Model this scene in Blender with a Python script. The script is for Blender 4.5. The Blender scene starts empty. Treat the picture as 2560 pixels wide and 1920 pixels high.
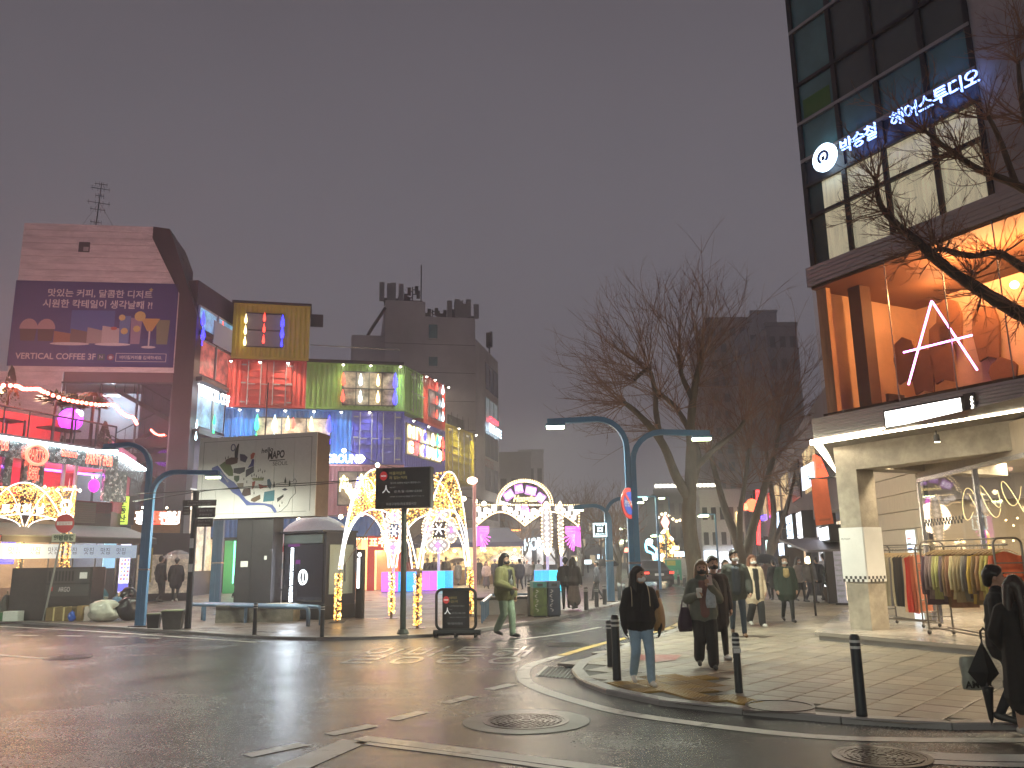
import bpy, bmesh, math, random
import numpy as np
from mathutils import Vector, Matrix
S = bpy.context.scene; C = S.collection
R = math.radians; PI = math.pi
rnd = random.Random(7)
# ------------------------------------------------------------ camera
F = 2071.0; PW, PH = 2560.0, 1920.0; CAMZ = 1.65
PITCH = math.atan(438/F); ROLL = -0.016
cam_d = bpy.data.cameras.new('camera'); cam = bpy.data.objects.new('camera', cam_d); C.objects.link(cam)
CM = Matrix.Translation((0, 0, CAMZ)) @ Matrix.Rotation(PI/2+PITCH, 4, 'X') @ Matrix.Rotation(ROLL, 4, 'Z')
cam.matrix_world = CM
cam_d.sensor_width = 36; cam_d.lens = 36*F/PW; cam_d.clip_end = 2000; cam_d.clip_start = .05
S.camera = cam
# ------------------------------------------------------------ night sky: low cloud lit by the city
W = bpy.data.worlds.new('World'); S.world = W; W.use_nodes = True
nt = W.node_tree; bg = nt.nodes['Background']
tc = nt.nodes.new('ShaderNodeTexCoord'); sx = nt.nodes.new('ShaderNodeSeparateXYZ')
rp = nt.nodes.new('ShaderNodeValToRGB'); nz = nt.nodes.new('ShaderNodeTexNoise'); mx = nt.nodes.new('ShaderNodeMix')
nt.links.new(tc.outputs['Generated'], sx.inputs[0]); nt.links.new(sx.outputs['Z'], rp.inputs[0])
e = rp.color_ramp.elements
e[0].position = 0.0; e[0].color = (.192, .180, .207, 1)
e[1].position = .75; e[1].color = (.066, .058, .066, 1)
k = e.new(.22); k.color = (.148, .138, .158, 1)
nz.inputs['Scale'].default_value = 1.3; nz.inputs['Detail'].default_value = 3
nt.links.new(tc.outputs['Generated'], nz.inputs['Vector'])
mx.data_type = 'RGBA'; mx.blend_type = 'MULTIPLY'; mx.inputs[0].default_value = .42
nt.links.new(rp.outputs[0], mx.inputs[6]); nt.links.new(nz.outputs['Fac'], mx.inputs[7])
nt.links.new(mx.outputs[2], bg.inputs['Color']); bg.inputs['Strength'].default_value = 1.46
# ------------------------------------------------------------ exposure
S.view_settings.view_transform = 'Standard'; S.view_settings.look = 'None'
S.view_settings.exposure = .32; S.view_settings.gamma = 1; S.view_settings.use_curve_mapping = False
S.render.engine = 'CYCLES'
cy = S.cycles
cy.use_denoising = True; cy.use_adaptive_sampling = True; cy.adaptive_threshold = .03; cy.adaptive_min_samples = 16; cy.max_bounces = 6; cy.diffuse_bounces = 2; cy.glossy_bounces = 3
cy.transmission_bounces = 4; cy.transparent_max_bounces = 10; cy.volume_bounces = 0
cy.sample_clamp_indirect = 4; cy.sample_clamp_direct = 12; cy.caustics_reflective = False; cy.caustics_refractive = False
# ------------------------------------------------------------ pixels to places
CM3 = CM.to_3x3()
def ray(px, py): return CM3 @ Vector(((px-PW/2)/F, -(py-PH/2)/F, -1))
def gp(px, py, z=0.0):
    d = ray(px, py); t = (z-CAMZ)/d.z
    return Vector((d.x*t, d.y*t, z))
def dp(px, py, Y):
    d = ray(px, py); t = Y/d.y
    return Vector((d.x*t, Y, CAMZ+d.z*t))
class Fac:
    "vertical plane through ground points A, B (left to right); local axes u along, v up, w outward"
    def __init__(s, A, B):
        s.A = Vector((A[0], A[1])); s.B = Vector((B[0], B[1]))
        s.u = (s.B-s.A).normalized(); s.n = Vector((s.u.y, -s.u.x)); s.L = (s.B-s.A).length
        s.M = Matrix(((s.u.x, 0, s.n.x, s.A.x), (s.u.y, 0, s.n.y, s.A.y), (0, 1, 0, 0), (0, 0, 0, 1)))
    def uv(s, px, py, w=0):
        d = ray(px, py); t = (s.n.dot(s.A)+w)/(s.n.x*d.x+s.n.y*d.y)
        P = Vector((d.x*t, d.y*t)); return ((P-s.A).dot(s.u), CAMZ+d.z*t)
    def pt(s, u, v, w=0): return s.M @ Vector((u, v, w))
    def rect(s, a, b, c, d, w=0):
        "pixel box left, top, right, bottom -> u0,u1,v0,v1"
        q = [s.uv(a, b, w), s.uv(c, b, w), s.uv(a, d, w), s.uv(c, d, w)]
        return (q[0][0]+q[2][0])/2, (q[1][0]+q[3][0])/2, (q[2][1]+q[3][1])/2, (q[0][1]+q[1][1])/2
# ------------------------------------------------------------ materials
MATS = {}
def mat(name, col=(.5, .5, .5), rough=.6, metal=0, em=None, es=0, noise=0, ns=6, bump=0, bs=60, alpha=1, trans=0, coat=0, spec=.5, stain=0, samp=None, stretch=None):
    if name in MATS: return MATS[name]
    M = bpy.data.materials.new(name); M.use_nodes = True; MATS[name] = M
    t = M.node_tree; b = t.nodes['Principled BSDF']
    c4 = (col[0], col[1], col[2], 1)
    b.inputs['Base Color'].default_value = c4; b.inputs['Roughness'].default_value = rough
    b.inputs['Metallic'].default_value = metal; b.inputs['Specular IOR Level'].default_value = spec
    if coat: b.inputs['Coat Weight'].default_value = coat; b.inputs['Coat Roughness'].default_value = .15
    if trans: b.inputs['Transmission Weight'].default_value = trans
    if alpha < 1: b.inputs['Alpha'].default_value = alpha
    if em: b.inputs['Emission Color'].default_value = (em[0], em[1], em[2], 1); b.inputs['Emission Strength'].default_value = es
    if noise or bump or stain:
        co = t.nodes.new('ShaderNodeTexCoord'); src = co.outputs['Object']
        if stretch:
            mp = t.nodes.new('ShaderNodeMapping'); mp.inputs['Scale'].default_value = stretch
            t.links.new(src, mp.inputs[0]); src = mp.outputs[0]
    if noise or stain:
        n = t.nodes.new('ShaderNodeTexNoise'); n.inputs['Scale'].default_value = ns; n.inputs['Detail'].default_value = 6; n.inputs['Roughness'].default_value = .65
        t.links.new(src, n.inputs['Vector'])
        r = t.nodes.new('ShaderNodeValToRGB'); k = max(noise, stain*.5)
        r.color_ramp.elements[0].position = .3; r.color_ramp.elements[1].position = .72
        r.color_ramp.elements[0].color = tuple(x*(1-k) for x in col)+(1,)
        r.color_ramp.elements[1].color = tuple(min(1, x*(1+k*.6)) for x in col)+(1,)
        t.links.new(n.outputs['Fac'], r.inputs[0]); out = r.outputs[0]
        if stain:
            n2 = t.nodes.new('ShaderNodeTexNoise'); n2.inputs['Scale'].default_value = ns*.23; n2.inputs['Detail'].default_value = 8
            t.links.new(src, n2.inputs['Vector'])
            r2 = t.nodes.new('ShaderNodeValToRGB'); r2.color_ramp.elements[0].position = .38; r2.color_ramp.elements[1].position = .6
            r2.color_ramp.elements[0].color = (1-stain, 1-stain, 1-stain, 1); r2.color_ramp.elements[1].color = (1, 1, 1, 1)
            t.links.new(n2.outputs['Fac'], r2.inputs[0])
            m2 = t.nodes.new('ShaderNodeMix'); m2.data_type = 'RGBA'; m2.blend_type = 'MULTIPLY'; m2.inputs[0].default_value = 1
            t.links.new(out, m2.inputs[6]); t.links.new(r2.outputs[0], m2.inputs[7]); out = m2.outputs[2]
        t.links.new(out, b.inputs['Base Color'])
        if em:
            r3 = t.nodes.new('ShaderNodeValToRGB'); r3.color_ramp.elements[0].position = .38; r3.color_ramp.elements[1].position = .66
            r3.color_ramp.elements[0].color = tuple(x*(1-k) for x in em)+(1,); r3.color_ramp.elements[1].color = tuple(x*(1+k) for x in em)+(1,)
            t.links.new(n.outputs['Fac'], r3.inputs[0]); t.links.new(r3.outputs[0], b.inputs['Emission Color'])
    if bump:
        n = t.nodes.new('ShaderNodeTexNoise'); n.inputs['Scale'].default_value = bs; n.inputs['Detail'].default_value = 4
        t.links.new(src, n.inputs['Vector'])
        bp = t.nodes.new('ShaderNodeBump'); bp.inputs['Strength'].default_value = bump; bp.inputs['Distance'].default_value = .01
        t.links.new(n.outputs['Fac'], bp.inputs['Height']); t.links.new(bp.outputs[0], b.inputs['Normal'])
    if samp: M.cycles.emission_sampling = samp
    return M
def glow(name, col=(1, 1, 1), es=1, samp=None, base=None): return mat(name, base or tuple(min(.9, c*.8+.02) for c in col), .4, em=col, es=es, samp=samp)
# ------------------------------------------------------------ mesh builder
class MB:
    def __init__(s): s.v = []; s.f = []; s.mi = []; s.cur = 0
    def add(s, vs, fs):
        k = len(s.v); s.v += [tuple(x) for x in vs]
        for f in fs: s.f.append(tuple(i+k for i in f)); s.mi.append(s.cur)
        return s
    def box(s, x0, x1, y0, y1, z0, z1, M=None):
        vs = [Vector(p) for p in ((x0, y0, z0), (x1, y0, z0), (x1, y1, z0), (x0, y1, z0), (x0, y0, z1), (x1, y0, z1), (x1, y1, z1), (x0, y1, z1))]
        if M: vs = [M @ p for p in vs]
        return s.add(vs, [(0, 3, 2, 1), (4, 5, 6, 7), (0, 1, 5, 4), (1, 2, 6, 5), (2, 3, 7, 6), (3, 0, 4, 7)])
    def poly(s, pts): return s.add(pts, [tuple(range(len(pts)))])
    def prism(s, pts, d):
        "polygon of 3d points extruded by vector d"
        n = len(pts); d = Vector(d); a = [Vector(p) for p in pts]
        fs = [tuple(range(n))[::-1], tuple(range(n, 2*n))]+[(i, (i+1) % n, n+(i+1) % n, n+i) for i in range(n)]
        return s.add(a+[p+d for p in a], fs)
    def tube(s, path, r, n=6, caps=True, closed=False, flat=1):
        P = [Vector(p) for p in path]; m = len(P)
        rs = r if isinstance(r, (list, tuple)) else [r]*m
        vs = []; ref = None
        for i in range(m):
            if closed: t = P[(i+1) % m]-P[i-1]
            else: t = P[min(i+1, m-1)]-P[max(i-1, 0)]
            if t.length < 1e-9: t = Vector((0, 0, 1))
            t.normalize()
            if ref is None: ref = Vector((0, 0, 1)) if abs(t.z) < .9 else Vector((1, 0, 0))
            x = ref-t*ref.dot(t)
            if x.length < 1e-6: x = t.orthogonal()
            x.normalize(); y = t.cross(x); ref = x
            for k in range(n):
                a = 2*PI*k/n; vs.append(P[i]+x*(math.cos(a)*rs[i])+y*(math.sin(a)*rs[i]*flat))
        fs = []
        for i in range(m if closed else m-1):
            j = (i+1) % m
            for k in range(n):
                q = (k+1) % n; fs.append((i*n+k, i*n+q, j*n+q, j*n+k))
        if caps and not closed and n > 2: fs += [tuple(range(n))[::-1], tuple((m-1)*n+k for k in range(n))]
        return s.add(vs, fs)
    def cyl(s, p0, p1, r0, r1=None, n=12): return s.tube([p0, p1], [r0, r0 if r1 is None else r1], n)
    def lathe(s, prof, n=16, c=(0, 0, 0), ax='z'):
        vs = []; m = len(prof); c = Vector(c)
        for r, z in prof:
            for k in range(n):
                a = 2*PI*k/n; x, y = r*math.cos(a), r*math.sin(a)
                vs.append(c+(Vector((x, y, z)) if ax == 'z' else Vector((x, z, y)) if ax == 'y' else Vector((z, x, y))))
        fs = [(i*n+k, i*n+(k+1) % n, (i+1)*n+(k+1) % n, (i+1)*n+k) for i in range(m-1) for k in range(n)]
        fs += [tuple(range(n))[::-1], tuple((m-1)*n+k for k in range(n))]
        return s.add(vs, fs)
    def ball(s, c, r, n=8, sc=(1, 1, 1)):
        m = max(3, n//2); vs = []; c = Vector(c)
        for i in range(1, m):
            a = PI*i/m
            for k in range(n):
                b = 2*PI*k/n; vs.append(c+Vector((math.sin(a)*math.cos(b)*r*sc[0], math.sin(a)*math.sin(b)*r*sc[1], math.cos(a)*r*sc[2])))
        t = len(vs); vs += [c+Vector((0, 0, r*sc[2])), c-Vector((0, 0, r*sc[2]))]
        fs = [(i*n+k, (i+1)*n+k, (i+1)*n+(k+1) % n, i*n+(k+1) % n) for i in range(m-2) for k in range(n)]
        fs += [(t, k, (k+1) % n) for k in range(n)]+[(t+1, (m-2)*n+(k+1) % n, (m-2)*n+k) for k in range(n)]
        return s.add(vs, fs)
    def octa(s, c, r, h=None):
        h = h or r; x, y, z = c
        return s.add([(x+r, y, z), (x, y+r, z), (x-r, y, z), (x, y-r, z), (x, y, z+h), (x, y, z-h)],
                     [(0, 1, 4), (1, 2, 4), (2, 3, 4), (3, 0, 4), (1, 0, 5), (2, 1, 5), (3, 2, 5), (0, 3, 5)])
    def mesh(s, name, mats, smooth=False):
        me = bpy.data.meshes.new(name); me.from_pydata(s.v, [], s.f)
        for m in (mats if isinstance(mats, (list, tuple)) else [mats]):
            if m: me.materials.append(m)
        if any(s.mi): me.polygons.foreach_set('material_index', s.mi)
        if smooth: me.polygons.foreach_set('use_smooth', [True]*len(s.f))
        me.validate(); me.update(); return me
    def build(s, name, mats, parent=None, smooth=False, M=None):
        return put(name, s.mesh(name, mats, smooth), parent, M)
def put(name, me, parent=None, M=None):
    o = bpy.data.objects.new(name, me); C.objects.link(o)
    if parent: o.parent = parent
    if M is not None: o.matrix_local = M if isinstance(M, Matrix) else Matrix.Translation(M)
    return o
def tag(o, label=None, cat=None, group=None, kind=None):
    if label: o['label'] = label
    if cat: o['category'] = cat
    if group: o['group'] = group
    if kind: o['kind'] = kind
    return o
def thing(name, label, cat, M=(0, 0, 0), rz=0, group=None):
    o = bpy.data.objects.new(name, None); C.objects.link(o); o.empty_display_size = .2
    o.matrix_world = M if isinstance(M, Matrix) else Matrix.Translation(M) @ Matrix.Rotation(rz, 4, 'Z')
    return tag(o, label, cat, group)
def copy_tree(o, M, label=None):
    def cp(q, par):
        c = q.copy(); C.objects.link(c); c.parent = par
        for ch in q.children: cp(ch, c)
        return c
    r = cp(o, None); r.matrix_world = M if isinstance(M, Matrix) else Matrix.Translation(M)
    if label: r['label'] = label
    return r
def box(name, m, parent, x0, x1, y0, y1, z0, z1, bev=0):
    o = MB().box(x0, x1, y0, y1, z0, z1).build(name, m, parent)
    if bev: b = o.modifiers.new('bevel', 'BEVEL'); b.width = bev; b.segments = 2
    return o
def XF(x, y, z, rz=0, rx=0, ry=0, sc=1): return Matrix.Translation((x, y, z)) @ Matrix.Rotation(rz, 4, 'Z') @ Matrix.Rotation(ry, 4, 'Y') @ Matrix.Rotation(rx, 4, 'X') @ Matrix.Scale(sc, 4)
TMP = bpy.data.scenes.new('workbench')
def baked(o):
    "mesh of an object with its modifiers, evaluated in a scratch scene"
    TMP.collection.objects.link(o); vl = TMP.view_layers[0]; vl.update()
    me = bpy.data.meshes.new_from_object(o.evaluated_get(vl.depsgraph)); TMP.collection.objects.unlink(o)
    return me
def text(s, size, m, parent=None, M=None, ext=0, bold=0, ax='CENTER', ay='CENTER', w=None, h=None, shear=0, space=1, line=1, name='lettering', outline=0, label=None):
    cu = bpy.data.curves.new('t', 'FONT'); cu.body = s; cu.size = size; cu.align_x = ax; cu.align_y = ay
    cu.extrude = ext; cu.offset = bold; cu.shear = shear; cu.space_character = space; cu.space_line = line; cu.resolution_u = 3
    if outline: cu.fill_mode = 'NONE'; cu.bevel_depth = outline; cu.bevel_resolution = 0; cu.extrude = 0
    o = bpy.data.objects.new('t', cu); me = baked(o)
    bpy.data.objects.remove(o); bpy.data.curves.remove(cu)
    me.name = name; me.materials.clear(); me.materials.append(m)
    me.polygons.foreach_set('material_index', [0]*len(me.polygons))
    if (w or h) and len(me.vertices):
        a = np.empty(len(me.vertices)*3); me.vertices.foreach_get('co', a); a = a.reshape(-1, 3)
        for i, q in ((0, w), (1, h)):
            if q:
                lo, hi = a[:, i].min(), a[:, i].max(); a[:, i] = (a[:, i]-(lo+hi)/2)*q/max(hi-lo, 1e-6)
        me.vertices.foreach_set('co', a.ravel()); me.update()
    o = put(name, me, parent, M)
    if label: o['label'] = label
    return o
def lamp(parent, kind, energy, col, loc, size=.3, rot=None, spot=None, sy=None, blend=.5):
    l = bpy.data.lights.new('lamp', kind); l.energy = energy; l.color = col
    if kind == 'AREA':
        l.size = size
        if sy: l.shape = 'RECTANGLE'; l.size_y = sy
    else: l.shadow_soft_size = size
    if spot: l.spot_size = spot; l.spot_blend = blend
    o = bpy.data.objects.new('lamp', l); C.objects.link(o); o.parent = parent; o.location = loc
    if rot: o.rotation_euler = rot
    return o
def arc(cx, cy, r, a0, a1, n, ry=None, f=lambda x, y: (x, y, 0)):
    return [f(cx+r*math.cos(R(a0+(a1-a0)*i/n)), cy+(ry or r)*math.sin(R(a0+(a1-a0)*i/n))) for i in range(n+1)]
def bez(p0, p1, p2, p3, n=12):
    p0, p1, p2, p3 = map(Vector, (p0, p1, p2, p3))
    return [p0*(1-t)**3+p1*3*t*(1-t)**2+p2*3*t*t*(1-t)+p3*t**3 for t in (i/n for i in range(n+1))]
def inpoly(x, y, P):
    c = False; n = len(P)
    for i in range(n):
        x0, y0 = P[i][:2]; x1, y1 = P[i-1][:2]
        if (y0 > y) != (y1 > y) and x < (x1-x0)*(y-y0)/(y1-y0)+x0: c = not c
    return c
def spline(P, n=8):
    "Catmull-Rom through points"
    P = [Vector(p) for p in P]; out = []
    for i in range(len(P)-1):
        a = P[max(i-1, 0)]; b = P[i]; c = P[i+1]; d = P[min(i+2, len(P)-1)]
        for k in range(n):
            t = k/n; out.append(.5*((2*b)+(c-a)*t+(2*a-5*b+4*c-d)*t*t+(3*b-a-3*c+d)*t**3))
    return out+[P[-1]]
ORD = ['first', 'second', 'third', 'fourth', 'fifth', 'sixth', 'seventh', 'eighth', 'ninth', 'tenth', 'eleventh', 'twelfth', 'thirteenth', 'fourteenth', 'fifteenth', 'sixteenth', 'seventeenth', 'eighteenth', 'nineteenth', 'twentieth', 'twenty-first', 'twenty-second']
# ============================================================ GROUND
def wet(name, col, rmin, rmax, bump, bs, ns=.6, tint=.35, grain=300, brick=None, dist=.012, wave=0):
    M = bpy.data.materials.new(name); M.use_nodes = True; t = M.node_tree; b = t.nodes['Principled BSDF']
    N = lambda k: t.nodes.new('ShaderNode'+k)
    co = N('TexCoord'); L = t.links.new
    n1 = N('TexNoise'); n1.inputs['Scale'].default_value = ns; n1.inputs['Detail'].default_value = 5; n1.inputs['Roughness'].default_value = .6
    n2 = N('TexNoise'); n2.inputs['Scale'].default_value = grain; n2.inputs['Detail'].default_value = 2
    n3 = N('TexNoise'); n3.inputs['Scale'].default_value = bs; n3.inputs['Detail'].default_value = 5; n3.inputs['Roughness'].default_value = .7
    for n in (n1, n2, n3): L(co.outputs['Object'], n.inputs['Vector'])
    r = N('MapRange'); r.inputs['From Min'].default_value = .36; r.inputs['From Max'].default_value = .64
    r.inputs['To Min'].default_value = rmin; r.inputs['To Max'].default_value = rmax
    L(n1.outputs['Fac'], r.inputs['Value'])
    rg = N('Math'); rg.operation = 'MULTIPLY_ADD'; rg.inputs[1].default_value = .34; rs_ = N('Math'); rs_.operation = 'SUBTRACT'; rs_.inputs[1].default_value = .17
    L(n2.outputs['Fac'], rg.inputs[0]); L(r.outputs[0], rg.inputs[2]); L(rg.outputs[0], rs_.inputs[0]); rs_.use_clamp = True; L(rs_.outputs[0], b.inputs['Roughness'])
    cr = N('ValToRGB'); cr.color_ramp.elements[0].color = tuple(c*(1-tint) for c in col)+(1,); cr.color_ramp.elements[1].color = tuple(c*(1+tint) for c in col)+(1,)
    ad = N('Math'); ad.operation = 'MULTIPLY_ADD'; ad.inputs[1].default_value = .5
    L(n2.outputs['Fac'], ad.inputs[0]); h = N('Math'); h.operation = 'MULTIPLY'; h.inputs[1].default_value = .5
    L(n1.outputs['Fac'], h.inputs[0]); L(h.outputs[0], ad.inputs[2]); L(ad.outputs[0], cr.inputs[0])
    out = cr.outputs[0]
    bp = N('Bump'); bp.inputs['Strength'].default_value = bump; bp.inputs['Distance'].default_value = dist
    L(n3.outputs['Fac'], bp.inputs['Height']); L(bp.outputs[0], b.inputs['Normal'])
    if wave:
        n4 = N('TexNoise'); n4.inputs['Scale'].default_value = 1.6; n4.inputs['Detail'].default_value = 3; mw = N('Mapping'); mw.inputs['Scale'].default_value = (.7, 2.2, 1)
        L(co.outputs['Object'], mw.inputs[0]); L(mw.outputs[0], n4.inputs['Vector']); b4 = N('Bump'); b4.inputs['Strength'].default_value = .6; b4.inputs['Distance'].default_value = wave
        L(n4.outputs['Fac'], b4.inputs['Height']); L(b4.outputs[0], bp.inputs['Normal'])
    if brick:
        br = N('TexBrick'); br.inputs['Scale'].default_value = 1; br.inputs['Brick Width'].default_value = brick[0]; br.inputs['Row Height'].default_value = brick[1]
        br.inputs['Mortar Size'].default_value = .008; br.inputs['Color1'].default_value = (1, 1, 1, 1); br.inputs['Color2'].default_value = (.62, .58, .56, 1); br.inputs['Mortar'].default_value = (.25, .25, .25, 1)
        mp = N('Mapping'); mp.inputs['Rotation'].default_value = (0, 0, brick[2]); L(co.outputs['Object'], mp.inputs[0]); L(mp.outputs[0], br.inputs['Vector'])
        m = N('Mix'); m.data_type = 'RGBA'; m.blend_type = 'MULTIPLY'; m.inputs[0].default_value = 1
        L(out, m.inputs[6]); L(br.outputs['Color'], m.inputs[7]); out = m.outputs[2]
        b2 = N('Bump'); b2.inputs['Strength'].default_value = .4; b2.inputs['Distance'].default_value = .004; b2.invert = True
        L(br.outputs['Fac'], b2.inputs['Height']); L(bp.outputs[0], b2.inputs['Normal']); L(b2.outputs[0], b.inputs['Normal'])
    L(out, b.inputs['Base Color']); b.inputs['Specular IOR Level'].default_value = .6
    MATS[name] = M; return M
m_road = wet('wet_asphalt', (.030, .028, .030), .10, .30, .5, 38, ns=.35, grain=32, tint=.95, dist=.022, wave=.035)
m_plaza = wet('wet_plaza_pavers', (.17, .135, .12), .26, .5, .25, 14, tint=.3, brick=(.4, .2, .3))
m_tile = [wet('wet_tile_%d' % i, c, .30, .58, .3, 30, tint=.22) for i, c in enumerate(((.24, .21, .165), (.20, .175, .14), (.27, .235, .185), (.17, .15, .13), (.23, .19, .165)))]
m_joint = mat('tile_joint', (.055, .05, .043), .7, noise=.3, ns=20)
m_kerb = wet('wet_granite_kerb', (.26, .245, .24), .18, .45, .25, 30, tint=.25)
m_white = wet('worn_white_paint', (.52, .50, .47), .25, .5, .35, 45, ns=3, tint=.38)
m_yellow = wet('worn_yellow_paint', (.50, .34, .06), .25, .5, .35, 45, ns=3, tint=.35)
m_iron = mat('cast_iron', (.10, .085, .08), .28, .9, noise=.4, ns=25, bump=.3, bs=60)
m_conc_patch = wet('wet_concrete_patch', (.11, .105, .10), .25, .5, .3, 50, tint=.3)
road = tag(MB().poly([(-220, -40, 0), (220, -40, 0), (220, 320, 0), (-220, 320, 0)]).build('road', m_road), kind='structure')

def strip(name, pts, w, m, parent, z=.004, shift=0):
    "flat painted strip along world points"
    P = [Vector((p[0], p[1], 0)) for p in pts]; mb = MB(); vs = []
    for i, p in enumerate(P):
        t = (P[min(i+1, len(P)-1)]-P[max(i-1, 0)]).normalized(); n = Vector((-t.y, t.x, 0))
        vs += [p+n*(w/2+shift)+Vector((0, 0, z)), p-n*(w/2-shift)+Vector((0, 0, z))]
    mb.add(vs, [(2*i, 2*i+1, 2*i+3, 2*i+2) for i in range(len(P)-1)])
    return mb.build(name, m, parent)
KH = .06
# --- far side plaza with kerb stones
lk = [(-420, 1536), (-200, 1546), (0, 1556), (181, 1567), (362, 1578), (497, 1587), (678, 1598), (814, 1600), (920, 1599), (1003, 1596), (1081, 1592), (1199, 1579), (1309, 1562), (1410, 1546), (1467, 1531), (1532, 1516), (1566, 1500), (1592, 1474), (1612, 1445), (1622, 1425)]
LK = [gp(*p) for p in lk]
plaza_pts = [Vector((p.x, p.y, KH)) for p in LK]+[Vector((-8, 310, KH)), Vector((-215, 310, KH)), Vector((-215, 25, KH))]
plaza = tag(MB().poly(plaza_pts[::-1]).build('plaza_pavement', m_plaza), kind='structure')
def kerb(pts, parent, name='kerb_stone', side=1, step=1.0, w=.17):
    P = spline(pts, 6); acc = [0]
    for a, b in zip(P, P[1:]): acc.append(acc[-1]+(b-a).length)
    L = acc[-1]; n = min(int(L/step), 70); cnt = 0
    def at(s):
        for i in range(len(P)-1):
            if acc[i+1] >= s: return P[i]+(P[i+1]-P[i])*((s-acc[i])/max(acc[i+1]-acc[i], 1e-6))
        return P[-1]
    s = 0
    while s < L-.1:
        a = at(s+.006); b = at(min(s+step, L)-.006); t = (b-a); 
        if t.length > .05:
            t.normalize(); nn = Vector((-t.y, t.x, 0))*side; ch = .012
            sec = [(0, -.02), (0, KH-ch), (ch, KH+.004), (w, KH+.004), (w, -.02)]
            pr = [Vector((a.x, a.y, 0))+nn*x+Vector((0, 0, z)) for x, z in sec]; pr2 = [Vector((b.x, b.y, 0))+nn*x+Vector((0, 0, z)) for x, z in sec]
            k = len(sec); mb = MB().add(pr+pr2, [tuple(range(k))[::-1], tuple(range(k, 2*k))]+[(i, (i+1) % k, k+(i+1) % k, k+i) for i in range(k)])
            mb.build(name, m_kerb, parent); cnt += 1
        s += step
        if a.y > 60: step = 6
kerb(LK[1:], plaza, side=1)
# --- near corner pavement
rk = [(2900, 1815), (2560, 1826), (2268, 1822), (2126, 1811), (1990, 1799), (1870, 1788), (1700, 1772), (1614, 1757), (1524, 1738), (1467, 1719), (1436, 1700), (1428, 1684), (1438, 1669), (1459, 1656), (1516, 1636), (1600, 1607), (1690, 1577), (1745, 1535), (1758, 1498), (1735, 1474), (1700, 1464), (1668, 1450), (1650, 1428)]
RK = [gp(*p) for p in rk]
walk_pts = [Vector((p.x, p.y, KH-.012)) for p in RK]+[Vector((14, 310, KH-.012)), Vector((215, 310, KH-.012)), Vector((215, 4, KH-.012)), Vector((12, 4, KH-.012))]
walk = tag(MB().poly(walk_pts).build('corner_pavement', m_joint), kind='structure')
kerb(RK, walk, side=-1)
# --- paving slabs: the nearest laid one by one, the rest joined
RKS = [(p.x, p.y) for p in spline(RK, 6)]; wpoly = RKS+[(14, 310), (40, 310), (40, 4), (12, 4)]
bandpx = [(1790, 1545), (1870, 1575), (1700, 1600), (1790, 1640), (1960, 1600), (2100, 1530)]
tact_px = [(1530, 1722), (1562, 1704), (1668, 1688), (1795, 1690), (1758, 1738), (1876, 1746), (1862, 1776), (1700, 1758), (1610, 1738)]
TACT = [tuple(gp(*p, z=KH)[:2]) for p in tact_px]
cover = [tuple(gp(*p, z=KH)[:2]) for p in ((1874, 1748), (2034, 1758), (2040, 1786), (1856, 1776))]
ang = R(49); ca, sa = math.cos(ang), math.sin(ang); TS = .42
cand = []
for i in range(-90, 130):
    for j in range(-40, 90):
        uo = (i+(.5 if j % 2 else 0))*TS*1.0; vo = j*TS
        x = uo*ca-vo*sa+4; y = uo*sa+vo*ca+10
        if not (2.5 < y < 40 and 0 < x < 20): continue
        if x > y*.72+2 or x > 10+y*.1: continue
        if not inpoly(x, y, wpoly): continue
        de = min(math.hypot(x-p[0], y-p[1]) for p in RKS[:70])
        if de < .30: continue
        if inpoly(x, y, TACT) or inpoly(x, y, cover): continue
        cand.append((math.hypot(x, y), x, y))
cand.sort()
tme = []
for k in range(5):
    g = TS/2-.006; mb = MB(); c = .012
    mb.add([(-g, -g, -.03), (g, -g, -.03), (g, g, -.03), (-g, g, -.03), (-g, -g, .006), (g, -g, .006), (g, g, .006), (-g, g, .006), (-g+c, -g+c, .012), (g-c, -g+c, .012), (g-c, g-c, .012), (-g+c, g-c, .012)],
           [(0, 1, 5, 4), (1, 2, 6, 5), (2, 3, 7, 6), (3, 0, 4, 7), (4, 5, 9, 8), (5, 6, 10, 9), (6, 7, 11, 10), (7, 4, 8, 11), (8, 9, 10, 11)])
    tme.append(mb.mesh('paving_slab', m_tile[k]))
vis = [q for q in cand if abs(q[1]) < q[2]*.66+.4 and q[2] > 6.5]
vset = set(vis); rest = [q for q in cand if q not in vset]
far = vis[300:]+rest
for d, x, y in vis[:300]:
    put('paving_slab', tme[rnd.choices((0, 1, 2, 3, 4), (5, 4, 3, 1, 1))[0]], walk, XF(x, y, KH-.008+rnd.uniform(-.002, .002), ang, rnd.uniform(-.006, .006), rnd.uniform(-.006, .006)))
mb = MB(); g = TS/2-.006
for d, x, y in far:
    mb.cur = rnd.choices((0, 1, 2, 3, 4), (5, 4, 3, 1, 1))[0]; M = XF(x, y, KH+rnd.uniform(-.002, .002), ang)
    mb.add([M @ Vector(p) for p in ((-g, -g, .004), (g, -g, .004), (g, g, .004), (-g, g, .004), (-g, -g, -.02), (g, -g, -.02), (g, g, -.02), (-g, g, -.02))], [(0, 1, 2, 3), (4, 5, 1, 0), (5, 6, 2, 1), (6, 7, 3, 2), (7, 4, 0, 3)])
tag(mb.build('paving_slab', m_tile, walk), kind='stuff')
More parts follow.
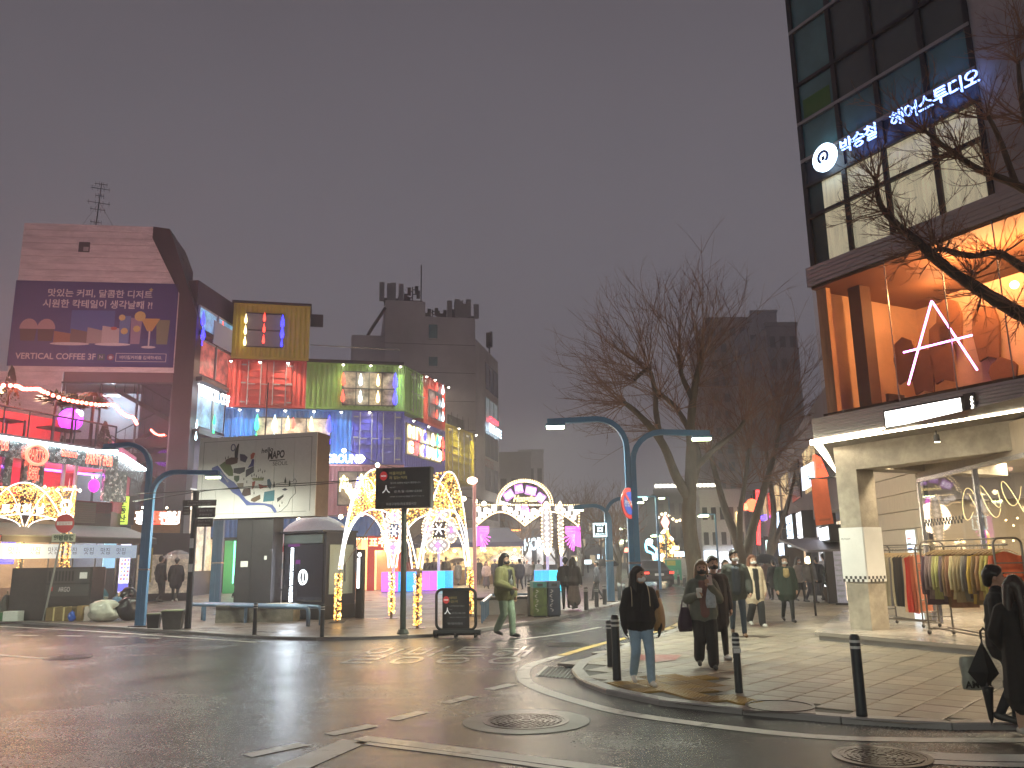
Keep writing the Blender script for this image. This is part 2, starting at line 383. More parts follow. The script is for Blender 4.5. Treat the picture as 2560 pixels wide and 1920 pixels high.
# --- tactile blocks
m_tac = [wet('tactile_yellow_%d' % i, c, .25, .5, .2, 30) for i, c in enumerate(((.36, .235, .06), (.26, .17, .06)))]
ta = R(20); tca, tsa = math.cos(ta), math.sin(ta); TT = .3; tm = []
for kind in (0, 1):
    for mm in m_tac:
        mb = MB().box(-.147, .147, -.147, .147, -.03, .006)
        if kind == 0:
            for a in range(5):
                for b_ in range(5): mb.lathe([(.022, .005), (.018, .011), (.008, .012)], 6, (-.112+a*.056, -.112+b_*.056, 0))
        else:
            for a in range(4): mb.box(-.13, .13, -.115+a*.073-.016, -.115+a*.073+.016, .005, .012)
        tm.append(mb.mesh('tactile_block', mm))
tc_ = gp(1700, 1730, KH)
for i in range(-12, 12):
    for j in range(-10, 10):
        x = tc_.x+(i*tca-j*tsa)*TT; y = tc_.y+(i*tsa+j*tca)*TT
        if inpoly(x, y, TACT) and min(math.hypot(x-p[0], y-p[1]) for p in RKS[:70]) > .32:
            put('tactile_block', tm[(2 if j >= 2 else 0)+(rnd.random() < .3)], walk, XF(x, y, KH+.002, ta))
# --- painted marks
lane = lambda pts, w, m=m_white, z=.004, nm='lane_marking': strip(nm, spline([gp(*p) for p in pts], 6), w, m, road, z)
lane([(2900, 1845), (2560, 1851), (2268, 1850), (2040, 1842), (1790, 1816), (1565, 1784), (1451, 1756), (1370, 1731), (1321, 1709), (1308, 1688), (1325, 1664), (1402, 1640)], .19)
lane([(1404, 1639), (1492, 1613), (1573, 1593), (1680, 1568), (1738, 1530)], .17, m_yellow)
for a, b_ in (((617, 1890), (760, 1861)), ((822, 1837), (934, 1814)), ((980, 1800), (1058, 1780)), ((1112, 1758), (1182, 1741)), ((1222, 1724), (1280, 1711))): lane([a, b_], .17)
lane([(640, 1958), (890, 1852)], .30); lane([(900, 1845), (1200, 1882), (1600, 1935)], .19); lane([(892, 1856), (1180, 1892), (1560, 1946)], .10)
lane([(-100, 1561), (0, 1566), (226, 1578), (452, 1593), (640, 1606)], .12)
for a, b_ in (((35, 1588), (95, 1589)), ((145, 1589.5), (205, 1590.5)), ((250, 1592), (312, 1593.5)), ((350, 1594.5), (400, 1596))): lane([a, b_], .12)
lane([(-60, 1634), (0, 1638), (131, 1648)], .12)
lane([(1290, 1600), (1420, 1583), (1500, 1568)], .12)
lane([(1670, 1489), (1712, 1486)], .14)
lane([(2290, 1886), (2420, 1894), (2700, 1897)], .26); lane([(2330, 1905), (2450, 1911), (2700, 1915)], .15)
# one-way lettering painted on the carriageway
q0 = gp(905, 1652); q1 = gp(1330, 1668); q2 = gp(930, 1612); ux = (q1-q0)
gx = text('일방통행', 1, wet('faded_road_lettering', (.20, .19, .18), .15, .4, .35, 45, ns=3, tint=.5), road, w=1, h=1, bold=.0, name='road_lettering')
vx = Vector((ux.x, ux.y, 0)); vy = Vector((q2.x-q0.x, q2.y-q0.y, 0)); cen = q0+ux*.5+vy*.5
gx.matrix_local = Matrix(((vx.x, vy.x, 0, cen.x), (vx.y, vy.y, 0, cen.y), (0, 0, 1, .005), (0, 0, 0, 1)))
# --- covers and grates
def manhole(px, py, r, label, z=0, patch=0):
    p = gp(px, py, z); t = thing('manhole_cover', label, 'manhole cover', (p.x, p.y, z+.002), rnd.random())
    if patch:
        MB().lathe([(patch, -.01), (patch, .003)], 40).build('concrete_collar', m_conc_patch, t)
    MB().lathe([(r+.05, -.01), (r+.05, .008), (r+.004, .008), (r+.004, -.004)], 40).build('frame', m_iron, t)
    mb = MB().lathe([(r, -.01), (r, .006)], 40)
    for ring, nn in ((.30, 10), (.45, 15), (.6, 20), (.75, 26), (.9, 32)):
        for i in range(nn):
            a = 2*PI*i/nn+ring; x, y = ring*r*math.cos(a), ring*r*math.sin(a)
            mb.box(-.016, .016, -.026, .026, .004, .013, XF(x, y, 0, a))
    mb.build('plate', m_iron, t)
    MB().lathe([(r*.2, .004), (r*.2, .014), (r*.12, .014), (r*.12, .004)], 16).build('hub_ring', m_iron, t)
    return t
manhole(1315, 1803, .40, 'round iron manhole cover in a pale collar in the middle of the near road', patch=.66)
manhole(1420, 1612, .38, 'round iron manhole cover beside the yellow kerb line')
manhole(2205, 1893, .34, 'iron manhole cover by the white stripes at the bottom right edge')
manhole(170, 1644, .36, 'dark manhole cover on the left side of the road')
p0 = [gp(*q, z=KH) for q in ((1874, 1748), (2034, 1758), (2040, 1786), (1856, 1776))]
cv = thing('access_cover', 'rectangular pinkish iron access cover set in the corner pavement', 'access cover', (0, 0, 0))
m_cover = mat('cover_plate', (.15, .12, .11), .35, .3, noise=.35, ns=8, bump=.4, bs=80)
MB().prism([(p.x, p.y, KH-.01) for p in p0], (0, 0, .018)).build('plate', m_cover, cv)
cc = sum(p0, Vector())/4
MB().lathe([(.36, KH), (.36, KH+.014), (.33, KH+.014), (.33, KH)], 30, (cc.x, cc.y, 0)).build('round_lid', m_iron, cv)
# gutter grate by the kerb
gq = [gp(*p) for p in ((1343, 1690), (1368, 1667), (1452, 1672), (1428, 1697))]
gr = thing('gutter_grate', 'dark drain grate with two white end bars in the gutter at the kerb bend', 'drain grate', (0, 0, 0))
MB().prism([(p.x, p.y, -.02) for p in gq], (0, 0, .023)).build('grate_bed', mat('grate_dark', (.03, .03, .03), .5), gr)
a, b_, c_, d_ = gq
for s in range(9):
    f = (s+.5)/9; p = a.lerp(d_, f); q = b_.lerp(c_, f)
    MB().tube([(p.x, p.y, .006), (q.x, q.y, .006)], .012, 4).build('bar', m_iron, gr)
for p, q in ((a, b_), (d_, c_)): strip('end_bar', [p, q], .05, m_white, gr, .008)
# red painted mark on the pavement
rm = [gp(*p, z=KH+.012) for p in ((1580, 1647), (1595, 1636), (1705, 1637), (1688, 1650), (1640, 1655))]
tag(MB().poly(rm[::-1]).build('painted_notice', wet('faded_red_paint', (.30, .08, .06), .3, .5, .2, 30, ns=4), walk))
# ============================================================ shared materials
def glass(name, tint=(1, 1, 1), fac=.10, rough=.02):
    if name in MATS: return MATS[name]
    M = bpy.data.materials.new(name); M.use_nodes = True; t = M.node_tree; t.nodes.clear()
    o = t.nodes.new('ShaderNodeOutputMaterial'); mixn = t.nodes.new('ShaderNodeMixShader'); tr = t.nodes.new('ShaderNodeBsdfTransparent'); g = t.nodes.new('ShaderNodeBsdfGlossy')
    fr = t.nodes.new('ShaderNodeFresnel'); fr.inputs[0].default_value = 1.5; ma = t.nodes.new('ShaderNodeMath'); ma.operation = 'MAXIMUM'; ma.inputs[1].default_value = fac
    tr.inputs[0].default_value = tint+(1,); g.inputs['Roughness'].default_value = rough
    t.links.new(fr.outputs[0], ma.inputs[0]); t.links.new(ma.outputs[0], mixn.inputs[0]); t.links.new(tr.outputs[0], mixn.inputs[1]); t.links.new(g.outputs[0], mixn.inputs[2]); t.links.new(mixn.outputs[0], o.inputs[0])
    MATS[name] = M; return M
m_glass = glass('clear_glass')
m_steel = mat('brushed_steel', (.36, .34, .33), .34, .85, noise=.2, ns=3, bump=.25, bs=30, stretch=(1, 40, 1))
m_dark = mat('dark_metal', (.025, .025, .028), .4, .3)
m_black = mat('black_plastic', (.012, .012, .013), .45)
m_frame = mat('window_frame_grey', (.10, .105, .11), .4, .6)
m_conc = mat('board_concrete', (.40, .355, .285), .75, noise=.22, ns=7, bump=.35, bs=25, stain=.35)
m_conc2 = mat('grey_concrete', (.42, .40, .39), .8, noise=.14, ns=3, stain=.25, bump=.15, bs=20)
m_teal = mat('dark_teal_glass', (.08, .20, .21), .12, 0, noise=.35, ns=.7, spec=.7)
m_teal2 = mat('dark_smoked_glass', (.07, .088, .085), .10, 0, noise=.3, ns=.6, spec=.7)
m_wglow = glow('warm_led_strip', (1, .86, .62), 20)
m_white_pl = mat('white_panel', (.72, .72, .70), .5, noise=.06, ns=3)
m_chrome = mat('chrome_rail', (.45, .44, .42), .25, 1)
m_blackp = mat('black_print', (.02, .02, .02), .6)
m_curtain = mat('lit_curtain', (.75, .70, .52), .8, em=(.92, .84, .55), es=.26, noise=.2, ns=3, stretch=(5, .3, 1))
# ============================================================ RIGHT BUILDING
FR = Fac((5.74, 16.36), (5.74+.474*15, 16.36-.88*15))
rb = thing('corner_building', 'dark glass corner building with steel bands and an orange lit first floor', 'building', FR.M)
UR = 13.5
zl = FR.uv(2033, 1109)[1]; ul = FR.uv(2033, 1109)[0]
zt = FR.uv(2300, 994)[1]; zo = FR.uv(2060, 705)[1]; zo2 = FR.uv(2100, 632)[1]
zl = (zl+FR.uv(2560, 1024)[1])/2
zo = (FR.uv(2025, 708)[1]+FR.uv(2560, 532)[1])/2; zo2 = (FR.uv(2015, 656)[1]+FR.uv(2560, 475)[1])/2
# lower steel fascia made of planks
n = 7
for i in range(n):
    a = zl+.09+(zt-zl-.09)*i/n; b_ = zl+.09+(zt-zl-.09)*(i+1)/n
    box('fascia_plank', m_steel, rb, ul+.02, UR, a+.004, b_-.004, -.12, .004*(i % 2))
led = box('led_strip', m_wglow, rb, ul-.05, UR, zl-.02, zl+.075, -.04, .03)
box('canopy_slab', mat('soffit_panel', (.32, .29, .25), .6, noise=.1), rb, ul, UR, zl+.08, zt-.02, -1.55, -.125)
# canopy return edge going back
e0 = FR.pt(ul, zl, 0); q = dp(2095, 1192, 22.6)
Mi = FR.M.inverted(); q1 = Mi @ Vector((q.x, q.y, zl)); q0 = Mi @ e0
MB().prism([q0+Vector((0, -.02, 0)), q1+Vector((0, -.02, 0)), q1+Vector((0, .075, 0)), q0+Vector((0, .075, 0))], (.05, 0, 0)).build('led_return', m_wglow, rb)
MB().prism([q0+Vector((.03, .09, -.02)), q1+Vector((.03, .09, 0)), q1+Vector((.03, zt-zl, 0)), q0+Vector((.03, zt-zl, -.02))], (.1, 0, 0)).build('fascia_return', m_steel, rb)
# MB().prism([q0+Vector((.1, .085, -.3)), q1+Vector((.1, .085, 0)), q1+Vector((3.4, .085, -.5)), q0+Vector((3.6, .085, -1.5))], (0, .05, 0)).build('soffit', mat('soffit_panel'), rb)
# upper steel band
n = 5
for i in range(n):
    a = zo+(zo2-zo)*i/n; b_ = zo+(zo2-zo)*(i+1)/n
    box('band_plank', m_steel, rb, FR.uv(2016, 680)[0], UR, a+.004, b_-.004, -.5, .02+.004*(i % 2))
# lit lettering box on the fascia
q = FR.rect(2212, 1014, 2406, 1053, .1); zc0 = FR.uv(2308, 1053, .1)[1]; zc1 = FR.uv(2308, 1012, .1)[1]
sb = thing('cinema_lightbox', 'white letter lightbox with two sparse rows of letters on the steel fascia', 'lightbox', FR.M)
box('case', m_dark, sb, q[0]-.03, q[1]+.03, zc0-.03, zc1+.03, .02, .10)
box('panel', glow('lightbox_white', (1, .97, .92), 3.2), sb, q[0], q[1], zc0, zc1, .1, .106)
box('rail', m_dark, sb, q[0], q[1], (zc0+zc1)/2-.006, (zc0+zc1)/2+.006, .107, .112)
hh = (zc1-zc0)/2
for ch, fu, row in (('V', .2, 1), ('R', .93, 1), ('A', .2, 0), ('T', .06, 0), ('N', .78, 0), ('1', .94, 0), ('Y', .62, 1), ('L', .36, 0)):
    text(ch, hh*.62, mat('grey_print', (.28, .28, .28), .6), sb, Matrix.Translation((q[0]+(q[1]-q[0])*fu, zc0+hh*(row+.5), .109)))
q2 = FR.uv(2425, 1020, .1)[0]
for i in range(9):
    pass
bl = thing('bulb_strip', 'short vertical strip of small white bulbs beside the letter lightbox', 'string lights', FR.M)
box('channel', m_dark, bl, q2-.12, q2+.06, zc0-.03, zc1+.06, .02, .06)
for i in range(8): MB().ball((q2+.02+.015*(i % 2), zc0+(zc1-zc0)*(i+.5)/8, .075), .016, 6).build('bulb', glow('tiny_bulb', (1, .95, .8), 6), bl)
# orange room
m_or = mat('orange_wall', (.72, .46, .29), .7, noise=.22, ns=1.4)
m_or2 = mat('rust_curtain', (.62, .36, .20), .8, noise=.3, ns=2, stretch=(6, .6, 1))
m_brn = mat('brown_trim', (.10, .045, .02), .6, noise=.3)
uo0 = FR.uv(2040, 860)[0]; D0 = -3.2
box('room_floor', m_brn, rb, uo0, UR, zt-.02, zt+.05, D0, -.02)
box('room_ceiling', mat('dark_rust_ceiling', (.22, .10, .05), .7), rb, uo0, UR, zo-.06, zo, D0, -.02)
box('room_back_wall', m_or, rb, uo0, UR, zt, zo, D0-.1, D0)
box('room_end_wall', m_or, rb, uo0-.08, uo0, zt, zo, D0, -.3)
ux_ = FR.uv(2095, 900)[0]; box('room_post', m_brn, rb, ux_-.1, ux_+.18, zt, zo-.07, -.9, -.6)
ux_ = FR.uv(2060, 900)[0]; box('corner_drape', m_or2, rb, uo0+.02, ux_+.1, zt, zo-.07, -.25, -.12)
scr = FR.uv(2250, 850)[0]; scr2 = FR.uv(2520, 760)[0]
box('screen', m_or, rb, scr, scr2, zt+.06, zo-.5, -1.55, -1.5)
for a, b_, h0, h1 in ((2262, 860, .25, .75), (2300, 850, .12, .62), (2352, 835, .18, .8), (2380, 830, .5, 1.0), (2465, 800, .3, .85), (2492, 790, .05, .35)):
    u_ = FR.uv(a, b_, -1.4)[0]; H = zo-.6-zt; zb = zt+H*h0+.1; zz = zt+H*h1
    MB().prism([(u_-.02, zz, 0), (u_-.2, zz-.1, 0), (u_-.26, zz-.45*(zz-zb), 0), (u_-.2, zb, 0), (u_-.05, zb+.06, 0), (u_+.16, zb-.02, 0), (u_+.24, zz-.4*(zz-zb), 0), (u_+.18, zz-.12, 0)], (0, 0, .06)).build('garment_shadow', mat('umber_shadow', (.22, .085, .03), .8, noise=.2), rb, M=(0, 0, -1.42))  # flat brown shapes painting the shadows of clothes on the backlit screen
for a in (2230, 2376, 2520): u_ = FR.uv(a, 850)[0]; box('glass_joint', m_chrome, rb, u_-.008, u_+.008, zt+.005, zo-.005, -.03, -.012)
us = [uo0]+[FR.uv(a, 850)[0] for a in (2230, 2376, 2520)]+[UR]
for a, b_ in zip(us, us[1:]): MB().poly([(a+.01, zt, -.02), (b_-.01, zt, -.02), (b_-.01, zo, -.02), (a+.01, zo, -.02)]).build('glass_pane', glass('room_glass', (1, .93, .86), .05), rb)
for a, ww in ((2200, 40), (2330, 85), (2425, 100), (2540, 75)):
    u_ = FR.uv(a, 850)[0]; lamp(rb, 'POINT', ww, (1, .50, .20), (u_, zo-.45, -.9 if a > 2300 else -1.9), .12)
u_, v_ = FR.uv(2536, 712, -1); MB().ball((u_, v_, -1), .07, 12).build('ceiling_bulb', glow('amber_bulb', (1, .75, .35), 12), rb)
for a, b_ in ((2155, 948), (2198, 945)):
    u_, v_ = FR.uv(a, b_, -2.2); MB().ball((u_, v_, -2.2), .05, 10).build('table_lamp', glow('amber_bulb'.replace('amber', 'amber2'), (1, .7, .35), 9), rb)
box('counter', m_brn, rb, FR.uv(2150, 960, -2)[0], FR.uv(2225, 950, -2)[0], zt+.05, zt+.6, -2.4, -1.9)
# violet neon A
na = thing('neon_letter', 'large violet neon letter A leaning behind the orange room glass', 'neon sign', FR.M)
m_nv = glow('violet_neon', (.86, .36, 1), 6)
for a, b_ in (((2329, 752), (2271, 962)), ((2329, 752), (2443, 925)), ((2259, 881), (2430, 838))):
    p = FR.uv(*a, -.1); q = FR.uv(*b_, -.1); MB().cyl((p[0], p[1], -.1), (q[0], q[1], -.1), .017, n=8).build('tube', m_nv, na)
# dark curtain wall above
W0 = -.16
zs = [FR.uv(2006, 404, W0)[1], FR.uv(1996, 312, W0)[1], FR.uv(1974, 84, W0)[1]]
mu = [FR.uv(2015, 500, W0)[0]]+[FR.uv(*p, W0)[0] for p in ((2093, 290), (2199, 310), (2312, 200), (2445, 260))]
zsill = zo2; zmid = FR.uv(2075, 520, W0)[1]; ztopwin = FR.uv(2160, 392, W0)[1]
step = zs[2]-zs[1]; lev = [zsill, zmid, ztopwin, zs[0], zs[1], (zs[1]+zs[2])/2-.2, zs[2], zs[2]+(zs[1]-zs[0]), zs[2]+.5*step+.4, zs[2]+step]
box('tower_core', m_conc2, rb, mu[0]-.02, mu[-1], zsill-.05, lev[-1]+4, -6, -.6)
m_tealc = mat('teal_column', (.02, .055, .055), .3, noise=.3)
for i in range(len(lev)-1):
    for j in range(4):
        a, b_ = mu[j]+.05, mu[j+1]-.05; c, d = lev[i]+.04, lev[i+1]-.04
        lit = i < 2 and not (j == 0 and i < 0)
        mm = m_curtain if lit else (m_teal if (i == 3 or j == 0 or i == 6) else m_teal2)
        if i == 2: mm = mat('sign_band', (.012, .018, .03), .3)
        if lit and j == 0:
            box('pane', m_tealc, rb, a, a+(b_-a)*.38, c, d, W0-.12, W0-.06); a += (b_-a)*.4
        box('pane', mm, rb, a, b_, c, d, W0-.12, W0-.05)
for j, u_ in enumerate(mu): box('mullion', m_dark, rb, u_-.05, u_+.05, zsill, lev[-1], W0-.14, W0)
for i, z_ in enumerate(lev): box('transom', m_steel if i in (3, 4, 6) else m_dark, rb, mu[0]-.04, mu[-1]+.04, z_-.035, z_+.035, W0-.14, W0+.012)
box('stone_pier', m_conc2, rb, mu[-1]+.05, UR, zsill, lev[-1]+1, -1.5, W0-.02)
box('notice', mat('green_notice', (.05, .16, .03), .6), rb, mu[0]+.12, mu[1]-.15, lev[4]+.08, lev[4]+.5, W0-.049, W0-.045)
# hair salon sign
hs = thing('salon_sign', 'glowing blue white Korean lettering with a round emblem on the dark glass facade', 'sign', FR.M)
m_bl = glow('blue_white_neon', (.22, .36, 1), 4.5)
u0 = FR.uv(2120, 398, 0)[0]; u1 = FR.uv(2436, 234, 0)[0]; zc = (lev[2]+lev[3])/2; sh = lev[3]-lev[2]
for i, ch in enumerate('박승철 헤어스투디오'):
    if ch == ' ': continue
    text(ch, sh*.60, m_bl, hs, Matrix.Translation((u0+(u1-u0)*i/9, zc, .02)), ext=.02, bold=-.004)
u_ = FR.uv(2066, 406, 0)[0]
MB().lathe([(sh*.5, 0), (sh*.5, .06), (sh*.46, .07)], 28, (u_, zc, 0)).build('emblem_disc', glow('blue_white_disc', (.62, .82, 1), 4), hs)
MB().tube([(u_+sh*.20*math.cos(R(a)), zc+sh*.20*math.sin(R(a)), .085) for a in range(-60, 241, 20)], sh*.05, 6).build('emblem_ring', mat('navy_print', (.01, .05, .25), .5), hs)
MB().box(u_-sh*.06, u_+sh*.06, zc-sh*.12, zc+sh*.02, .08, .095).build('emblem_bar', mat('navy_print'), hs)
# platform, column and beam
zp = KH+.15
plat_w = [FR.pt(-.05, 0, .05), FR.pt(13, 0, .05), FR.pt(13, 0, -6), Vector((9.9, 22.5, 0)), Vector((8.6, 22.5, 0))]
plat = thing('shop_platform', 'raised pale stone platform in front of the clothes shop', 'platform', (0, 0, 0))
m_plat = wet('polished_stone', (.36, .32, .28), .16, .34, .1, 12, tint=.14)
MB().prism([(p.x, p.y, zp-.06) for p in plat_w][::-1], (0, 0, .06)).build('top_slab', m_plat, plat)
MB().prism([(p.x, p.y, -.02) for p in [FR.pt(0, 0, 0), FR.pt(13, 0, 0), FR.pt(13, 0, -6), Vector((9.9, 22.4, 0)), Vector((8.6, 22.4, 0))]][::-1], (0, 0, zp+.02-.061)).build('riser', m_conc2, plat)
cb = gp(2181, 1577, zp); cl = Mi @ cb; cs = .50
zbm = FR.uv(2300, 1154, cl.z)[1]
col = thing('concrete_column', 'rough concrete column and beam carrying the steel canopy', 'column', FR.M)
MB().box(cl.x-cs, cl.x, zp, zl+.07, cl.z-cs, cl.z).build('shaft', m_conc, col)
MB().box(cl.x+.002, UR, zbm, zl+.07, cl.z-.5, cl.z-.003).build('beam', m_conc, col)
MB().box(cl.x-cs+.003, cl.x-.003, zbm+.04, zl+.07, cl.z-5, cl.z-cs).build('cross_beam', m_conc, col)
# printed sheet wrapped round the column
pw = .006
za, zb = FR.uv(2150, 1318, cl.z)[1], FR.uv(2160, 1455, cl.z)[1]
ps = thing('column_wrap', 'white printed sheet with a checkered lower border wrapped round the concrete column', 'poster', FR.M)
MB().box(cl.x-cs-.05, cl.x+.012, zb, za, cl.z+.004, cl.z+.016).build('front_sheet', m_white_pl, ps)
MB().box(cl.x+.004, cl.x+.03, zb, za, cl.z-cs-.02, cl.z+.003).build('side_sheet', m_white_pl, ps)
sq = .055
for r_ in range(2):
    for k in range(10):
        if (r_+k) % 2 == 0: box('check_square', m_blackp, ps, cl.x-cs-.05+k*sq, cl.x-cs-.05+(k+1)*sq, zb+r_*sq, zb+(r_+1)*sq, cl.z+.0162, cl.z+.0172)
        if (r_+k) % 2 and k < 9: box('check_square', m_blackp, ps, cl.x+.0302, cl.x+.031, zb+r_*sq, zb+(r_+1)*sq, cl.z-k*sq-sq, cl.z-k*sq)
text('MUTNAM', .05, m_blackp, ps, Matrix.Translation((cl.x-cs+.10, za-.22, cl.z+.0165)))
# ============================================================ CLOTHES SHOP behind the column
FS = Fac((9.04, 21.6), (9.04-.097*15, 21.6-.995*15))
sh_ = thing('clothes_shop', 'warm lit clothes shop with ribbed side wall and tall shop windows', 'shop', FS.M)
us = FS.uv(2318, 1400)[0]; zc_ = zl-.02
m_rib = mat('ribbed_panel', (.42, .35, .26), .55, noise=.12, ns=2, stretch=(8, 1, 1))
nb = 9
for i in range(nb):
    a = zp+(zc_-zp)*i/nb; b_ = zp+(zc_-zp)*(i+1)/nb
    MB().box(0, us-.06, a+.008, b_-.008, -.12, .02).build('wall_panel', m_rib, sh_)
box('panel_backing', m_dark, sh_, -.05, us-.05, zp, zc_, -.2, -.121)
m_in = mat('shop_interior', (.50, .42, .31), .7, noise=.15, ns=1)
box('interior_end', m_in, sh_, -1.1, -1, zp, zc_, -5, -.3)
box('interior_back', m_in, sh_, -1, 13, zp, zc_, -5.1, -5)
box('interior_floor', m_plat, sh_, -1, 13, zp-.02, zp+.004, -5, -.1)
box('interior_ceiling', mat('shop_ceiling', (.40, .36, .30), .8), sh_, -1, 13, zc_-.1, zc_, -5, -.2)
sp_w = [FR.pt(ul+.1, 0, -.2), FR.pt(UR, 0, -.2), FS.pt(13, 0, -.1), FS.pt(-2, 0, -.1), Vector((q.x, q.y, 0)) if False else FR.M @ Vector((q1.x, 0, q1.z))]
SOFF = MB().prism([FS.M.inverted() @ Vector((p.x, p.y, zc_+.03)) for p in sp_w], (0, .05, 0)).build('soffit_board', mat('soffit_slat', (.20, .18, .155), .6, noise=.2, ns=8), sh_)
zg = FS.uv(2320, 1197)[1]
vu = [us, FS.uv(2450, 1300)[0], FS.uv(2600, 1300)[0], FS.uv(2760, 1300)[0]]
for u_ in vu: box('window_post', m_chrome, sh_, u_-.035, u_+.035, zp, zg, -.06, .03)
box('window_head', m_chrome, sh_, us, 13, zg-.03, zg+.05, -.06, .03); box('head_panel', m_rib, sh_, us, 13, zg+.055, zc_, -.05, .0)
for a, b_ in zip(vu, vu[1:]): MB().poly([(a+.04, zp, 0), (b_-.04, zp, 0), (b_-.04, zg-.03, 0), (a+.04, zg-.03, 0)]).build('glass_pane', glass('shop_glass', (1, 1, 1), .16), sh_)
cz = FS.uv(2400, 1308)[1]
for r_ in range(2):
    for k in range(26):
        if (k+r_) % 2 == 0:
            a = us+.08+k*.075
            box('window_check', m_blackp, sh_, a, a+.075, cz+r_*.07, cz+.07+r_*.07, .003, .005)
text('HOTOGRA', .16, glow('pale_sign', (.9, 1, .95), 1.5), sh_, Matrix.Translation((FS.uv(2530, 1358)[0], FS.uv(2530, 1358)[1], -.5)))
# festoon reflections in the shop window shaped as glowing curls, and garments standing inside
m_fw = glow('fairy_warm', (1, .72, .32), 7)
for k in range(46):
    u_ = us+.3+rnd.random()*3.2; v_ = zg-.15-rnd.random()*1.3
    MB().octa((u_, v_, -1.2-rnd.random()*2.5), .022).build('spot_bulb', m_fw, sh_)
for k in range(4):
    u_ = us+.5+k*.9; P = [(u_+.35*math.sin(t*.5+k)*1.1, zg-.35-.28*math.sin(t*.7)-.02*t, -.8) for t in range(0, 14)]
    MB().tube(spline(P, 4), .005, 5).build('festoon_reflection', glow('reflection_yellow', (1, .8, .35), 1.6), sh_)
mn = thing('display_mannequin', 'golden lit display figure inside the shop window', 'mannequin', FS.M @ XF(us+.75, zp, -.9))
MB().lathe([(.16, 0), (.16, .03), (.02, .05), (.02, .85), (.13, .9), (.17, 1.05), (.13, 1.2), (.18, 1.42), (.1, 1.5), (.05, 1.55), (.055, 1.62), (.08, 1.7), (.075, 1.8), (.03, 1.85)], 14, ax='y').build('torso', mat('gold_cloth', (.55, .38, .10), .4, .3), mn, True)
tb = thing('display_table', 'dark display table with a red ornament inside the shop', 'table', FS.M @ XF(us+1.7, zp, -1))
box('table_top', m_dark, tb, -.6, .6, .72, .78, -.3, .3)
for a in (-.5, .5): box('leg', m_dark, tb, a-.03, a+.03, 0, .72, -.03, .03)
MB().ball((.3, .95, .1), .17, 10).build('red_ornament', mat('red_gloss', (.6, .02, .02), .3), tb, True)
for k, (a, b_, w_) in enumerate(((2234, 1180, .9), (2287, 1164, .9), (2348, 1146, .9), (2520, 1165, -.6), (2365, 1195, -.6), (2640, 1120, .9))):
    u_ = FS.uv(a, b_, w_)[0]
    sp = thing('spot_light', ('First spotlight from the concrete column under the shop canopy', 'Second spotlight from the concrete column under the shop canopy', 'Third spotlight from the concrete column under the shop canopy', 'Ceiling spotlight well inside the shop right of the window post', 'Ceiling spotlight inside the shop just above the left window post', 'Spotlight under the shop canopy beyond the right picture edge')[k], 'spotlight', FS.M @ XF(u_, zc_-.002, w_))
    MB().cyl((0, 0, 0), (0, -.07, 0), .012, n=6).build('stem', m_black, sp)
    MB().lathe([(.04, -.07), (.055, -.2), (.05, -.2)], 10, ax='y').build('can', m_black, sp)
    MB().lathe([(.045, -.203), (.045, -.207)], 10, ax='y').build('lens', glow('spot_lens', (1, .88, .66), 25), sp)
    lamp(sp, 'SPOT', 260, (1, .80, .52), (0, -.23, 0), .05, (-PI/2, 0, 0) if False else (R(90)+PI, 0, 0), R(110))
for a in (-1.5, .5, 2.5): lamp(sh_, 'AREA', 200, (1, .83, .56), (us+a, zc_-.15, -2.2), 1.2, (-PI/2, 0, 0))
# leaning lit menu board and reflection-bright sign left of the glass
lb = thing('lit_price_board', 'bright white lit board covered in coloured lines by the shop wall', 'lit board', FS.M @ XF(us-.62, zp, .06))
box('case', m_white_pl, lb, -.28, .28, 0, 1.95, -.05, 0)
box('panel', glow('price_panel', (.75, .90, 1), 1.0), lb, -.26, .26, .03, 1.92, .001, .006)
for k in range(16):
    y_ = .15+k*.105
    box('printed_line', mat(('print_red', 'print_blue', 'print_grey')[k % 3], ((.7, .15, .15), (.1, .2, .6), (.3, .35, .4))[k % 3], .6), lb, -.22, -.22+.2+.22*rnd.random(), y_, y_+.035, .0065, .008)
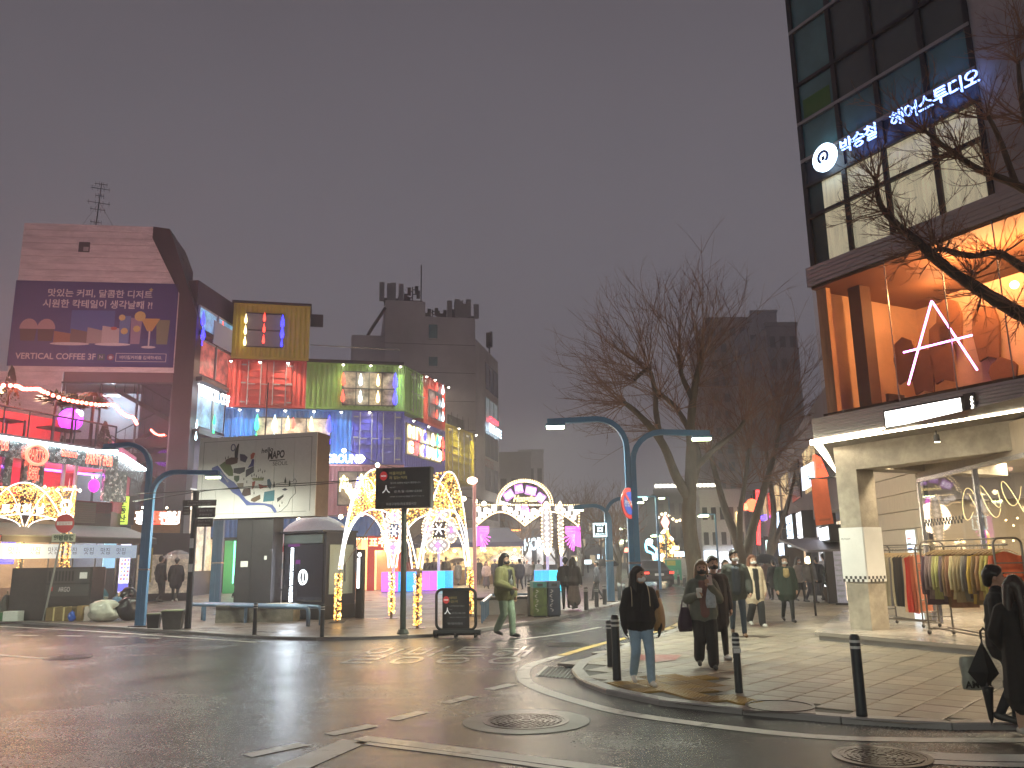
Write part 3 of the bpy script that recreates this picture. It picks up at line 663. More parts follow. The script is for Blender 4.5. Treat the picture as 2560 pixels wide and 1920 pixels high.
# ---------------- garment racks
def rack(name, label, A, B, z0, H, dep=.42):
    A = Vector((A[0], A[1], 0)); B = Vector((B[0], B[1], 0)); L = (B-A).length; u = (B-A).normalized()
    M = Matrix(((u.x, -u.y, 0, A.x), (u.y, u.x, 0, A.y), (0, 0, 1, z0), (0, 0, 0, 1)))
    t = thing(name, label, 'clothes rack', M); r_ = .017; d = dep/2
    m_r = mat('rack_tube', (.17, .15, .13), .35, .8)
    for x in (0, L):
        pts = [(x, -d, .1), (x, -d, H-.12)]+[(x, -d+.1*(1-math.cos(a)), H-.12+.1*math.sin(a)) for a in (.4, .8, 1.2, 1.57)]+[(x, d-.1*(1-math.cos(a)), H-.12+.1*math.sin(a)) for a in (1.57, 1.2, .8, .4)]+[(x, d, H-.12), (x, d, .1), ]
        MB().tube(pts+[(x, -d, .1)], r_, 6).build('end_frame', m_r, t)
        for z_ in (.3, .52, .8, 1.08, 1.22): MB().cyl((x, -d, z_*H/1.6), (x, d, z_*H/1.6), .011, n=5).build('rung', m_r, t)
        for y in (-d, d):
            MB().lathe([(.035, -.012), (.04, 0), (.035, .012)], 10, (x, y, .04), 'x').build('caster', m_black, t)
            MB().box(x-.016, x+.016, y-.012, y+.012, .04, .1).build('caster_fork', m_chrome, t)
    MB().cyl((0, 0, H-.12), (L, 0, H-.12), .014, n=8).build('hang_rail', m_r, t)
    MB().cyl((0, 0, H-.02), (L, 0, H-.02), .012, n=8).build('top_rail', m_r, t)
    MB().cyl((0, d*.6, .12), (L, d*.6, .12), .014, n=6).build('base_rail', m_r, t); MB().cyl((0, -d*.6, .12), (L, -d*.6, .12), .014, n=6).build('base_rail', m_r, t)
    return M, L
m_wood = mat('hanger_wood', (.50, .34, .17), .5)
def garment(M, x, H, ln, wd, col, kind, label, group, k):
    t = thing('hanging_'+kind, label, kind, M @ XF(x, 0, H-.12, rnd.uniform(-.12, .12)), group=group)
    cm = mat('cloth_%d_%d_%d' % tuple(int(c*255) for c in col), col, .85, noise=.18, ns=9, bump=.3, bs=14, stretch=(1, 1, .3))
    MB().tube([(0, 0, -.0), (0, .02, .012), (0, 0, .018), (0, -.015, 0), (0, 0, -.06)], .004, 4).build('hook', m_chrome, t)
    MB().tube([(0, -wd*.46, -.14), (0, -wd*.2, -.085), (0, 0, -.06), (0, wd*.2, -.085), (0, wd*.46, -.14)], .011, 5).build('hanger', m_wood, t)
    nz_, ny = 9, 9; vs = []; fs = []
    th = .03
    for s in (1, -1):
        for i in range(nz_):
            f = i/(nz_-1); z = -.1-f*ln
            for j in range(ny):
                g = j/(ny-1)*2-1; hw = wd*(.5+.06*f+(.05*math.sin(f*5+k) if i else 0))
                y = g*hw; zz = z-(.07*abs(g)*(1-f)) if True else z
                bul = th*(1-g**4)**.5*(.7+.6*f)+.012*math.sin(j*2.1+k+f*2)*f
                vs.append((s*max(bul, .002)+.012*math.sin(k+f*3), y, zz))
    for s in range(2):
        o = s*nz_*ny
        for i in range(nz_-1):
            for j in range(ny-1):
                q = (o+i*ny+j, o+i*ny+j+1, o+(i+1)*ny+j+1, o+(i+1)*ny+j); fs.append(q if s else q[::-1])
    MB().add(vs, fs).build('cloth', cm, t, True)
    if kind in ('jacket', 'coat', 'shirt'):
        for s in (-1, 1):
            MB().tube([(0, s*wd*.44, -.17), (.01, s*wd*.56, -.17-ln*.35), (.015, s*wd*.58, -.1-ln*.8)], [.05, .05, .042], 7).build('sleeve', cm, t, True)
pr = gp(2208, 1552, zp); pr2 = gp(2318, 1560, zp)
A1 = dp(2212, 1450, 17.9)[:2]; B1 = dp(2316, 1450, 16.9)[:2]
M1, L1 = rack('clothes_rack', 'metal clothes rack behind the column hung with trousers and a red dress', A1, B1, zp, 1.62)
cols1 = [((.42, .38, .26), 'trousers'), ((.36, .33, .24), 'trousers'), ((.46, .42, .30), 'trousers'), ((.20, .19, .22), 'trousers'), ((.58, .52, .36), 'trousers'), ((.03, .03, .035), 'trousers'), ((.04, .035, .035), 'trousers'), ((.025, .025, .03), 'trousers'), ((.10, .12, .17), 'trousers'), ((.62, .54, .36), 'dress'), ((.55, .025, .02), 'dress'), ((.50, .05, .03), 'dress'), ((.48, .12, .06), 'dress'), ((.46, .15, .08), 'dress')]
for k, (c, kd) in enumerate(cols1):
    garment(M1, .1+k*(L1-.2)/13, 1.62, 1.02+.1*(kd == 'dress'), .34 if kd == 'trousers' else .42, c, kd, ORD[k].capitalize()+' hanging garment from the column on the rack behind the concrete column', 'garments on the rack behind the column', k)
w1 = gp(2353, 1582, zp); w2 = gp(2402, 1590, zp)
mid2 = (w1+w2)/2; u2 = FR.u
M2, L2 = rack('clothes_rack', 'metal wheeled clothes rack in front of the shop window full of jackets', (mid2.x-.16, mid2.y), (mid2.x-.16-.05*2.6, mid2.y-2.6), zp, 1.66)
cols2 = [((.05, .02, .035), 'coat'), ((.16, .11, .11), 'shirt'), ((.20, .14, .13), 'shirt'), ((.30, .28, .10), 'shirt'), ((.36, .35, .12), 'jacket'), ((.10, .07, .08), 'jacket'), ((.20, .12, .05), 'coat'), ((.22, .10, .05), 'coat'), ((.52, .44, .24), 'shirt'), ((.34, .26, .14), 'jacket'), ((.32, .24, .12), 'jacket'), ((.20, .18, .15), 'jacket'), ((.04, .025, .03), 'jacket'), ((.55, .36, .05), 'shirt'), ((.20, .12, .04), 'jacket'), ((.34, .18, .08), 'jacket'), ((.45, .36, .10), 'shirt'), ((.40, .36, .08), 'shirt'), ((.55, .10, .03), 'shirt')]
for k, (c, kd) in enumerate(cols2):
    garment(M2, .12+k*(L2-.2)/18.2, 1.66, .72+.12*rnd.random()+.1*(kd == 'coat'), .44, c, kd, ORD[k].capitalize()+' hanging garment from the left on the wheeled rack at the shop window', 'garments on the rack at the window', k)
# ============================================================ LEFT: coffee building behind the club
def corr(F_, u0, u1, v0, v1, w=0, pitch=.26, dep=.045):
    "corrugated sheet between u0..u1, v0..v1 in facade coordinates"
    n = max(2, int((u1-u0)/pitch)); p = (u1-u0)/n; mb = MB(); pr = []
    for i in range(n): pr += [(u0+i*p, w), (u0+i*p+p*.32, w), (u0+i*p+p*.5, w-dep), (u0+i*p+p*.82, w-dep)]
    pr.append((u1, w)); vs = [(a, v0, b) for a, b in pr]+[(a, v1, b) for a, b in pr]; m = len(pr)
    return mb.add(vs, [(i, i+1, m+i+1, m+i) for i in range(m-1)])
YV = 41.0
FV = Fac(tuple(dp(21, 900, YV)[:2]), tuple(dp(432, 900, YV+1.0)[:2]))
vc = thing('coffee_building', 'tall building with white plank gable, glazed stairwell and dark corner pier', 'building', FV.M)
m_plank = mat('white_plank', (.78, .70, .68), .7, noise=.16, ns=3, stain=.22, stretch=(1, 4, 1))
zT = FV.uv(220, 562)[1]; zB = FV.uv(230, 730)[1]; uR0 = FV.uv(383, 580)[0]; uR1 = FV.uv(450, 778)[0]; uL = FV.uv(45, 700)[0]
z1 = FV.uv(383, 596)[1]; zbb = FV.uv(230, 916)[1]; ubR = FV.uv(440, 850)[0]
n = 22
z_top = zT
for i in range(n):
    a = zbb-.3+(zT-zbb+.3)*i/n; b_ = zbb-.3+(zT-zbb+.3)*(i+1)/n
    def rr(z): return uR0 if z >= z1 else min(ubR+.1, uR0+(uR1-uR0)*(z1-z)/(z1-zB))
    MB().prism([(uL, a+.012, -.15), (rr(a), a+.012, -.15), (rr(b_), b_-.006, -.15), (uL, b_-.006, -.15)], (0, 0, .15+.01*(i % 2))).build('plank', m_plank, vc)
# planks beside the stairwell glazing
uS = FV.uv(158, 960)[0]
for i in range(14):
    a = 1+(zbb-1.3)*i/14; b_ = 1+(zbb-1.3)*(i+1)/14
    MB().box(uL-.4, uS-.08, a+.008, b_-.008, -.15, .01*(i % 2)).build('plank', m_plank, vc)
box('wall_core', m_conc2, vc, uL+.05, uR0, zbb-.2, zT-.05, -9, -.16)
u, v = FV.uv(211, 618); s_ = .28; box('vent_opening', m_dark, vc, u-s_, u+s_, v-s_, v+s_, -.1, .03); box('vent_cover', m_conc2, vc, u-.02, u+s_*.8, v-s_*.8, v, .03, .06)
# dark pier and roof slope on the right edge
m_pier = mat('dark_brown_pier', (.035, .024, .026), .5, noise=.25)
D = (0, 0, -.9); e_ = .85
MB().prism([(uR0, zT, .05), (uR0+e_, zT-.1, .05), (uR0+e_*1.25, z1, .05), (ubR+1.0, zB-1.2, .05), (ubR+1.0, 0, .05), (ubR+.02, 0, .05), (ubR+.02, zB, .05), (uR0, z1, .05)][::-1], (0, 0, -1.2)).build('corner_pier', m_pier, vc)
MB().prism([(uR0+e_, zT-.15, -1.2), (uR0+e_*1.6, zT-1.4, -1.2), (uR0+e_*1.6, zT-2.6, -1.2), (uR0+e_*1.25, z1, -1.2)][::-1], (0, 0, -2)).build('roof_slope', mat('slate_roof', (.10, .085, .085), .6), vc)
# banner
bn = thing('coffee_banner', 'large dark purple banner with Korean lines, desserts and drinks on the white gable', 'banner', FV.M)
q = FV.rect(35, 702, 445, 916, .03); v0 = (FV.uv(21, 912)[1]+FV.uv(430, 922)[1])/2; v1 = (FV.uv(45, 698)[1]+FV.uv(447, 714)[1])/2; u0 = FV.uv(30, 805)[0]; u1 = FV.uv(440, 820)[0]
BW, BH = u1-u0, v1-v0
m_ban = mat('banner_navy', (.035, .032, .17), .7, noise=.12, ns=2)
box('sheet', m_ban, bn, u0, u1, v0, v1, .03, .05)
Bx = lambda f: u0+BW*f
By = lambda f: v0+BH*f
m_pr = mat('print_white', (.62, .58, .58), .7); m_pb = mat('print_royal', (.04, .09, .33), .7)
def bpoly(nm, pts, m, k=1): MB().poly([(Bx(a), By(b_), .052+.002*k) for a, b_ in pts]).build(nm, m, bn)
def ell(cx, cy, rx, ry, n=18, a0=0, a1=360): return [(cx+rx*math.cos(R(a0+(a1-a0)*i/n)), cy+ry*math.sin(R(a0+(a1-a0)*i/n))) for i in range(n+(a1-a0 < 360))]
text('맛있는 커피, 달콤한 디저트', 1, m_pr, bn, Matrix.Translation((Bx(.52), By(.86), .054)), w=BW*.64, h=BH*.10, bold=.02)
text('시원한 칵테일이 생각날때 ?!', 1, m_pr, bn, Matrix.Translation((Bx(.51), By(.735), .054)), w=BW*.67, h=BH*.10, bold=.02)
text('VERTICAL COFFEE 3F', 1, m_pr, bn, Matrix.Translation((Bx(.285), By(.115), .062)), w=BW*.48, h=BH*.072, bold=.02)
text('버티컬커피를 검색하세요.', 1, m_pr, bn, Matrix.Translation((Bx(.80), By(.112), .062)), w=BW*.26, h=BH*.045, bold=.02)
for a, b_, c, d in ((.645, .955, .062, .068), (.645, .955, .155, .161), (.645, .649, .062, .161), (.951, .955, .062, .161)): bpoly('search_frame', [(a, c), (b_, c), (b_, d), (a, d)], m_pr, 1.5)
bpoly('app_icon', [(.535, .075), (.58, .075), (.58, .15), (.535, .15)], mat('icon_green', (.06, .14, .05), .6)); text('N', BH*.055, m_pr, bn, Matrix.Translation((Bx(.557), By(.112), .062)))
bpoly('app_icon', ell(.615, .112, .022, .038), mat('icon_red', (.4, .06, .07), .6)); bpoly('app_icon_ring', ell(.615, .108, .011, .02), m_pr, 2)
bpoly('photo_panel', [(.355, .33), (.62, .33), (.62, .66), (.355, .66)], m_pb); bpoly('photo_panel', [(.36, .04), (.97, .04), (.97, .33), (.36, .33)], mat('print_navy2', (.035, .05, .20), .7))
for cx in (.105, .21):
    bpoly('cupcake_base', [(cx-.042, .29), (cx+.042, .29), (cx+.05, .43), (cx-.05, .43)], mat('print_cocoa', (.06, .025, .02), .7), 2)
    bpoly('cupcake_cream', ell(cx, .43, .055, .12, 12, 0, 180), mat('print_cream', (.42, .27, .27), .7), 2.5)
for k, (a, b_, c, nm) in enumerate(((.26, .40, .31, 'print_caramel'), (.36, .48, .34, 'print_brown'), (.46, .56, .36, 'print_mid'), (.55, .69, .38, 'print_cream2'))):
    bpoly('cake_slice', [(a, .27), (b_, .27), (b_, c+.06), (a, c+.10)], mat(nm, ((.30, .12, .05), (.14, .09, .07), (.34, .28, .26), (.50, .44, .42))[k], .7), 2+k*.3)
bpoly('plate', ell(.36, .262, .12, .018), m_pr, 3.5); bpoly('plate', ell(.62, .262, .11, .018), m_pr, 3.5)
bpoly('berry', ell(.62, .45, .02, .02), mat('print_berry', (.5, .1, .06), .6), 3.5)
for cx, w_, h_, c in ((.685, .035, .60, (.10, .18, .40)), (.755, .035, .58, (.30, .22, .32)), (.92, .042, .56, (.20, .21, .12))):
    bpoly('glass_drink', [(cx-w_*.8, .27), (cx+w_*.8, .27), (cx+w_, h_), (cx-w_, h_)], mat('print_drink_%d' % int(cx*1000), c, .6), 3)
bpoly('martini_bowl', [(.825, .425), (.855, .425), (.90, .575), (.78, .575)], mat('print_amber', (.55, .34, .10), .6), 4); bpoly('martini_stem', [(.835, .24), (.845, .24), (.845, .43), (.835, .43)], m_pr, 4); bpoly('martini_foot', ell(.84, .235, .045, .015), m_pr, 4)
for a, b_, r_ in ((.775, .60, .034), (.665, .58, .02), (.685, .42, .022), (.76, .45, .022)): bpoly('citrus_slice', ell(a, b_, r_, r_*1.75), mat('print_lemon', (.60, .46, .14), .6), 4.5)
bpoly('star', [(.83+.016*(1 if i % 2 == 0 else .45)*math.cos(R(90+36*i)), .92+.03*(1 if i % 2 == 0 else .45)*math.sin(R(90+36*i))) for i in range(10)], mat('print_gold', (.5, .38, .12), .6))
# stairwell glazing
zg0 = FV.uv(300, 1330)[1]; zg1 = FV.uv(300, 955)[1]; ug1 = FV.uv(428, 1000)[0]
box('lintel', mat('mauve_panel', (.16, .10, .11), .6), vc, uS, ug1, zg1, zbb-.05, -.1, -.02); box('lintel_trim', m_frame, vc, uS-.08, ug1+.06, zg1-.09, zg1-.005, -.1, .03)
m_stw = mat('stair_wall', (.42, .46, .50), .7, noise=.1)
box('stair_back_wall', m_stw, vc, uS-.5, ug1+.1, .2, zg1, -3.2, -3.1); box('stair_side_wall', m_stw, vc, ug1+.01, ug1+.1, .2, zg1, -3.1, -.3)
for k in range(3): box('landing', m_conc2, vc, uS-.4, ug1, zg1-3.6-3.4*k, zg1-3.35-3.4*k, -3.1, -1.6)
for k in range(3):
    zt_ = zg1-.2-3.4*k; ua, ub = uS+(ug1-uS)*.45, ug1-.1
    for s_, w_ in ((1, -1.5), (-1, -.9)):
        za, zb_ = (zt_-3.3, zt_-1.7) if s_ > 0 else (zt_-.1, zt_-1.7)
        MB().prism([(ua, za-.14, w_), (ub, zb_-.14, w_), (ub, zb_+.1, w_), (ua, za+.1, w_)], (0, 0, .5)).build('stair_flight', m_pier, vc)
        for t_ in range(7): f = t_/6; x_ = ua+(ub-ua)*f; z_ = za+(zb_-za)*f; MB().box(x_-.012, x_+.012, z_, z_+.95, w_+.47, w_+.49).build('baluster', m_dark, vc)
        MB().tube([(ua, za+.98, w_+.48), (ub, zb_+.98, w_+.48)], .03, 5).build('handrail', m_dark, vc)
for k, px in enumerate((158, 250, 342, 428)):
    u = FV.uv(px, 1000)[0]; box('mullion', m_frame, vc, u-.04, u+.04, zg0, zg1-.1, -.12, .0)
for z_ in (FV.uv(300, 1100)[1], FV.uv(380, 1135)[1]): box('floor_band', m_pier, vc, uS, ug1, z_-.4, z_+.05, -.14, -.02)
us_ = [FV.uv(px, 1000)[0] for px in (158, 250, 342, 428)]
for a, b_ in zip(us_, us_[1:]): MB().poly([(a+.05, zg0, -.06), (b_-.05, zg0, -.06), (b_-.05, zg1-.1, -.06), (a+.05, zg1-.1, -.06)]).build('glass_pane', m_glass, vc)
for k in range(3):
    u = uS+.9; v = zg1-.35-3.4*k; box('ceiling_lamp', glow('cool_tube', (.75, .88, 1), 6), vc, u, u+1.2, v, v+.05, -2.2, -2.0); lamp(vc, 'POINT', 120, (.72, .86, 1), (u+.9, v-.35, -1.9), .15)
# receding side front with cafe windows
a_ = FV.pt(ubR+1.0, 0, -.5); b2 = dp(585, 1000, 47.2)
FW = Fac(a_[:2], b2[:2])
cf = thing('cafe_wing', 'narrow side wing of the coffee building with lit windows and drop lights', 'building', FW.M)
LW = FW.L
m_dk = mat('wing_wall', (.085, .07, .10), .6, noise=.2)
zz = [0, FW.uv(520, 1240)[1], FW.uv(520, 1090)[1], FW.uv(520, 960)[1], FW.uv(530, 850)[1], FW.uv(530, 770)[1]]
box('wall', m_dk, cf, 0, LW, 0, zz[5]+1.2, -3, -.2)
m_cw = mat('cafe_window_warm', (.5, .45, .4), .4, em=(1, .72, .42), es=.5, noise=.5, ns=2); m_cb = mat('cafe_window_blue', (.3, .4, .5), .4, em=(.3, .65, 1), es=.5, noise=.5, ns=1.5); m_cr = mat('cafe_window_red', (.5, .1, .1), .4, em=(.9, .25, .2), es=.35, noise=.6, ns=2)
for i, (mm) in enumerate((m_cw, m_cb, m_cr, m_cb)):
    for j in range(2):
        a = LW*(.04+.48*j); b_ = a+LW*.44; c = zz[i+1]+.45 if i else zz[1]*.25; d = zz[i+2]-.25 if i else zz[1]+.2
        w_ = box('window', mm, cf, a, b_, c, d, -.25, -.15); box('frame', m_white_pl, w_, a-.04, a+.03, c, d, -.19, -.1); box('frame', m_white_pl, w_, a-.04, b_, d, d+.09, -.19, -.08)
for i in (2, 3, 4): box('canopy_board', m_pier, cf, 0, LW, zz[i]-.12, zz[i]+.12, -.2, .35)
m_blue = glow('blue_drop', (.03, .03, 1), 5); m_redd = glow('red_drop', (1, .05, .03), 4); m_green = glow('green_drop', (.02, .9, .25), 3); m_cool = glow('cool_drop', (.65, .9, 1), 5); m_warm = glow('warm_drop', (1, .78, .35), 5)
def drop(parent, u, v, w, s, m, name='drop_light'):
    MB().lathe([(.004, .5*s), (.05*s, .3*s), (.11*s, 0), (.13*s, -.2*s), (.10*s, -.36*s), (.02*s, -.45*s)], 8, (u, v, w), 'y').build(name, m, parent, True)
for px, py, mm, s in ((508, 797, m_blue, .9), (508, 832, m_blue, .9), (557, 813, m_redd, .5), (572, 853, m_redd, .45), (539, 823, m_blue, .35), (536, 1050, m_green, .6), (533, 1085, m_green, .6), (492, 1060, m_cool, .5), (490, 1090, m_cool, .5), (505, 858, m_blue, .3)):
    u, v = FW.uv(px, py, .25); drop(cf, u, v, .25, s, mm)
u, v = FW.uv(541, 992, .3); text('VERTICAL COFFEE', .5, glow('white_sign', (.85, .93, 1), 6), cf, Matrix.Translation((u, v, .38)), w=LW*.95, h=.62, bold=.01, ext=.02)
u, v = FW.uv(556, 840, .3); box('billboard', mat('side_sign', (.3, .3, .34), .5, em=(.5, .5, .7), es=.12), cf, u-1.1, u+1.3, v-.7, v+.6, .3, .36)
# rooftop antenna
an = thing('roof_antenna', 'thin television mast with crossed aerials on the white gable roof', 'antenna', FV.M @ XF(FV.uv(220, 562)[0], zT-.05, -1))
m_an = mat('aerial_metal', (.05, .045, .045), .5, .5); hA = FV.uv(226, 452, -1)[1]-zT
MB().cyl((0, 0, 0), (.12, hA, 0), .035, .02, 6).build('mast', m_an, an)
for f, L in ((.95, .5), (.86, .75), (.72, .35), (.58, .9), (.45, .6), (.2, .45)):
    MB().cyl((.12*f-L*.7, hA*f+.12*L, 0), (.12*f+L*.7, hA*f-.12*L, .1), .018, n=5).build('boom', m_an, an)
    for s in (-.6, -.2, .25, .6): MB().cyl((.12*f+L*s, hA*f-.15*L*s-.14, 0), (.12*f+L*s, hA*f-.15*L*s+.14, .05), .010, n=4).build('element', m_an, an)
for s in (-1, 1): MB().cyl((.1, hA*.6, 0), (s*1.1, .05, -.3), .008, n=4).build('guy_wire', m_an, an)
# ============================================================ CLUB at the left
A_ = dp(-60, 1100, 28.6); B_ = dp(290, 1140, 34.6); C_ = dp(352, 1187, 40.6)
FC = Fac(A_[:2], B_[:2]); FC2 = Fac(B_[:2], C_[:2])
cb_ = thing('club_building', 'two storey red lit pub with sequinned fascia, rooftop terrace and street level eatery', 'building', FC.M)
LC = FC.L; L2c = FC2.L
MC2 = FC.M.inverted() @ FC2.M
zs1 = FC.uv(150, 1118)[1]; zs0 = FC.uv(150, 1160)[1]; zw0 = FC.uv(200, 1248)[1]; zaw = FC.uv(150, 1340)[1]
def seq_mat():
    M = mat('sequin_panel', (.5, .5, .5), .25, .8); t = M.node_tree; b = t.nodes['Principled BSDF']
    co = t.nodes.new('ShaderNodeTexCoord'); v = t.nodes.new('ShaderNodeTexVoronoi'); v.inputs['Scale'].default_value = 9
    t.links.new(co.outputs['Object'], v.inputs['Vector']); r = t.nodes.new('ShaderNodeValToRGB'); cs_ = r.color_ramp
    cs_.elements[0].color = (.06, .09, .10, 1); cs_.elements[1].color = (.8, .85, .85, 1); k_ = cs_.elements.new(.55); k_.color = (.25, .36, .36, 1)
    sx_ = t.nodes.new('ShaderNodeSeparateColor'); t.links.new(v.outputs['Color'], sx_.inputs[0]); t.links.new(sx_.outputs[0], r.inputs[0]); t.links.new(r.outputs[0], b.inputs['Base Color'])
    bp = t.nodes.new('ShaderNodeBump'); bp.inputs['Strength'].default_value = .8; bp.inputs['Distance'].default_value = .05; t.links.new(sx_.outputs[1], bp.inputs['Height']); t.links.new(bp.outputs[0], b.inputs['Normal'])
    return M
m_seq = seq_mat()
box('sequin_fascia', m_seq, cb_, 0, LC, zs0, zs1, -.1, .12)
MB().box(0, L2c, zs0, zs1, -.1, .1).build('sequin_fascia', m_seq, cb_, M=MC2)
box('fascia_light', glow('ice_white_led', (.85, .95, 1), 14), cb_, 0, LC, zs1, zs1+.06, .14, .34); MB().box(0, L2c, zs1, zs1+.06, .12, .3).build('fascia_light', glow('ice_white_led', (1, 1, 1), 1), cb_, M=MC2)
m_pink = mat('pink_wall', (.42, .05, .10), .6, noise=.3, ns=2); m_redw = mat('crimson_room', (.50, .03, .07), .7, noise=.3)
for px, pw_ in ((12, 10), (78, 26), (286, 28)):
    u = FC.uv(px, 1220)[0]; h = (FC.uv(px+pw_, 1220)[0]-FC.uv(px-pw_, 1220)[0])/2; box('sequin_pier', m_seq, cb_, u-h, u+h, zw0, zs0, -.1, .06)
box('upper_room_back', m_redw, cb_, -.5, LC+.5, zaw, zs1, -2.6, -2.5); box('upper_floor', m_pink, cb_, -.5, LC, zw0-.5, zw0-.05, -2.5, 0); box('upper_ceiling', m_pink, cb_, -.5, LC, zs0, zs0+.1, -2.5, -.1)
MB().box(.15, L2c*.55, zw0-.4, zs0, -.1, .02).build('side_door', m_pink, cb_, M=MC2); MB().box(L2c*.55, L2c, 0, zs0, -.1, .05).build('side_sequin', m_seq, cb_, M=MC2); MB().box(0, L2c, 0, zw0-.4, -.2, 0).build('side_wall', m_pier, cb_, M=MC2)
up = [FC.uv(px, 1220)[0] for px in (108, 172, 200, 262)]
for a, b_ in ((up[0], up[1]), (up[2]-.1, up[3])):
    w_ = MB().poly([(a, zw0, 0), (b_, zw0, 0), (b_, zs0, 0), (a, zs0, 0)]).build('window_pane', m_glass, cb_)
    box('uv_tube', glow('violet_tube', (.55, .12, 1), 7), cb_, a+.1, b_-.1, zs0-.28, zs0-.2, -.3, -.22)
    c_u = (a+b_)/2; ch = zs0-.85
    for k in range(7):
        an_ = 2*PI*k/7; MB().octa((c_u+.42*math.cos(an_), ch, -1.2+.42*math.sin(an_)), .09, .1).build('chandelier_light', glow('chandelier_glow', (1, .9, .62), 8), cb_)
    MB().lathe([(.02, .5), (.02, .1), (.4, -.02), (.32, -.25), (.15, -.5), (.02, -.55)], 12, (c_u, ch, -1.2), 'y').build('chandelier', mat('crystal', (.55, .45, .30), .2, .5), cb_)
    lamp(cb_, 'POINT', 240, (1, .25, .35), (c_u, zs0-.7, -1.2), .2)
for px in (155, 186, 8): u = FC.uv(px, 1220)[0]; box('window_post', m_white_pl, cb_, u-.05, u+.05, zw0, zs0, -.06, .05)
u = FC.uv(12, 1220)[0]; box('red_glow_panel', glow('red_room', (1, .05, .06), .8), cb_, 0, u-.2, zw0, zs0-.8, -.9, -.8); box('uv_tube', glow('violet_tube', (1, 1, 1), 1), cb_, 0, u-.2, zs0-.35, zs0-.27, -.3, -.22)
m_nr = glow('neon_red', (1, .10, .06), 5)
u, v = FC.uv(90, 1137, .15); rr_ = (FC.uv(116, 1137)[0]-FC.uv(64, 1137)[0])/2
MB().tube([(u+rr_*math.cos(a*PI/14), v+rr_*.80*math.sin(a*PI/14), .2) for a in range(28)], .06, 6, closed=True).build('neon_ring', m_nr, cb_)
text('PARTY', .5, m_nr, cb_, Matrix.Translation((u, v, .2)), w=rr_*1.5, h=.4)
u, v = FC.uv(86, 1173, .1); text('Beer', .5, m_nr, cb_, Matrix.Translation((u, v, .1)), w=rr_*1.0, h=.38)
u, v = FC.uv(84, 1193, .1); text('Soju', .5, m_nr, cb_, Matrix.Translation((u, v, .1)), w=rr_*1.0, h=.38)
u, v = FC.uv(175, 1133, .15); text('Balance', .5, m_nr, cb_, Matrix.Translation((u, v, .14)), w=rr_*1.6, h=.3)
u, v = FC.uv(250, 1150, .15); text('PARTY PUB', .5, m_nr, cb_, Matrix.Translation((u, v, .14)), w=rr_*3.0, h=.42, bold=.01)
u, v = FC.uv(10, 1112, .15); text('PUB', .5, m_nr, cb_, Matrix.Translation((u, v, .14)), w=rr_*.9, h=.4)
u, v = FC.uv(235, 1214, -.4); MB().ball((u, v, -.4), .28, 12, (1, 1, .4)).build('magenta_balloon_sign', glow('magenta_glow', (1, .03, .75), 2), cb_, True)
for a, b_ in ((-.1, .33), (.1, .36), (.0, .22)): MB().octa((u+a, v+b_, -.4), .06).build('sign_bulb', glow('chandelier_glow', (1, 1, 1), 1), cb_)
# terrace
zt0 = FC.uv(150, 1112)[1]+.02; zrail = FC.uv(150, 1040)[1]; zcv = FC.uv(40, 955)[1]
box('terrace_deck', m_pier, cb_, -.5, LC, zt0-.1, zt0+.1, -3.5, .0)
m_scr = mat('red_terrace_screen', (.55, .04, .04), .7, noise=.5, ns=1.1); m_clear = glass('terrace_film', (1, .75, .75), .1, .2)
box('terrace_back', m_scr, cb_, -.5, LC+.3, zt0, zcv-.4, -3.6, -3.5)
MB().box(-.2, L2c, zt0, zcv-1.5, -.3, -.25).build('terrace_side_film', mat('pink_film', (.5, .12, .22), .4, noise=.4, ns=1), cb_, M=MC2)
for i in range(7):
    u = LC*i/6; MB().cyl((u, zt0, -.1), (u, zrail, -.1), .035, n=6).build('rail_post', m_dark, cb_)
MB().tube([(0, zrail, -.1), (LC, zrail, -.1)], .04, 6).build('top_rail', m_dark, cb_)
for i in range(6): MB().poly([(LC*i/6+.05, zt0, -.1), (LC*(i+1)/6-.05, zt0, -.1), (LC*(i+1)/6-.05, zrail-.05, -.1), (LC*i/6+.05, zrail-.05, -.1)]).build('rail_glass', m_clear, cb_)
for i in range(4):
    u = LC*(i+.3)/3.6; MB().cyl((u, zt0, -.5), (u, zcv-.9-.35*i, -.5), .05, n=6).build('canopy_post', m_dark, cb_)
u = FC.uv(222, 1050, -1.2)[0]; v = FC.uv(222, 1045, -1.2)[1]
MB().ball((u, v, -2.2), .5, 12).build('violet_disc', glow('violet_ball', (.5, .05, 1), 3), cb_, True); MB().ball((u+.1, v+.25, -1.9), .2, 10).build('violet_lamp', glow('violet_core', (.75, .65, 1), 8), cb_, True)
for u_, e__ in ((LC*.15, 90), (LC*.5, 140), (LC*.8, 90)): lamp(cb_, 'POINT', e__*5, (1, .46, .41), (u_, zrail+1.2, -1.0), .3)
lamp(cb_, 'POINT', 70, (.6, .1, 1), (u, v, -1.4), .2); lamp(cb_, 'POINT', 80, (1, .45, .1), (LC*.12, zrail+.2, -1.2), .2)
MB().ball((LC*.23, zrail+.75, -.9), .14, 8).build('terrace_lamp', glow('terrace_yellow', (1, .75, .3), 8), cb_)
for k, u_ in enumerate((LC*.30, LC*.62, LC*.72)):
    box('table_top', m_dark, cb_, u_-.45, u_+.45, zt0+.72, zt0+.78, -1.3, -.6); MB().cyl((u_, zt0+.1, -.95), (u_, zt0+.72, -.95), .04, n=6).build('table_leg', m_dark, cb_)
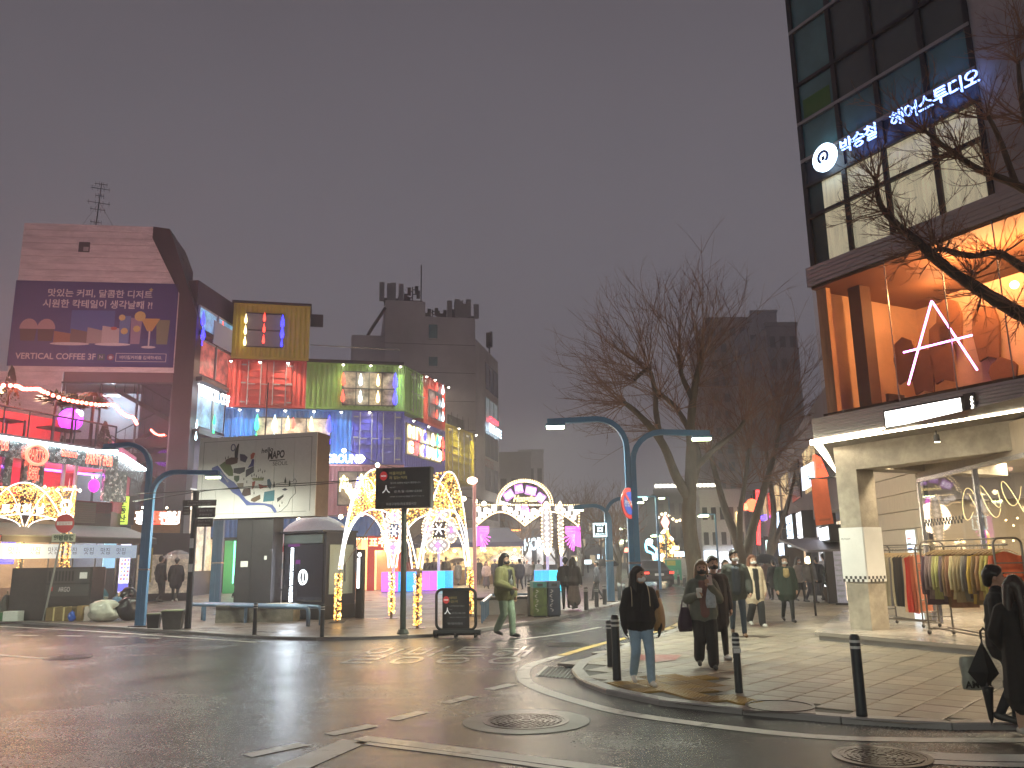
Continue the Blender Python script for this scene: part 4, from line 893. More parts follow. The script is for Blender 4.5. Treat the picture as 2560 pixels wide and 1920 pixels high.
# plants on the terrace
m_leafd = mat('dark_leaf', (.035, .06, .025), .7, noise=.4)
def tuft(parent, c, r, n, m, name, long=1.0, up=.3):
    mb = MB(); c = Vector(c)
    for i in range(n):
        a = rnd.random()*2*PI; el = rnd.uniform(-.2, 1.3)
        d = Vector((math.cos(a)*math.cos(el), math.sin(el)*long, math.sin(a)*math.cos(el))); p = c+d*r*rnd.uniform(.2, 1); s = r*.22
        e1 = d.orthogonal().normalized()*s*.4; mb.add([p-e1, p+e1, p+d*s*2.2+Vector((0, -.3*s, 0))], [(0, 1, 2)])
    return mb.build(name, m, parent)
def palm(parent, c, r, n, m):
    mb = MB(); c = Vector(c)
    for i in range(n):
        a = 2*PI*i/n; pts = [c+Vector((math.cos(a)*r*t, r*(.7*t-.9*t*t), math.sin(a)*r*t)) for t in (0, .25, .5, .75, 1)]
        for k in range(4):
            s = Vector((-math.sin(a), 0, math.cos(a)))*(.16*r*(1-k*.2)); mb.add([pts[k]-s, pts[k]+s, pts[k+1]+s*.8, pts[k+1]-s*.8], [(0, 1, 2, 3)])
    return mb.build('fronds', m, parent)
def pfc(px, py, w): a, b = FC.uv(px, py, w); return (a, b, w)
for k, (px, py, lab) in enumerate(((140, 1003, 'left'), (185, 1012, 'middle'), (232, 1012, 'right'))):
    c = pfc(px, py, -.6); t = thing('parasol_plant', 'dark drooping round shrub at the %s of the pub terrace canopy' % lab, 'shrub', FC.M @ Matrix.Translation((c[0], zt0+.1, -.6)))
    hh = c[1]-zt0-.1; MB().cyl((0, 0, 0), (0, hh, 0), .05, n=6).build('trunk', m_pier, t); tuft(t, (0, hh, 0), .62, 260, m_leafd, 'crown', .6)
c = pfc(236, 990, -.3); t = thing('potted_palm', 'small palm with arching fronds above the pub terrace', 'palm', FC.M @ Matrix.Translation((c[0], zt0+.1, -.3)))
MB().cyl((0, 0, 0), (0, c[1]-zt0-.1, 0), .06, .05, 6).build('trunk', m_pier, t); palm(t, (0, c[1]-zt0-.1, 0), .75, 12, mat('palm_leaf', (.12, .06, .03), .6))
for k, (px, py, h_, lab) in enumerate(((18, 1020, 1.5, 'tall cone tree at the left end of the pub terrace'), (258, 1105, 1.1, 'small cone tree at the right end of the pub terrace'))):
    c = pfc(px, py, -.35); t = thing('cone_tree', lab, 'shrub', FC.M @ Matrix.Translation((c[0], zt0+.1 if k else c[1], -.35)))
    mb = MB()
    for i in range(260):
        f = rnd.random()**.7; a = rnd.random()*6.28; r_ = .36*(1-f)+.02; p = Vector((r_*math.cos(a), f*h_+.15, r_*math.sin(a))); mb.add([p, p+Vector((.07, -.09, .03)), p+Vector((-.05, -.11, .05))], [(0, 1, 2)])
    mb.build('crown', m_leafd, t); MB().cyl((0, 0, 0), (0, h_*.8, 0), .05, n=6).build('trunk', m_pier, t)
# red bulb garland
gl = thing('bulb_garland', 'string of bright red bulbs sagging along the pub terrace roof', 'string lights', (0, 0, 0))
gpts = []
for px, py, w in ((-20, 958, .1), (40, 960, .1), (60, 968, .1), (95, 968, .1), (110, 975, .1), (160, 993, .1), (205, 1002, .1), (250, 1008, .1), (285, 1008, .1)):
    a, b = FC.uv(px, py, w); gpts.append(FC.pt(a, b, w))
for px, py in ((300, 1024), (318, 1036), (333, 1040), (342, 1055)):
    a, b = FC2.uv(px, py, .1); gpts.append(FC2.pt(a, b, .1))
gs = spline(gpts, 4); MB().tube(gs, .012, 4).build('wire', m_black, gl)
m_gb = glow('red_bulb', (1, .12, .08), 34)
for i, p in enumerate(gs): MB().ball(p-Vector((0, 0, .07)), .075, 7).build('bulb', m_gb, gl)
gl2 = thing('bulb_garland', 'short curve of tiny red bulbs on the stairwell glass', 'string lights', FV.M)
pp = [FV.uv(*p, .1) for p in ((378, 1075), (386, 1083), (398, 1088), (410, 1087))]
for a, b in spline([(a, b, 0) for a, b in pp], 3) and [(p.x, p.y) for p in spline([(a, b, 0) for a, b in pp], 3)]: MB().ball((a, b, .1), .05, 6).build('bulb', m_gb, gl2)
# street level eatery
aw = thing('eatery_front', 'street level eatery with green awning, clear curtains and lit interior under the pub', 'eatery', FC.M)
zA1 = FC.uv(150, 1310)[1]
za_b = FC.uv(150, 1343, 1.6)[1]; za_t = FC.uv(150, 1314, .1)[1]
MB().prism([(0, za_t, .05), (LC+.8, za_t, .05), (LC+.8, za_b, 1.7), (0, za_b, 1.7)][::-1], (0, .04, 0)).build('awning', mat('green_awning', (.16, .20, .18), .6, noise=.2), aw)
box('awning_valance', mat('valance', (.06, .06, .055), .6), aw, 0, LC+.8, za_b-.2, za_b-.002, 1.66, 1.72)
box('sign_board', m_pier, aw, 0, LC, za_t+.05, zw0-.06, -.1, .0)
for k in range(9): z_ = za_t+.15+k*(zw0-za_t-.25)/9; box('louvre', mat('olive_slat', (.13, .125, .10), .5), aw, LC*.52, LC*.86, z_, z_+.07, .0, .08)
u, v = FC.uv(165, 1275, .1); text('요', .8, glow('ice_white', (.8, .92, 1), 5), aw, Matrix.Translation((u, v, .1)), bold=.02); box('sign_plate', mat('beige_plate', (.45, .38, .28), .6), aw, u-1.2, u+.5, v-.6, v+.7, 0, .05)
box('interior_back', mat('eatery_wall', (.36, .27, .19), .7, noise=.35, ns=1), aw, -.5, LC+.5, 0, zw0-.5, -2.6, -2.5)
box('counter', mat('eatery_counter', (.12, .08, .06), .6), aw, 0, LC, 0, .9, -1.6, -1.4)
for i in range(6): MB().poly([(LC*i/6+.06, .1, 1.5), (LC*(i+1)/6-.06, .1, 1.5), (LC*(i+1)/6-.06, za_b-.1, 1.55), (LC*i/6+.06, za_b-.1, 1.55)]).build('clear_curtain', glass('vinyl', (.9, .9, .92), .07, .25), aw)
for i in range(7): MB().cyl((LC*i/6, 0, 1.5), (LC*i/6, za_b, 1.5), .03, n=6).build('curtain_post', m_frame, aw)
box('ice_banner', mat('pale_blue_banner', (.5, .6, .7), .6, em=(.55, .75, 1), es=.35), aw, 0, LC*.98, za_b-.75, za_b-.25, 1.56, 1.58)
for k in range(7): text('맛집', .28, mat('navy_print2', (.10, .16, .25), .6), aw, Matrix.Translation((LC*(.1+.125*k), za_b-.5, 1.584)))
for k, f in enumerate((.15, .5, .82)): lamp(aw, 'POINT', 190, (1, .78, .5), (LC*f, 2.3, -.6), .2)
u0_, u1_ = FC.uv(2, 1380, 1.4)[0], FC.uv(36, 1380, 1.4)[0]; box('blue_poster', glow('blue_poster', (.04, .06, 1), 1.2), aw, max(.1, u0_), u1_, FC.uv(20, 1410, 1.4)[1], FC.uv(20, 1347, 1.4)[1], 1.38, 1.42)
u, v = FC.uv(277, 1388, 1); box('wall_screen', glow('cyan_screen', (.4, .75, .95), .8), aw, u-.3, u+.3, v-.5, v+.5, .9, .95)
# lit menu tower
p = dp(306, 1486, 34); zmt = p.z-KH; mt = thing('menu_lightbox', 'tall violet white lit menu panel with a grid of dishes beside the eatery', 'lightbox', XF(p.x, p.y, p.z, R(-18)))
k_ = p.y/ F*1.0; hM = (1486-1371)*p.y/F*1.04; wM = 30*p.y/F
box('stand', m_dark, mt, -wM/2, wM/2, .02, .13, -zmt, -.001); box('case', m_dark, mt, -wM/2-.05, wM/2+.05, 0, .15, 0, hM+.05); box('panel', glow('menu_white', (.72, .70, 1), 2.2), mt, -wM/2, wM/2, -.006, -.001, .08, hM)
for i in range(9):
    for j in range(3): box('dish_photo', mat(('dish_a', 'dish_b', 'dish_c', 'dish_d')[(i*3+j*5) % 4], ((.6, .2, .15), (.25, .2, .6), (.6, .45, .2), (.2, .3, .5))[(i*3+j*5) % 4], .5, em=((.9, .3, .3), (.4, .35, .9), (.9, .7, .4), (.35, .45, .8))[(i*3+j*5) % 4], es=.6), mt, -wM/2+.06+j*wM*.31, -wM/2+.06+j*wM*.31+wM*.22, -.012, -.0065, hM*(.28+.075*i), hM*(.28+.075*i+.05))
box('head_text_bar', mat('red_print', (.6, .05, .08), .6), mt, -wM*.4, wM*.3, -.011, -.0065, hM*.955, hM*.975)
box('figure_panel', glow('menu_blue', (.12, .14, .8), 1.0), mt, -wM/2, wM/2, -.011, -.0065, .1, hM*.22)
# yellow property agent signs
FY = Fac(dp(290, 1300, 36.5)[:2], dp(325, 1300, 36.8)[:2])
q = FY.rect(291, 1241, 321, 1311); ys = thing('agency_sign', 'upright glowing yellow green sign with dark Korean letters above the awning', 'sign', FY.M)
box('case', m_frame, ys, q[0]-.03, q[1]+.25, q[2]-.03, q[3]+.03, -.25, 0); box('panel', glow('lime_panel', (.72, .95, .12), .95), ys, q[0], q[1], q[2], q[3], .001, .008)
for k, ch in enumerate('부동산'): text(ch, (q[3]-q[2])*.29, mat('forest_print', (.02, .05, .02), .6), ys, Matrix.Translation(((q[0]+q[1])/2, q[3]-(q[3]-q[2])*(.19+.31*k), .01)), bold=.012)
box('bracket', m_dark, ys, q[0], q[1], q[2]-.15, q[2]-.04, -.2, -.05)
FY2 = Fac(dp(330, 1300, 37.2)[:2], dp(450, 1300, 38.2)[:2]); q = FY2.rect(331, 1276, 452, 1318)
y2 = thing('agency_fascia', 'orange brown shop fascia with white and red Korean letters under the dark pier', 'sign', FY2.M)
box('board', mat('fascia_ochre', (.30, .15, .04), .6, noise=.2), y2, q[0], q[1], q[2]-.25, q[3], -.2, 0)
wd_ = (q[1]-q[0]); x_ = q[0]+.35
for k, ch in enumerate('홍대부동산컨설팅'): text(ch, .62, glow('sign_white', (1, .97, .95), 3) if k not in (2, 3, 4) else glow('sign_red', (1, .08, .04), 2.5), y2, Matrix.Translation((x_+k*(wd_-.5)/7.6, (q[2]+q[3])/2, .02)), bold=.018)
box('shop_wall', m_pier, y2, q[0]-.3, q[1]+.6, 0, q[2]-.26, -.6, -.3)
for k in range(2): box('shop_window', mat('agent_window', (.4, .35, .3), .4, em=(1, .8, .55), es=.22, noise=.5), y2, q[0]+.3+k*1.3, q[0]+1.4+k*1.3, .4, 2.1, -.29, -.25)
for k in range(4): a = x_+k*1.0; MB().ball((a, q[3]+.1, .35), .06, 6).build('gooseneck_bulb', glow('gooseneck', (1, .85, .6), 8), y2)
MB().box(q[0]+.55, q[0]+.95, .9, 2.4, -.1, -.05).build('yellow_banner', mat('yellow_banner', (.55, .42, .06), .6), y2)
for k, ch in enumerate('부동'): text(ch, .36, mat('red_print'), y2, Matrix.Translation((q[0]+.75, 2.1-k*.6, -.045)), bold=.01)
# ============================================================ STACKED CONTAINER MALL
FK = Fac(dp(578, 1000, 45.8)[:2], dp(1010, 1000, 48.0)[:2])
FD = Fac(FK.B, dp(1112, 1000, 54.4)[:2])
FE = Fac(FD.B, dp(1183, 1000, 59.5)[:2])
def cpaint(nm, c): return mat(nm, c, .42, noise=.14, ns=1.2, stain=.12, coat=.2)
c_yel, c_red, c_grn = cpaint('yellow_container', (.55, .45, .04)), cpaint('red_container', (.55, .06, .045)), cpaint('green_container', (.24, .44, .09))
c_blu, c_pur, c_pnk = cpaint('blue_container', (.035, .16, .50)), cpaint('indigo_container', (.07, .065, .46)), cpaint('pink_container', (.52, .22, .26))
m_rod = mat('lock_rod', (.35, .35, .36), .4, .6)
m_night = mat('night_window', (.03, .03, .035), .08, spec=.8)
m_barlit = mat('bar_window', (.25, .2, .16), .3, em=(1, .75, .45), es=.16, noise=.9, ns=2.2)
def doors(t, u0, u1, v0, v1, m):
    for k in range(2):
        a = u0+(u1-u0)*k/2+.03; b_ = u0+(u1-u0)*(k+1)/2-.03
        d = box('door', m, t, a, b_, v0+.08, v1-.08, .02, .07)
        for i in range(7): z_ = v0+.2+(v1-v0-.45)*i/6; box('panel_ridge', m, d, a+.12, b_-.12, z_, z_+.09, .07, .105)
        for f in (.25, .78):
            x_ = a+(b_-a)*f; MB().cyl((x_, v0+.03, .13), (x_, v1-.03, .13), .028, n=6).build('lock_rod', m_rod, d)
            box('lock_handle', m_rod, d, x_, x_+.4, (v0+v1)/2-.1, (v0+v1)/2-.05, .14, .17)
        for f in (.08, .5, .9): z_ = v0+(v1-v0)*f; box('hinge', m_rod, d, (a-.05) if k == 0 else b_-.22, (a+.22) if k == 0 else b_+.05, z_-.04, z_+.04, .075, .11)
def window(t, u0, u1, v0, v1, m, nx=2, ny=2, w=0, glassy=False):
    f = box('window', m, t, u0, u1, v0, v1, w-.05, w+.012)
    for i in range(nx+1): x_ = u0+(u1-u0)*i/nx; box('frame_bar', m_dark, f, x_-.03, x_+.03, v0-.03, v1+.03, w+.0125, w+.05)
    for i in range(ny+1): z_ = v0+(v1-v0)*i/ny; box('frame_bar', m_dark, f, u0, u1, z_-.03, z_+.03, w+.0125, w+.045)
    return f
def goose(t, u, v, w=0, e=26, col=(1, .93, .78)):
    MB().tube([(u, v, w), (u, v+.06, w+.15), (u, v+.03, w+.28)], .02, 5).build('lamp_arm', m_dark, t)
    MB().lathe([(.03, .05), (.10, -.03), (.095, -.035)], 8, (u, v, w+.3), 'y').build('lamp_shade', m_dark, t)
    MB().ball((u, v-.04, w+.3), .075, 8).build('lamp_bulb', glow('goose_bulb', (1, .93, .75), 30), t)
    lamp(t, 'SPOT', e*50, col, (u, v-.1, w+.3), .06, (R(-90)-.25, 0, 0), R(140), blend=.8)
def cont(label, F_, p, paint, side=None, depth=2.6):
    "p = u0,u1,v0,v1"
    t = thing('shipping_container', label, 'container', F_.M, group=None); u0, u1, v0, v1 = p
    corr(F_, u0+.1, u1-.1, v0+.14, v1-.1, 0).build('wall_sheet', paint, t)
    box('body', paint, t, u0+.06, u1-.06, v0+.05, v1-.05, -depth, -.06)
    for a, b_ in ((u0, u0+.1), (u1-.1, u1)): box('corner_post', paint, t, a, b_, v0+.1, v1-.1, -.12, .03)
    box('bottom_rail', paint, t, u0, u1, v0+.01, v0+.14, -.1, .034); box('top_rail', paint, t, u0, u1, v1-.1, v1-.01, -.1, .034)
    return t
Z = lambda F_, px, py: F_.uv(px, py)[1]
zy1, zy0 = Z(FK, 675, 761), Z(FK, 675, 899); zg1, zg0 = Z(FK, 888, 909), Z(FK, 888, 1025); zp0 = Z(FK, 945, 1161); zk0 = Z(FK, 920, 1291)
U = lambda px, py=1000: FK.uv(px, py)[0]
t = cont('yellow corrugated container at the top left of the stack with a square window', FK, (U(581, 830), U(774, 830), zy0, zy1), c_yel)
box('roof_edge', m_dark, t, U(577, 830), U(777, 830), zy1, zy1+.12, -2.6, .15)
a, b_ = U(614, 830), U(706, 830); v0, v1 = Z(FK, 660, 868), Z(FK, 660, 785); window(t, a, b_, v0, v1, mat('mauve_window', (.10, .085, .09), .15, em=(.5, .4, .42), es=.10), 2, 2, .03)
for i in range(3):
    z_ = v0+(v1-v0)*(.14+.33*i)
    drop(t, a, z_, .2, .62, m_warm); drop(t, (a+b_)/2, z_+.15, .2, .58, m_redd); drop(t, b_, z_-.05, .2, .85 if i else .5, m_blue)
box('terrace_flag', m_dark, t, U(776, 800), U(808, 800), Z(FK, 790, 812), Z(FK, 790, 781), -.5, -.4)
t = cont('red corrugated container with double doors at the left of the stack', FK, (U(568, 960), U(765, 960), zg0, zy0-.02), c_red)
doors(t, U(603, 960), U(729, 960), zg0+.1, zy0-.1, c_red)
for px in (579, 651, 721): goose(t, U(px, 905), zy0-.2, .03, 22, (1, .75, .55))
t = cont('green corrugated container with a wide grid window in the middle of the stack', FK, (U(766, 960), U(1010, 960), zg0, zg1), c_grn)
a, b_ = U(857, 970), U(987, 970); v0, v1 = Z(FK, 920, 1014), Z(FK, 920, 931); window(t, a, b_, v0, v1, m_barlit, 4, 2, .03)
for i, mm in enumerate((m_redd, m_cool, m_warm, m_blue)):
    for j in range(2): drop(t, a+(b_-a)*(.0+.335*i), v0+(v1-v0)*(.25+.5*j), .2, .78 if mm is not m_blue else 1.0, mm)
for px in (858, 926, 1000): goose(t, U(px, 910), zg1-.12, .03, 26, (.95, 1, .7))
MB().tube([(U(775, 880), zg1+1.1, -.3), (U(1000, 880), zg1+1.0, -.3)], .03, 5).build('roof_rail', m_chrome, t)
MB().poly([(U(775, 880), zg1, -.3), (U(1000, 880), zg1, -.3), (U(1000, 880), zg1+1.0, -.3), (U(775, 880), zg1+1.05, -.3)]).build('roof_glass', glass('rail_glass', (.9, .9, .95), .06), t)
box('roof_edge', m_dark, t, U(766, 900), U(1010, 900), zg1, zg1+.2, -2.5, -.02)
zq0 = zp0
t = cont('long blue corrugated container with a lit cafe window above the map board', FK, (U(561, 1080), U(879, 1080), zp0, zg0-.02), c_blu)
a, b_ = U(641, 1080), U(826, 1080); v1 = Z(FK, 730, 1045); window(t, a, b_, zp0+.5, v1, mat('cafe_lit', (.4, .3, .2), .4, em=(1, .78, .5), es=.36, noise=.8, ns=1.4), 3, 2, .03)
for px, mm, s in ((643, m_green, 1), (687, m_cool, 1), (720, m_warm, .9), (733, m_redd, .7), (778, m_warm, .9), (823, m_blue, 1.1)): drop(t, U(px, 1060), v1-.35, .2, s, mm); drop(t, U(px, 1060), v1-1.25, .2, s*.7, mm)
for px in (600, 645, 714, 785, 853): goose(t, U(px, 1030), zg0-.15, .03, 26, (.75, .92, 1))
t = cont('blue lower container hidden behind the map board', FK, (U(561, 1220), U(800, 1220)-.02, zk0, zp0-.02), c_blu)
t = cont('indigo corrugated container with double doors at the corner of the stack', FK, (U(879, 1090), U(1010, 1090), zp0, zg0-.02), c_pur)
doors(t, U(884, 1090), U(1000, 1090), zp0+.05, zg0-.1, c_pur); goose(t, U(923, 1030), zg0-.15, .1, 26, (.85, .9, 1))
t = cont('pink corrugated container with a neon squiggle window behind the information booth', FK, (U(800, 1220), U(1010, 1220), zk0, zp0-.02), c_pnk)
a, b_ = U(845, 1220), U(942, 1220); v0, v1 = Z(FK, 890, 1263), Z(FK, 890, 1180); window(t, a, b_, v0, v1, mat('mauve_lit', (.3, .25, .2), .4, em=(1, .8, .5), es=.07, noise=.6, ns=1.5), 2, 2, .03)
m_sq = glow('squiggle_neon', (1, .88, .45), 4.5)
for k in range(4):
    P = [(a+(b_-a)*((i+.5)/11), v0+(v1-v0)*(.5+.44*math.sin(i*1.9+k*1.3)*math.cos(i*.7+k)), .12) for i in range(11)]; MB().tube(spline(P, 5), .035, 5).build('neon_squiggle', m_sq, t)
drop(t, a+(b_-a)*.5, (v0+v1)/2, .2, 1.3, m_blue)
u = U(860, 1146); v = Z(FK, 880, 1148); text('PLAYGROUND', 1, glow('sign_white2', (.9, .95, 1), 6), t, Matrix.Translation((U(838, 1146), v, .25)), w=U(902)-U(760), h=.5, bold=.02, ext=.03)
# side faces
VD = lambda px, py: FD.uv(px, py)
LD = FD.L; zgs = zg1
t = cont('green container end with ribbed doors on the receding side', FD, (.02, VD(1057, 990)[0], zg0, zg1), c_grn); doors(t, .9, VD(1055, 990)[0]-.1, zg0+.05, zg1-.1, c_grn); goose(t, VD(1052, 935)[0], zg1-.15, .1, 22, (.95, 1, .7))
t = cont('small red container end with a tall window on the receding side', FD, (VD(1058, 990)[0], LD, zg0-.25, zg1+.1), c_red); a, b_ = VD(1071, 1010)[0], VD(1102, 1020)[0]; window(t, a, b_, zg0+.3, zg1-.7, mat('mauve_window'), 2, 2, .03)
for j in range(3): drop(t, (a+b_)/2, zg0+.6+j*.9, .15, .6, m_redd); drop(t, b_, zg0+.6+j*.9, .15, .7, m_cool)
for f in (.3, .95): goose(t, VD(1058, 990)[0]+(LD-VD(1058, 990)[0])*f, zg1-.05, .05, 22, (1, .75, .55))
t = cont('indigo container side carrying the neon letter window', FD, (.02, LD, zp0-.2, zg0-.02 if False else zg0-.26), c_pur)
a, b_ = VD(1014, 1100)[0], VD(1101, 1100)[0]; v0, v1 = (VD(1014, 1138)[1]+VD(1101, 1157)[1])/2, (VD(1014, 1056)[1]+VD(1101, 1090)[1])/2
window(t, a, b_, v0, v1, mat('mauve_lit'), 3, 2, .03)
m_lt = glow('letter_neon', (1, .82, .40), 5)
for row, wd in ((1, 'MPLAY'), (0, 'GROUND')):
    for i, ch in enumerate(wd):
        f = (i+.5)/len(wd); x_ = a+(b_-a)*f; y_ = v0+(v1-v0)*(.25+.5*row)
        if ch == 'R': text('♥', .9, glow('heart_red', (1, .06, .05), 5), t, Matrix.Translation((x_, y_, .15)), w=.7, h=.8)
        else: text(ch, 1, m_lt, t, Matrix.Translation((x_, y_, .15)), w=(b_-a)/len(wd)*.72, h=(v1-v0)*.40, outline=.045)
for f, r_, mm in ((.42, .75, m_blue), (.42, .25, m_blue), (.66, .7, m_cool), (.80, .75, m_green), (.80, .3, m_green), (.97, .7, m_redd), (.97, .3, m_redd), (.25, .7, m_redd)): drop(t, a+(b_-a)*f, v0+(v1-v0)*r_, .25, .85, mm)
for f in (.1, .45): goose(t, LD*f, zg0-.45, .05, 22, (.85, .9, 1))
ye0, ye1 = FE.uv(1150, 1210)[1], (FE.uv(1114, 1056)[1]+FE.uv(1183, 1085)[1])/2
t = cont('yellow container end behind the light arch at the far right of the stack', FE, (.05, FE.L, ye0, ye1), c_yel); doors(t, .5, FE.L-.6, ye0+.2, ye1-.2, c_yel)
for f in (.3, .92): goose(t, FE.L*f, ye1-.15, .08, 26, (1, .9, .5))
for i in range(6): MB().cyl((FE.L*i/5, ye1, -.4), (FE.L*i/5, ye1+1.1, -.4), .025, n=5).build('roof_post', m_chrome, t)
box('roof_screen', m_dark, t, FE.L*.35, FE.L*.9, ye1, ye1+.9, -.6, -.5)
# street level of the mall
ml = thing('mall_ground_floor', 'street level shops of the container mall under blue sheeting with a red entrance', 'shop row', FK.M)
corr(FK, U(440, 1310), U(1010, 1310), zk0-1.1, zk0, .04).build('blue_sheet', c_blu, ml)
box('shop_back', mat('shop_back_dark', (.10, .07, .07), .7), ml, U(440, 1400), U(1010, 1400), 0, zk0-1.1, -3.2, -3)
box('shop_ceiling', m_dark, ml, U(440, 1400), U(1010, 1400), zk0-1.2, zk0-1.1, -3, 0)
for px0, px1, mm in ((490, 532, glow('green_shop', (.10, .55, .20), .22)), (555, 600, glow('green_shop', (1, 1, 1), 1)), (640, 690, mat('pale_shop', (.5, .5, .5), .5, em=(.8, .85, 1), es=.3)), (860, 905, mat('orange_shop', (.5, .2, .1), .5, em=(1, .35, .15), es=.4)), (905, 945, glow('amber_shop', (1, .62, .25), 1.2)), (945, 1010, mat('orange_shop'))):
    box('shop_front', mm, ml, U(px0, 1400), U(px1, 1400), .05, zk0-1.25, -1.1, -1.0)
for px in (497, 540, 607): box('neon_post', glow('orange_neon', (1, .55, .10), 5), ml, U(px, 1400)-.04, U(px, 1400)+.04, .6, zk0-1.3, -.3, -.22)
box('neon_post', glow('mint_neon', (.2, 1, .6), 3), ml, U(584, 1400)-.04, U(584, 1400)+.04, .6, zk0-1.3, -.3, -.22)
box('neon_head', glow('orange_neon'), ml, U(590, 1400), U(607, 1400), zk0-1.4, zk0-1.3, -.3, -.22) if False else None
for i in range(26): MB().ball((U(830)+(U(1000)-U(830))*i/25, zk0-1.25, .15), .06, 6).build('eave_bulb', glow('eave_bulb_red', (1, .5, .25), 7), ml)
for px in (927, 1005): box('red_post', mat('red_gate', (.55, .05, .03), .5, em=(1, .1, .05), es=.18), ml, U(px, 1400)-.2, U(px, 1400)+.2, 0, zk0-1.1, .0, .25)
box('red_lintel', mat('red_gate'), ml, U(927, 1350), U(1010, 1350), zk0-1.9, zk0-1.15, .0, .22)
text('표주박', .55, glow('amber_text', (1, .8, .35), 3), ml, Matrix.Translation((U(955, 1350), zk0-1.5, .25)), bold=.02)
for px, e_, cl_ in ((515, 120, (.5, 1, .6)), (670, 90, (.8, .9, 1)), (880, 150, (1, .5, .3)), (950, 220, (1, .65, .35))): lamp(ml, 'POINT', e_, cl_, (U(px, 1400), zk0-1.8, -.5), .25)
for px in (537, 470): 
    pass
# globe balloon
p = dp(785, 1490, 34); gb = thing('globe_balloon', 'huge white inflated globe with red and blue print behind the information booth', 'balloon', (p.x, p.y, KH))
MB().ball((0, 0, 1.75), 1.72, 28).build('skin', mat('balloon_skin', (.72, .73, .76), .45, noise=.08, ns=2, em=(.8, .85, 1), es=.10), gb, True)  # faint emission added to brighten the shaded skin
MB().lathe([(.5, 0), (.55, .1), (.45, .16)], 16).build('base_ring', m_dark, gb)
for s, z_, c, hh, an in (('MA', 2.15, 'print_red2', .5, -28), ('nn', 1.5, 'print_pale_blue', .42, -30), ('Wax', .95, 'print_red2', .22, -32)):
    for k, ch in enumerate(s):
        a2 = R(an+k*9); el = math.asin((z_-1.75)/1.72); r_ = 1.74*math.cos(el)
        Mx = Matrix.Translation((r_*math.sin(a2), -r_*math.cos(a2), z_)) @ Matrix.Rotation(a2, 4, 'Z') @ Matrix.Rotation(PI/2+el*-1, 4, 'X')
        text(ch, hh, mat(c, (.55, .06, .09) if 'red' in c else (.35, .5, .62), .6), gb, Mx, bold=.01)
# ============================================================ GREY OFFICE BLOCK BEHIND
FG = Fac(dp(877, 1000, 68)[:2], dp(1189, 1000, 70)[:2]); FG2 = Fac(FG.B, dp(1246, 1000, 79)[:2])
og = thing('concrete_office_block', 'grey concrete office block with rooftop aerials behind the container stack', 'building', FG.M)
m_og = mat('office_concrete', (.50, .465, .46), .85, noise=.10, ns=.8, stain=.22, bump=.1, bs=6)
ug = lambda px, py=900: FG.uv(px, py)
hL, hM_, hR = ug(920, 836)[1], ug(1010, 752)[1], ug(1120, 793)[1]
box('left_wing', m_og, og, ug(877)[0], ug(961)[0], 0, hL, -12, -.3); box('tower', m_og, og, ug(961)[0], ug(1062)[0]+.02, 0, hM_, -12, 0); box('right_wing', m_og, og, ug(1062)[0]+.02, FG.L, 0, hR, -12, -.003)
Mg2 = FG.M.inverted() @ FG2.M; hS = (FG2.uv(1189, 868)[1]+FG2.uv(1246, 888)[1])/2
MB().box(.02, FG2.L, 0, hS, -10, 0).build('side_wing', m_og, og, M=Mg2)
for i in range(1, 9): z_ = hR*i/9; box('joint_line', mat('joint_dark', (.16, .145, .14), .8), og, ug(961)[0], FG.L, z_-.03, z_+.03, .0, .008)
for px, py0, py1 in ((1072, 811, 846), (1072, 892, 915)): a = ug(px, py0)[0]; w_ = box('window', m_teal, og, a, a+.75, ug(px, py1)[1], ug(px, py0)[1], .0, .02); box('sill', m_og, w_, a-.05, a+.8, ug(px, py1)[1]-.1, ug(px, py1)[1], .0, .08)
for py0, py1 in ((920, 983), (1004, 1064), (1089, 1147), (1172, 1230), (1255, 1300)):
    a, b_ = FG2.uv(1213, py0)[0], FG2.uv(1243, py0)[0]; v0, v1 = FG2.uv(1228, py1)[1], FG2.uv(1228, py0)[1]
    w_ = MB().box(a, b_, v0, v1, 0, .03).build('window', m_night if py0 != 1004 else mat('pale_window', (.2, .25, .26), .3, em=(.6, .75, .8), es=.18), og, M=Mg2)
    for f in (0, .33, .66, 1): MB().box(a+(b_-a)*f-.05, a+(b_-a)*f+.05, v0, v1, .03, .06).build('frame', m_frame, w_)
u, v = FG2.uv(1231, 1078); text('MAMA APPLE', 1, glow('cyan_sign', (.6, .85, 1), 5), og, Mg2 @ Matrix.Translation((u, v, .3)), w=5.2, h=.8, bold=.02)
MB().box(u-2, u+1.4, v+.7, v+1.05, .2, .3).build('red_sign', glow('sign_red2', (1, .05, .08), 4), og, M=Mg2)
u, v = FG2.uv(1222, 1160); text('CSTYLE', 1, mat('dim_red', (.3, .08, .08), .6), og, Mg2 @ Matrix.Translation((u, v, .05)), w=3.5, h=.7)
u, v = FG2.uv(1235, 1262); MB().box(u-3, u+2, v, v+.15, 1, 1.2).build('tube_lamp', glow('tube_white', (1, .97, .85), 6), og, M=Mg2)
m_ant = mat('antenna_grey', (.22, .21, .21), .5, noise=.2)
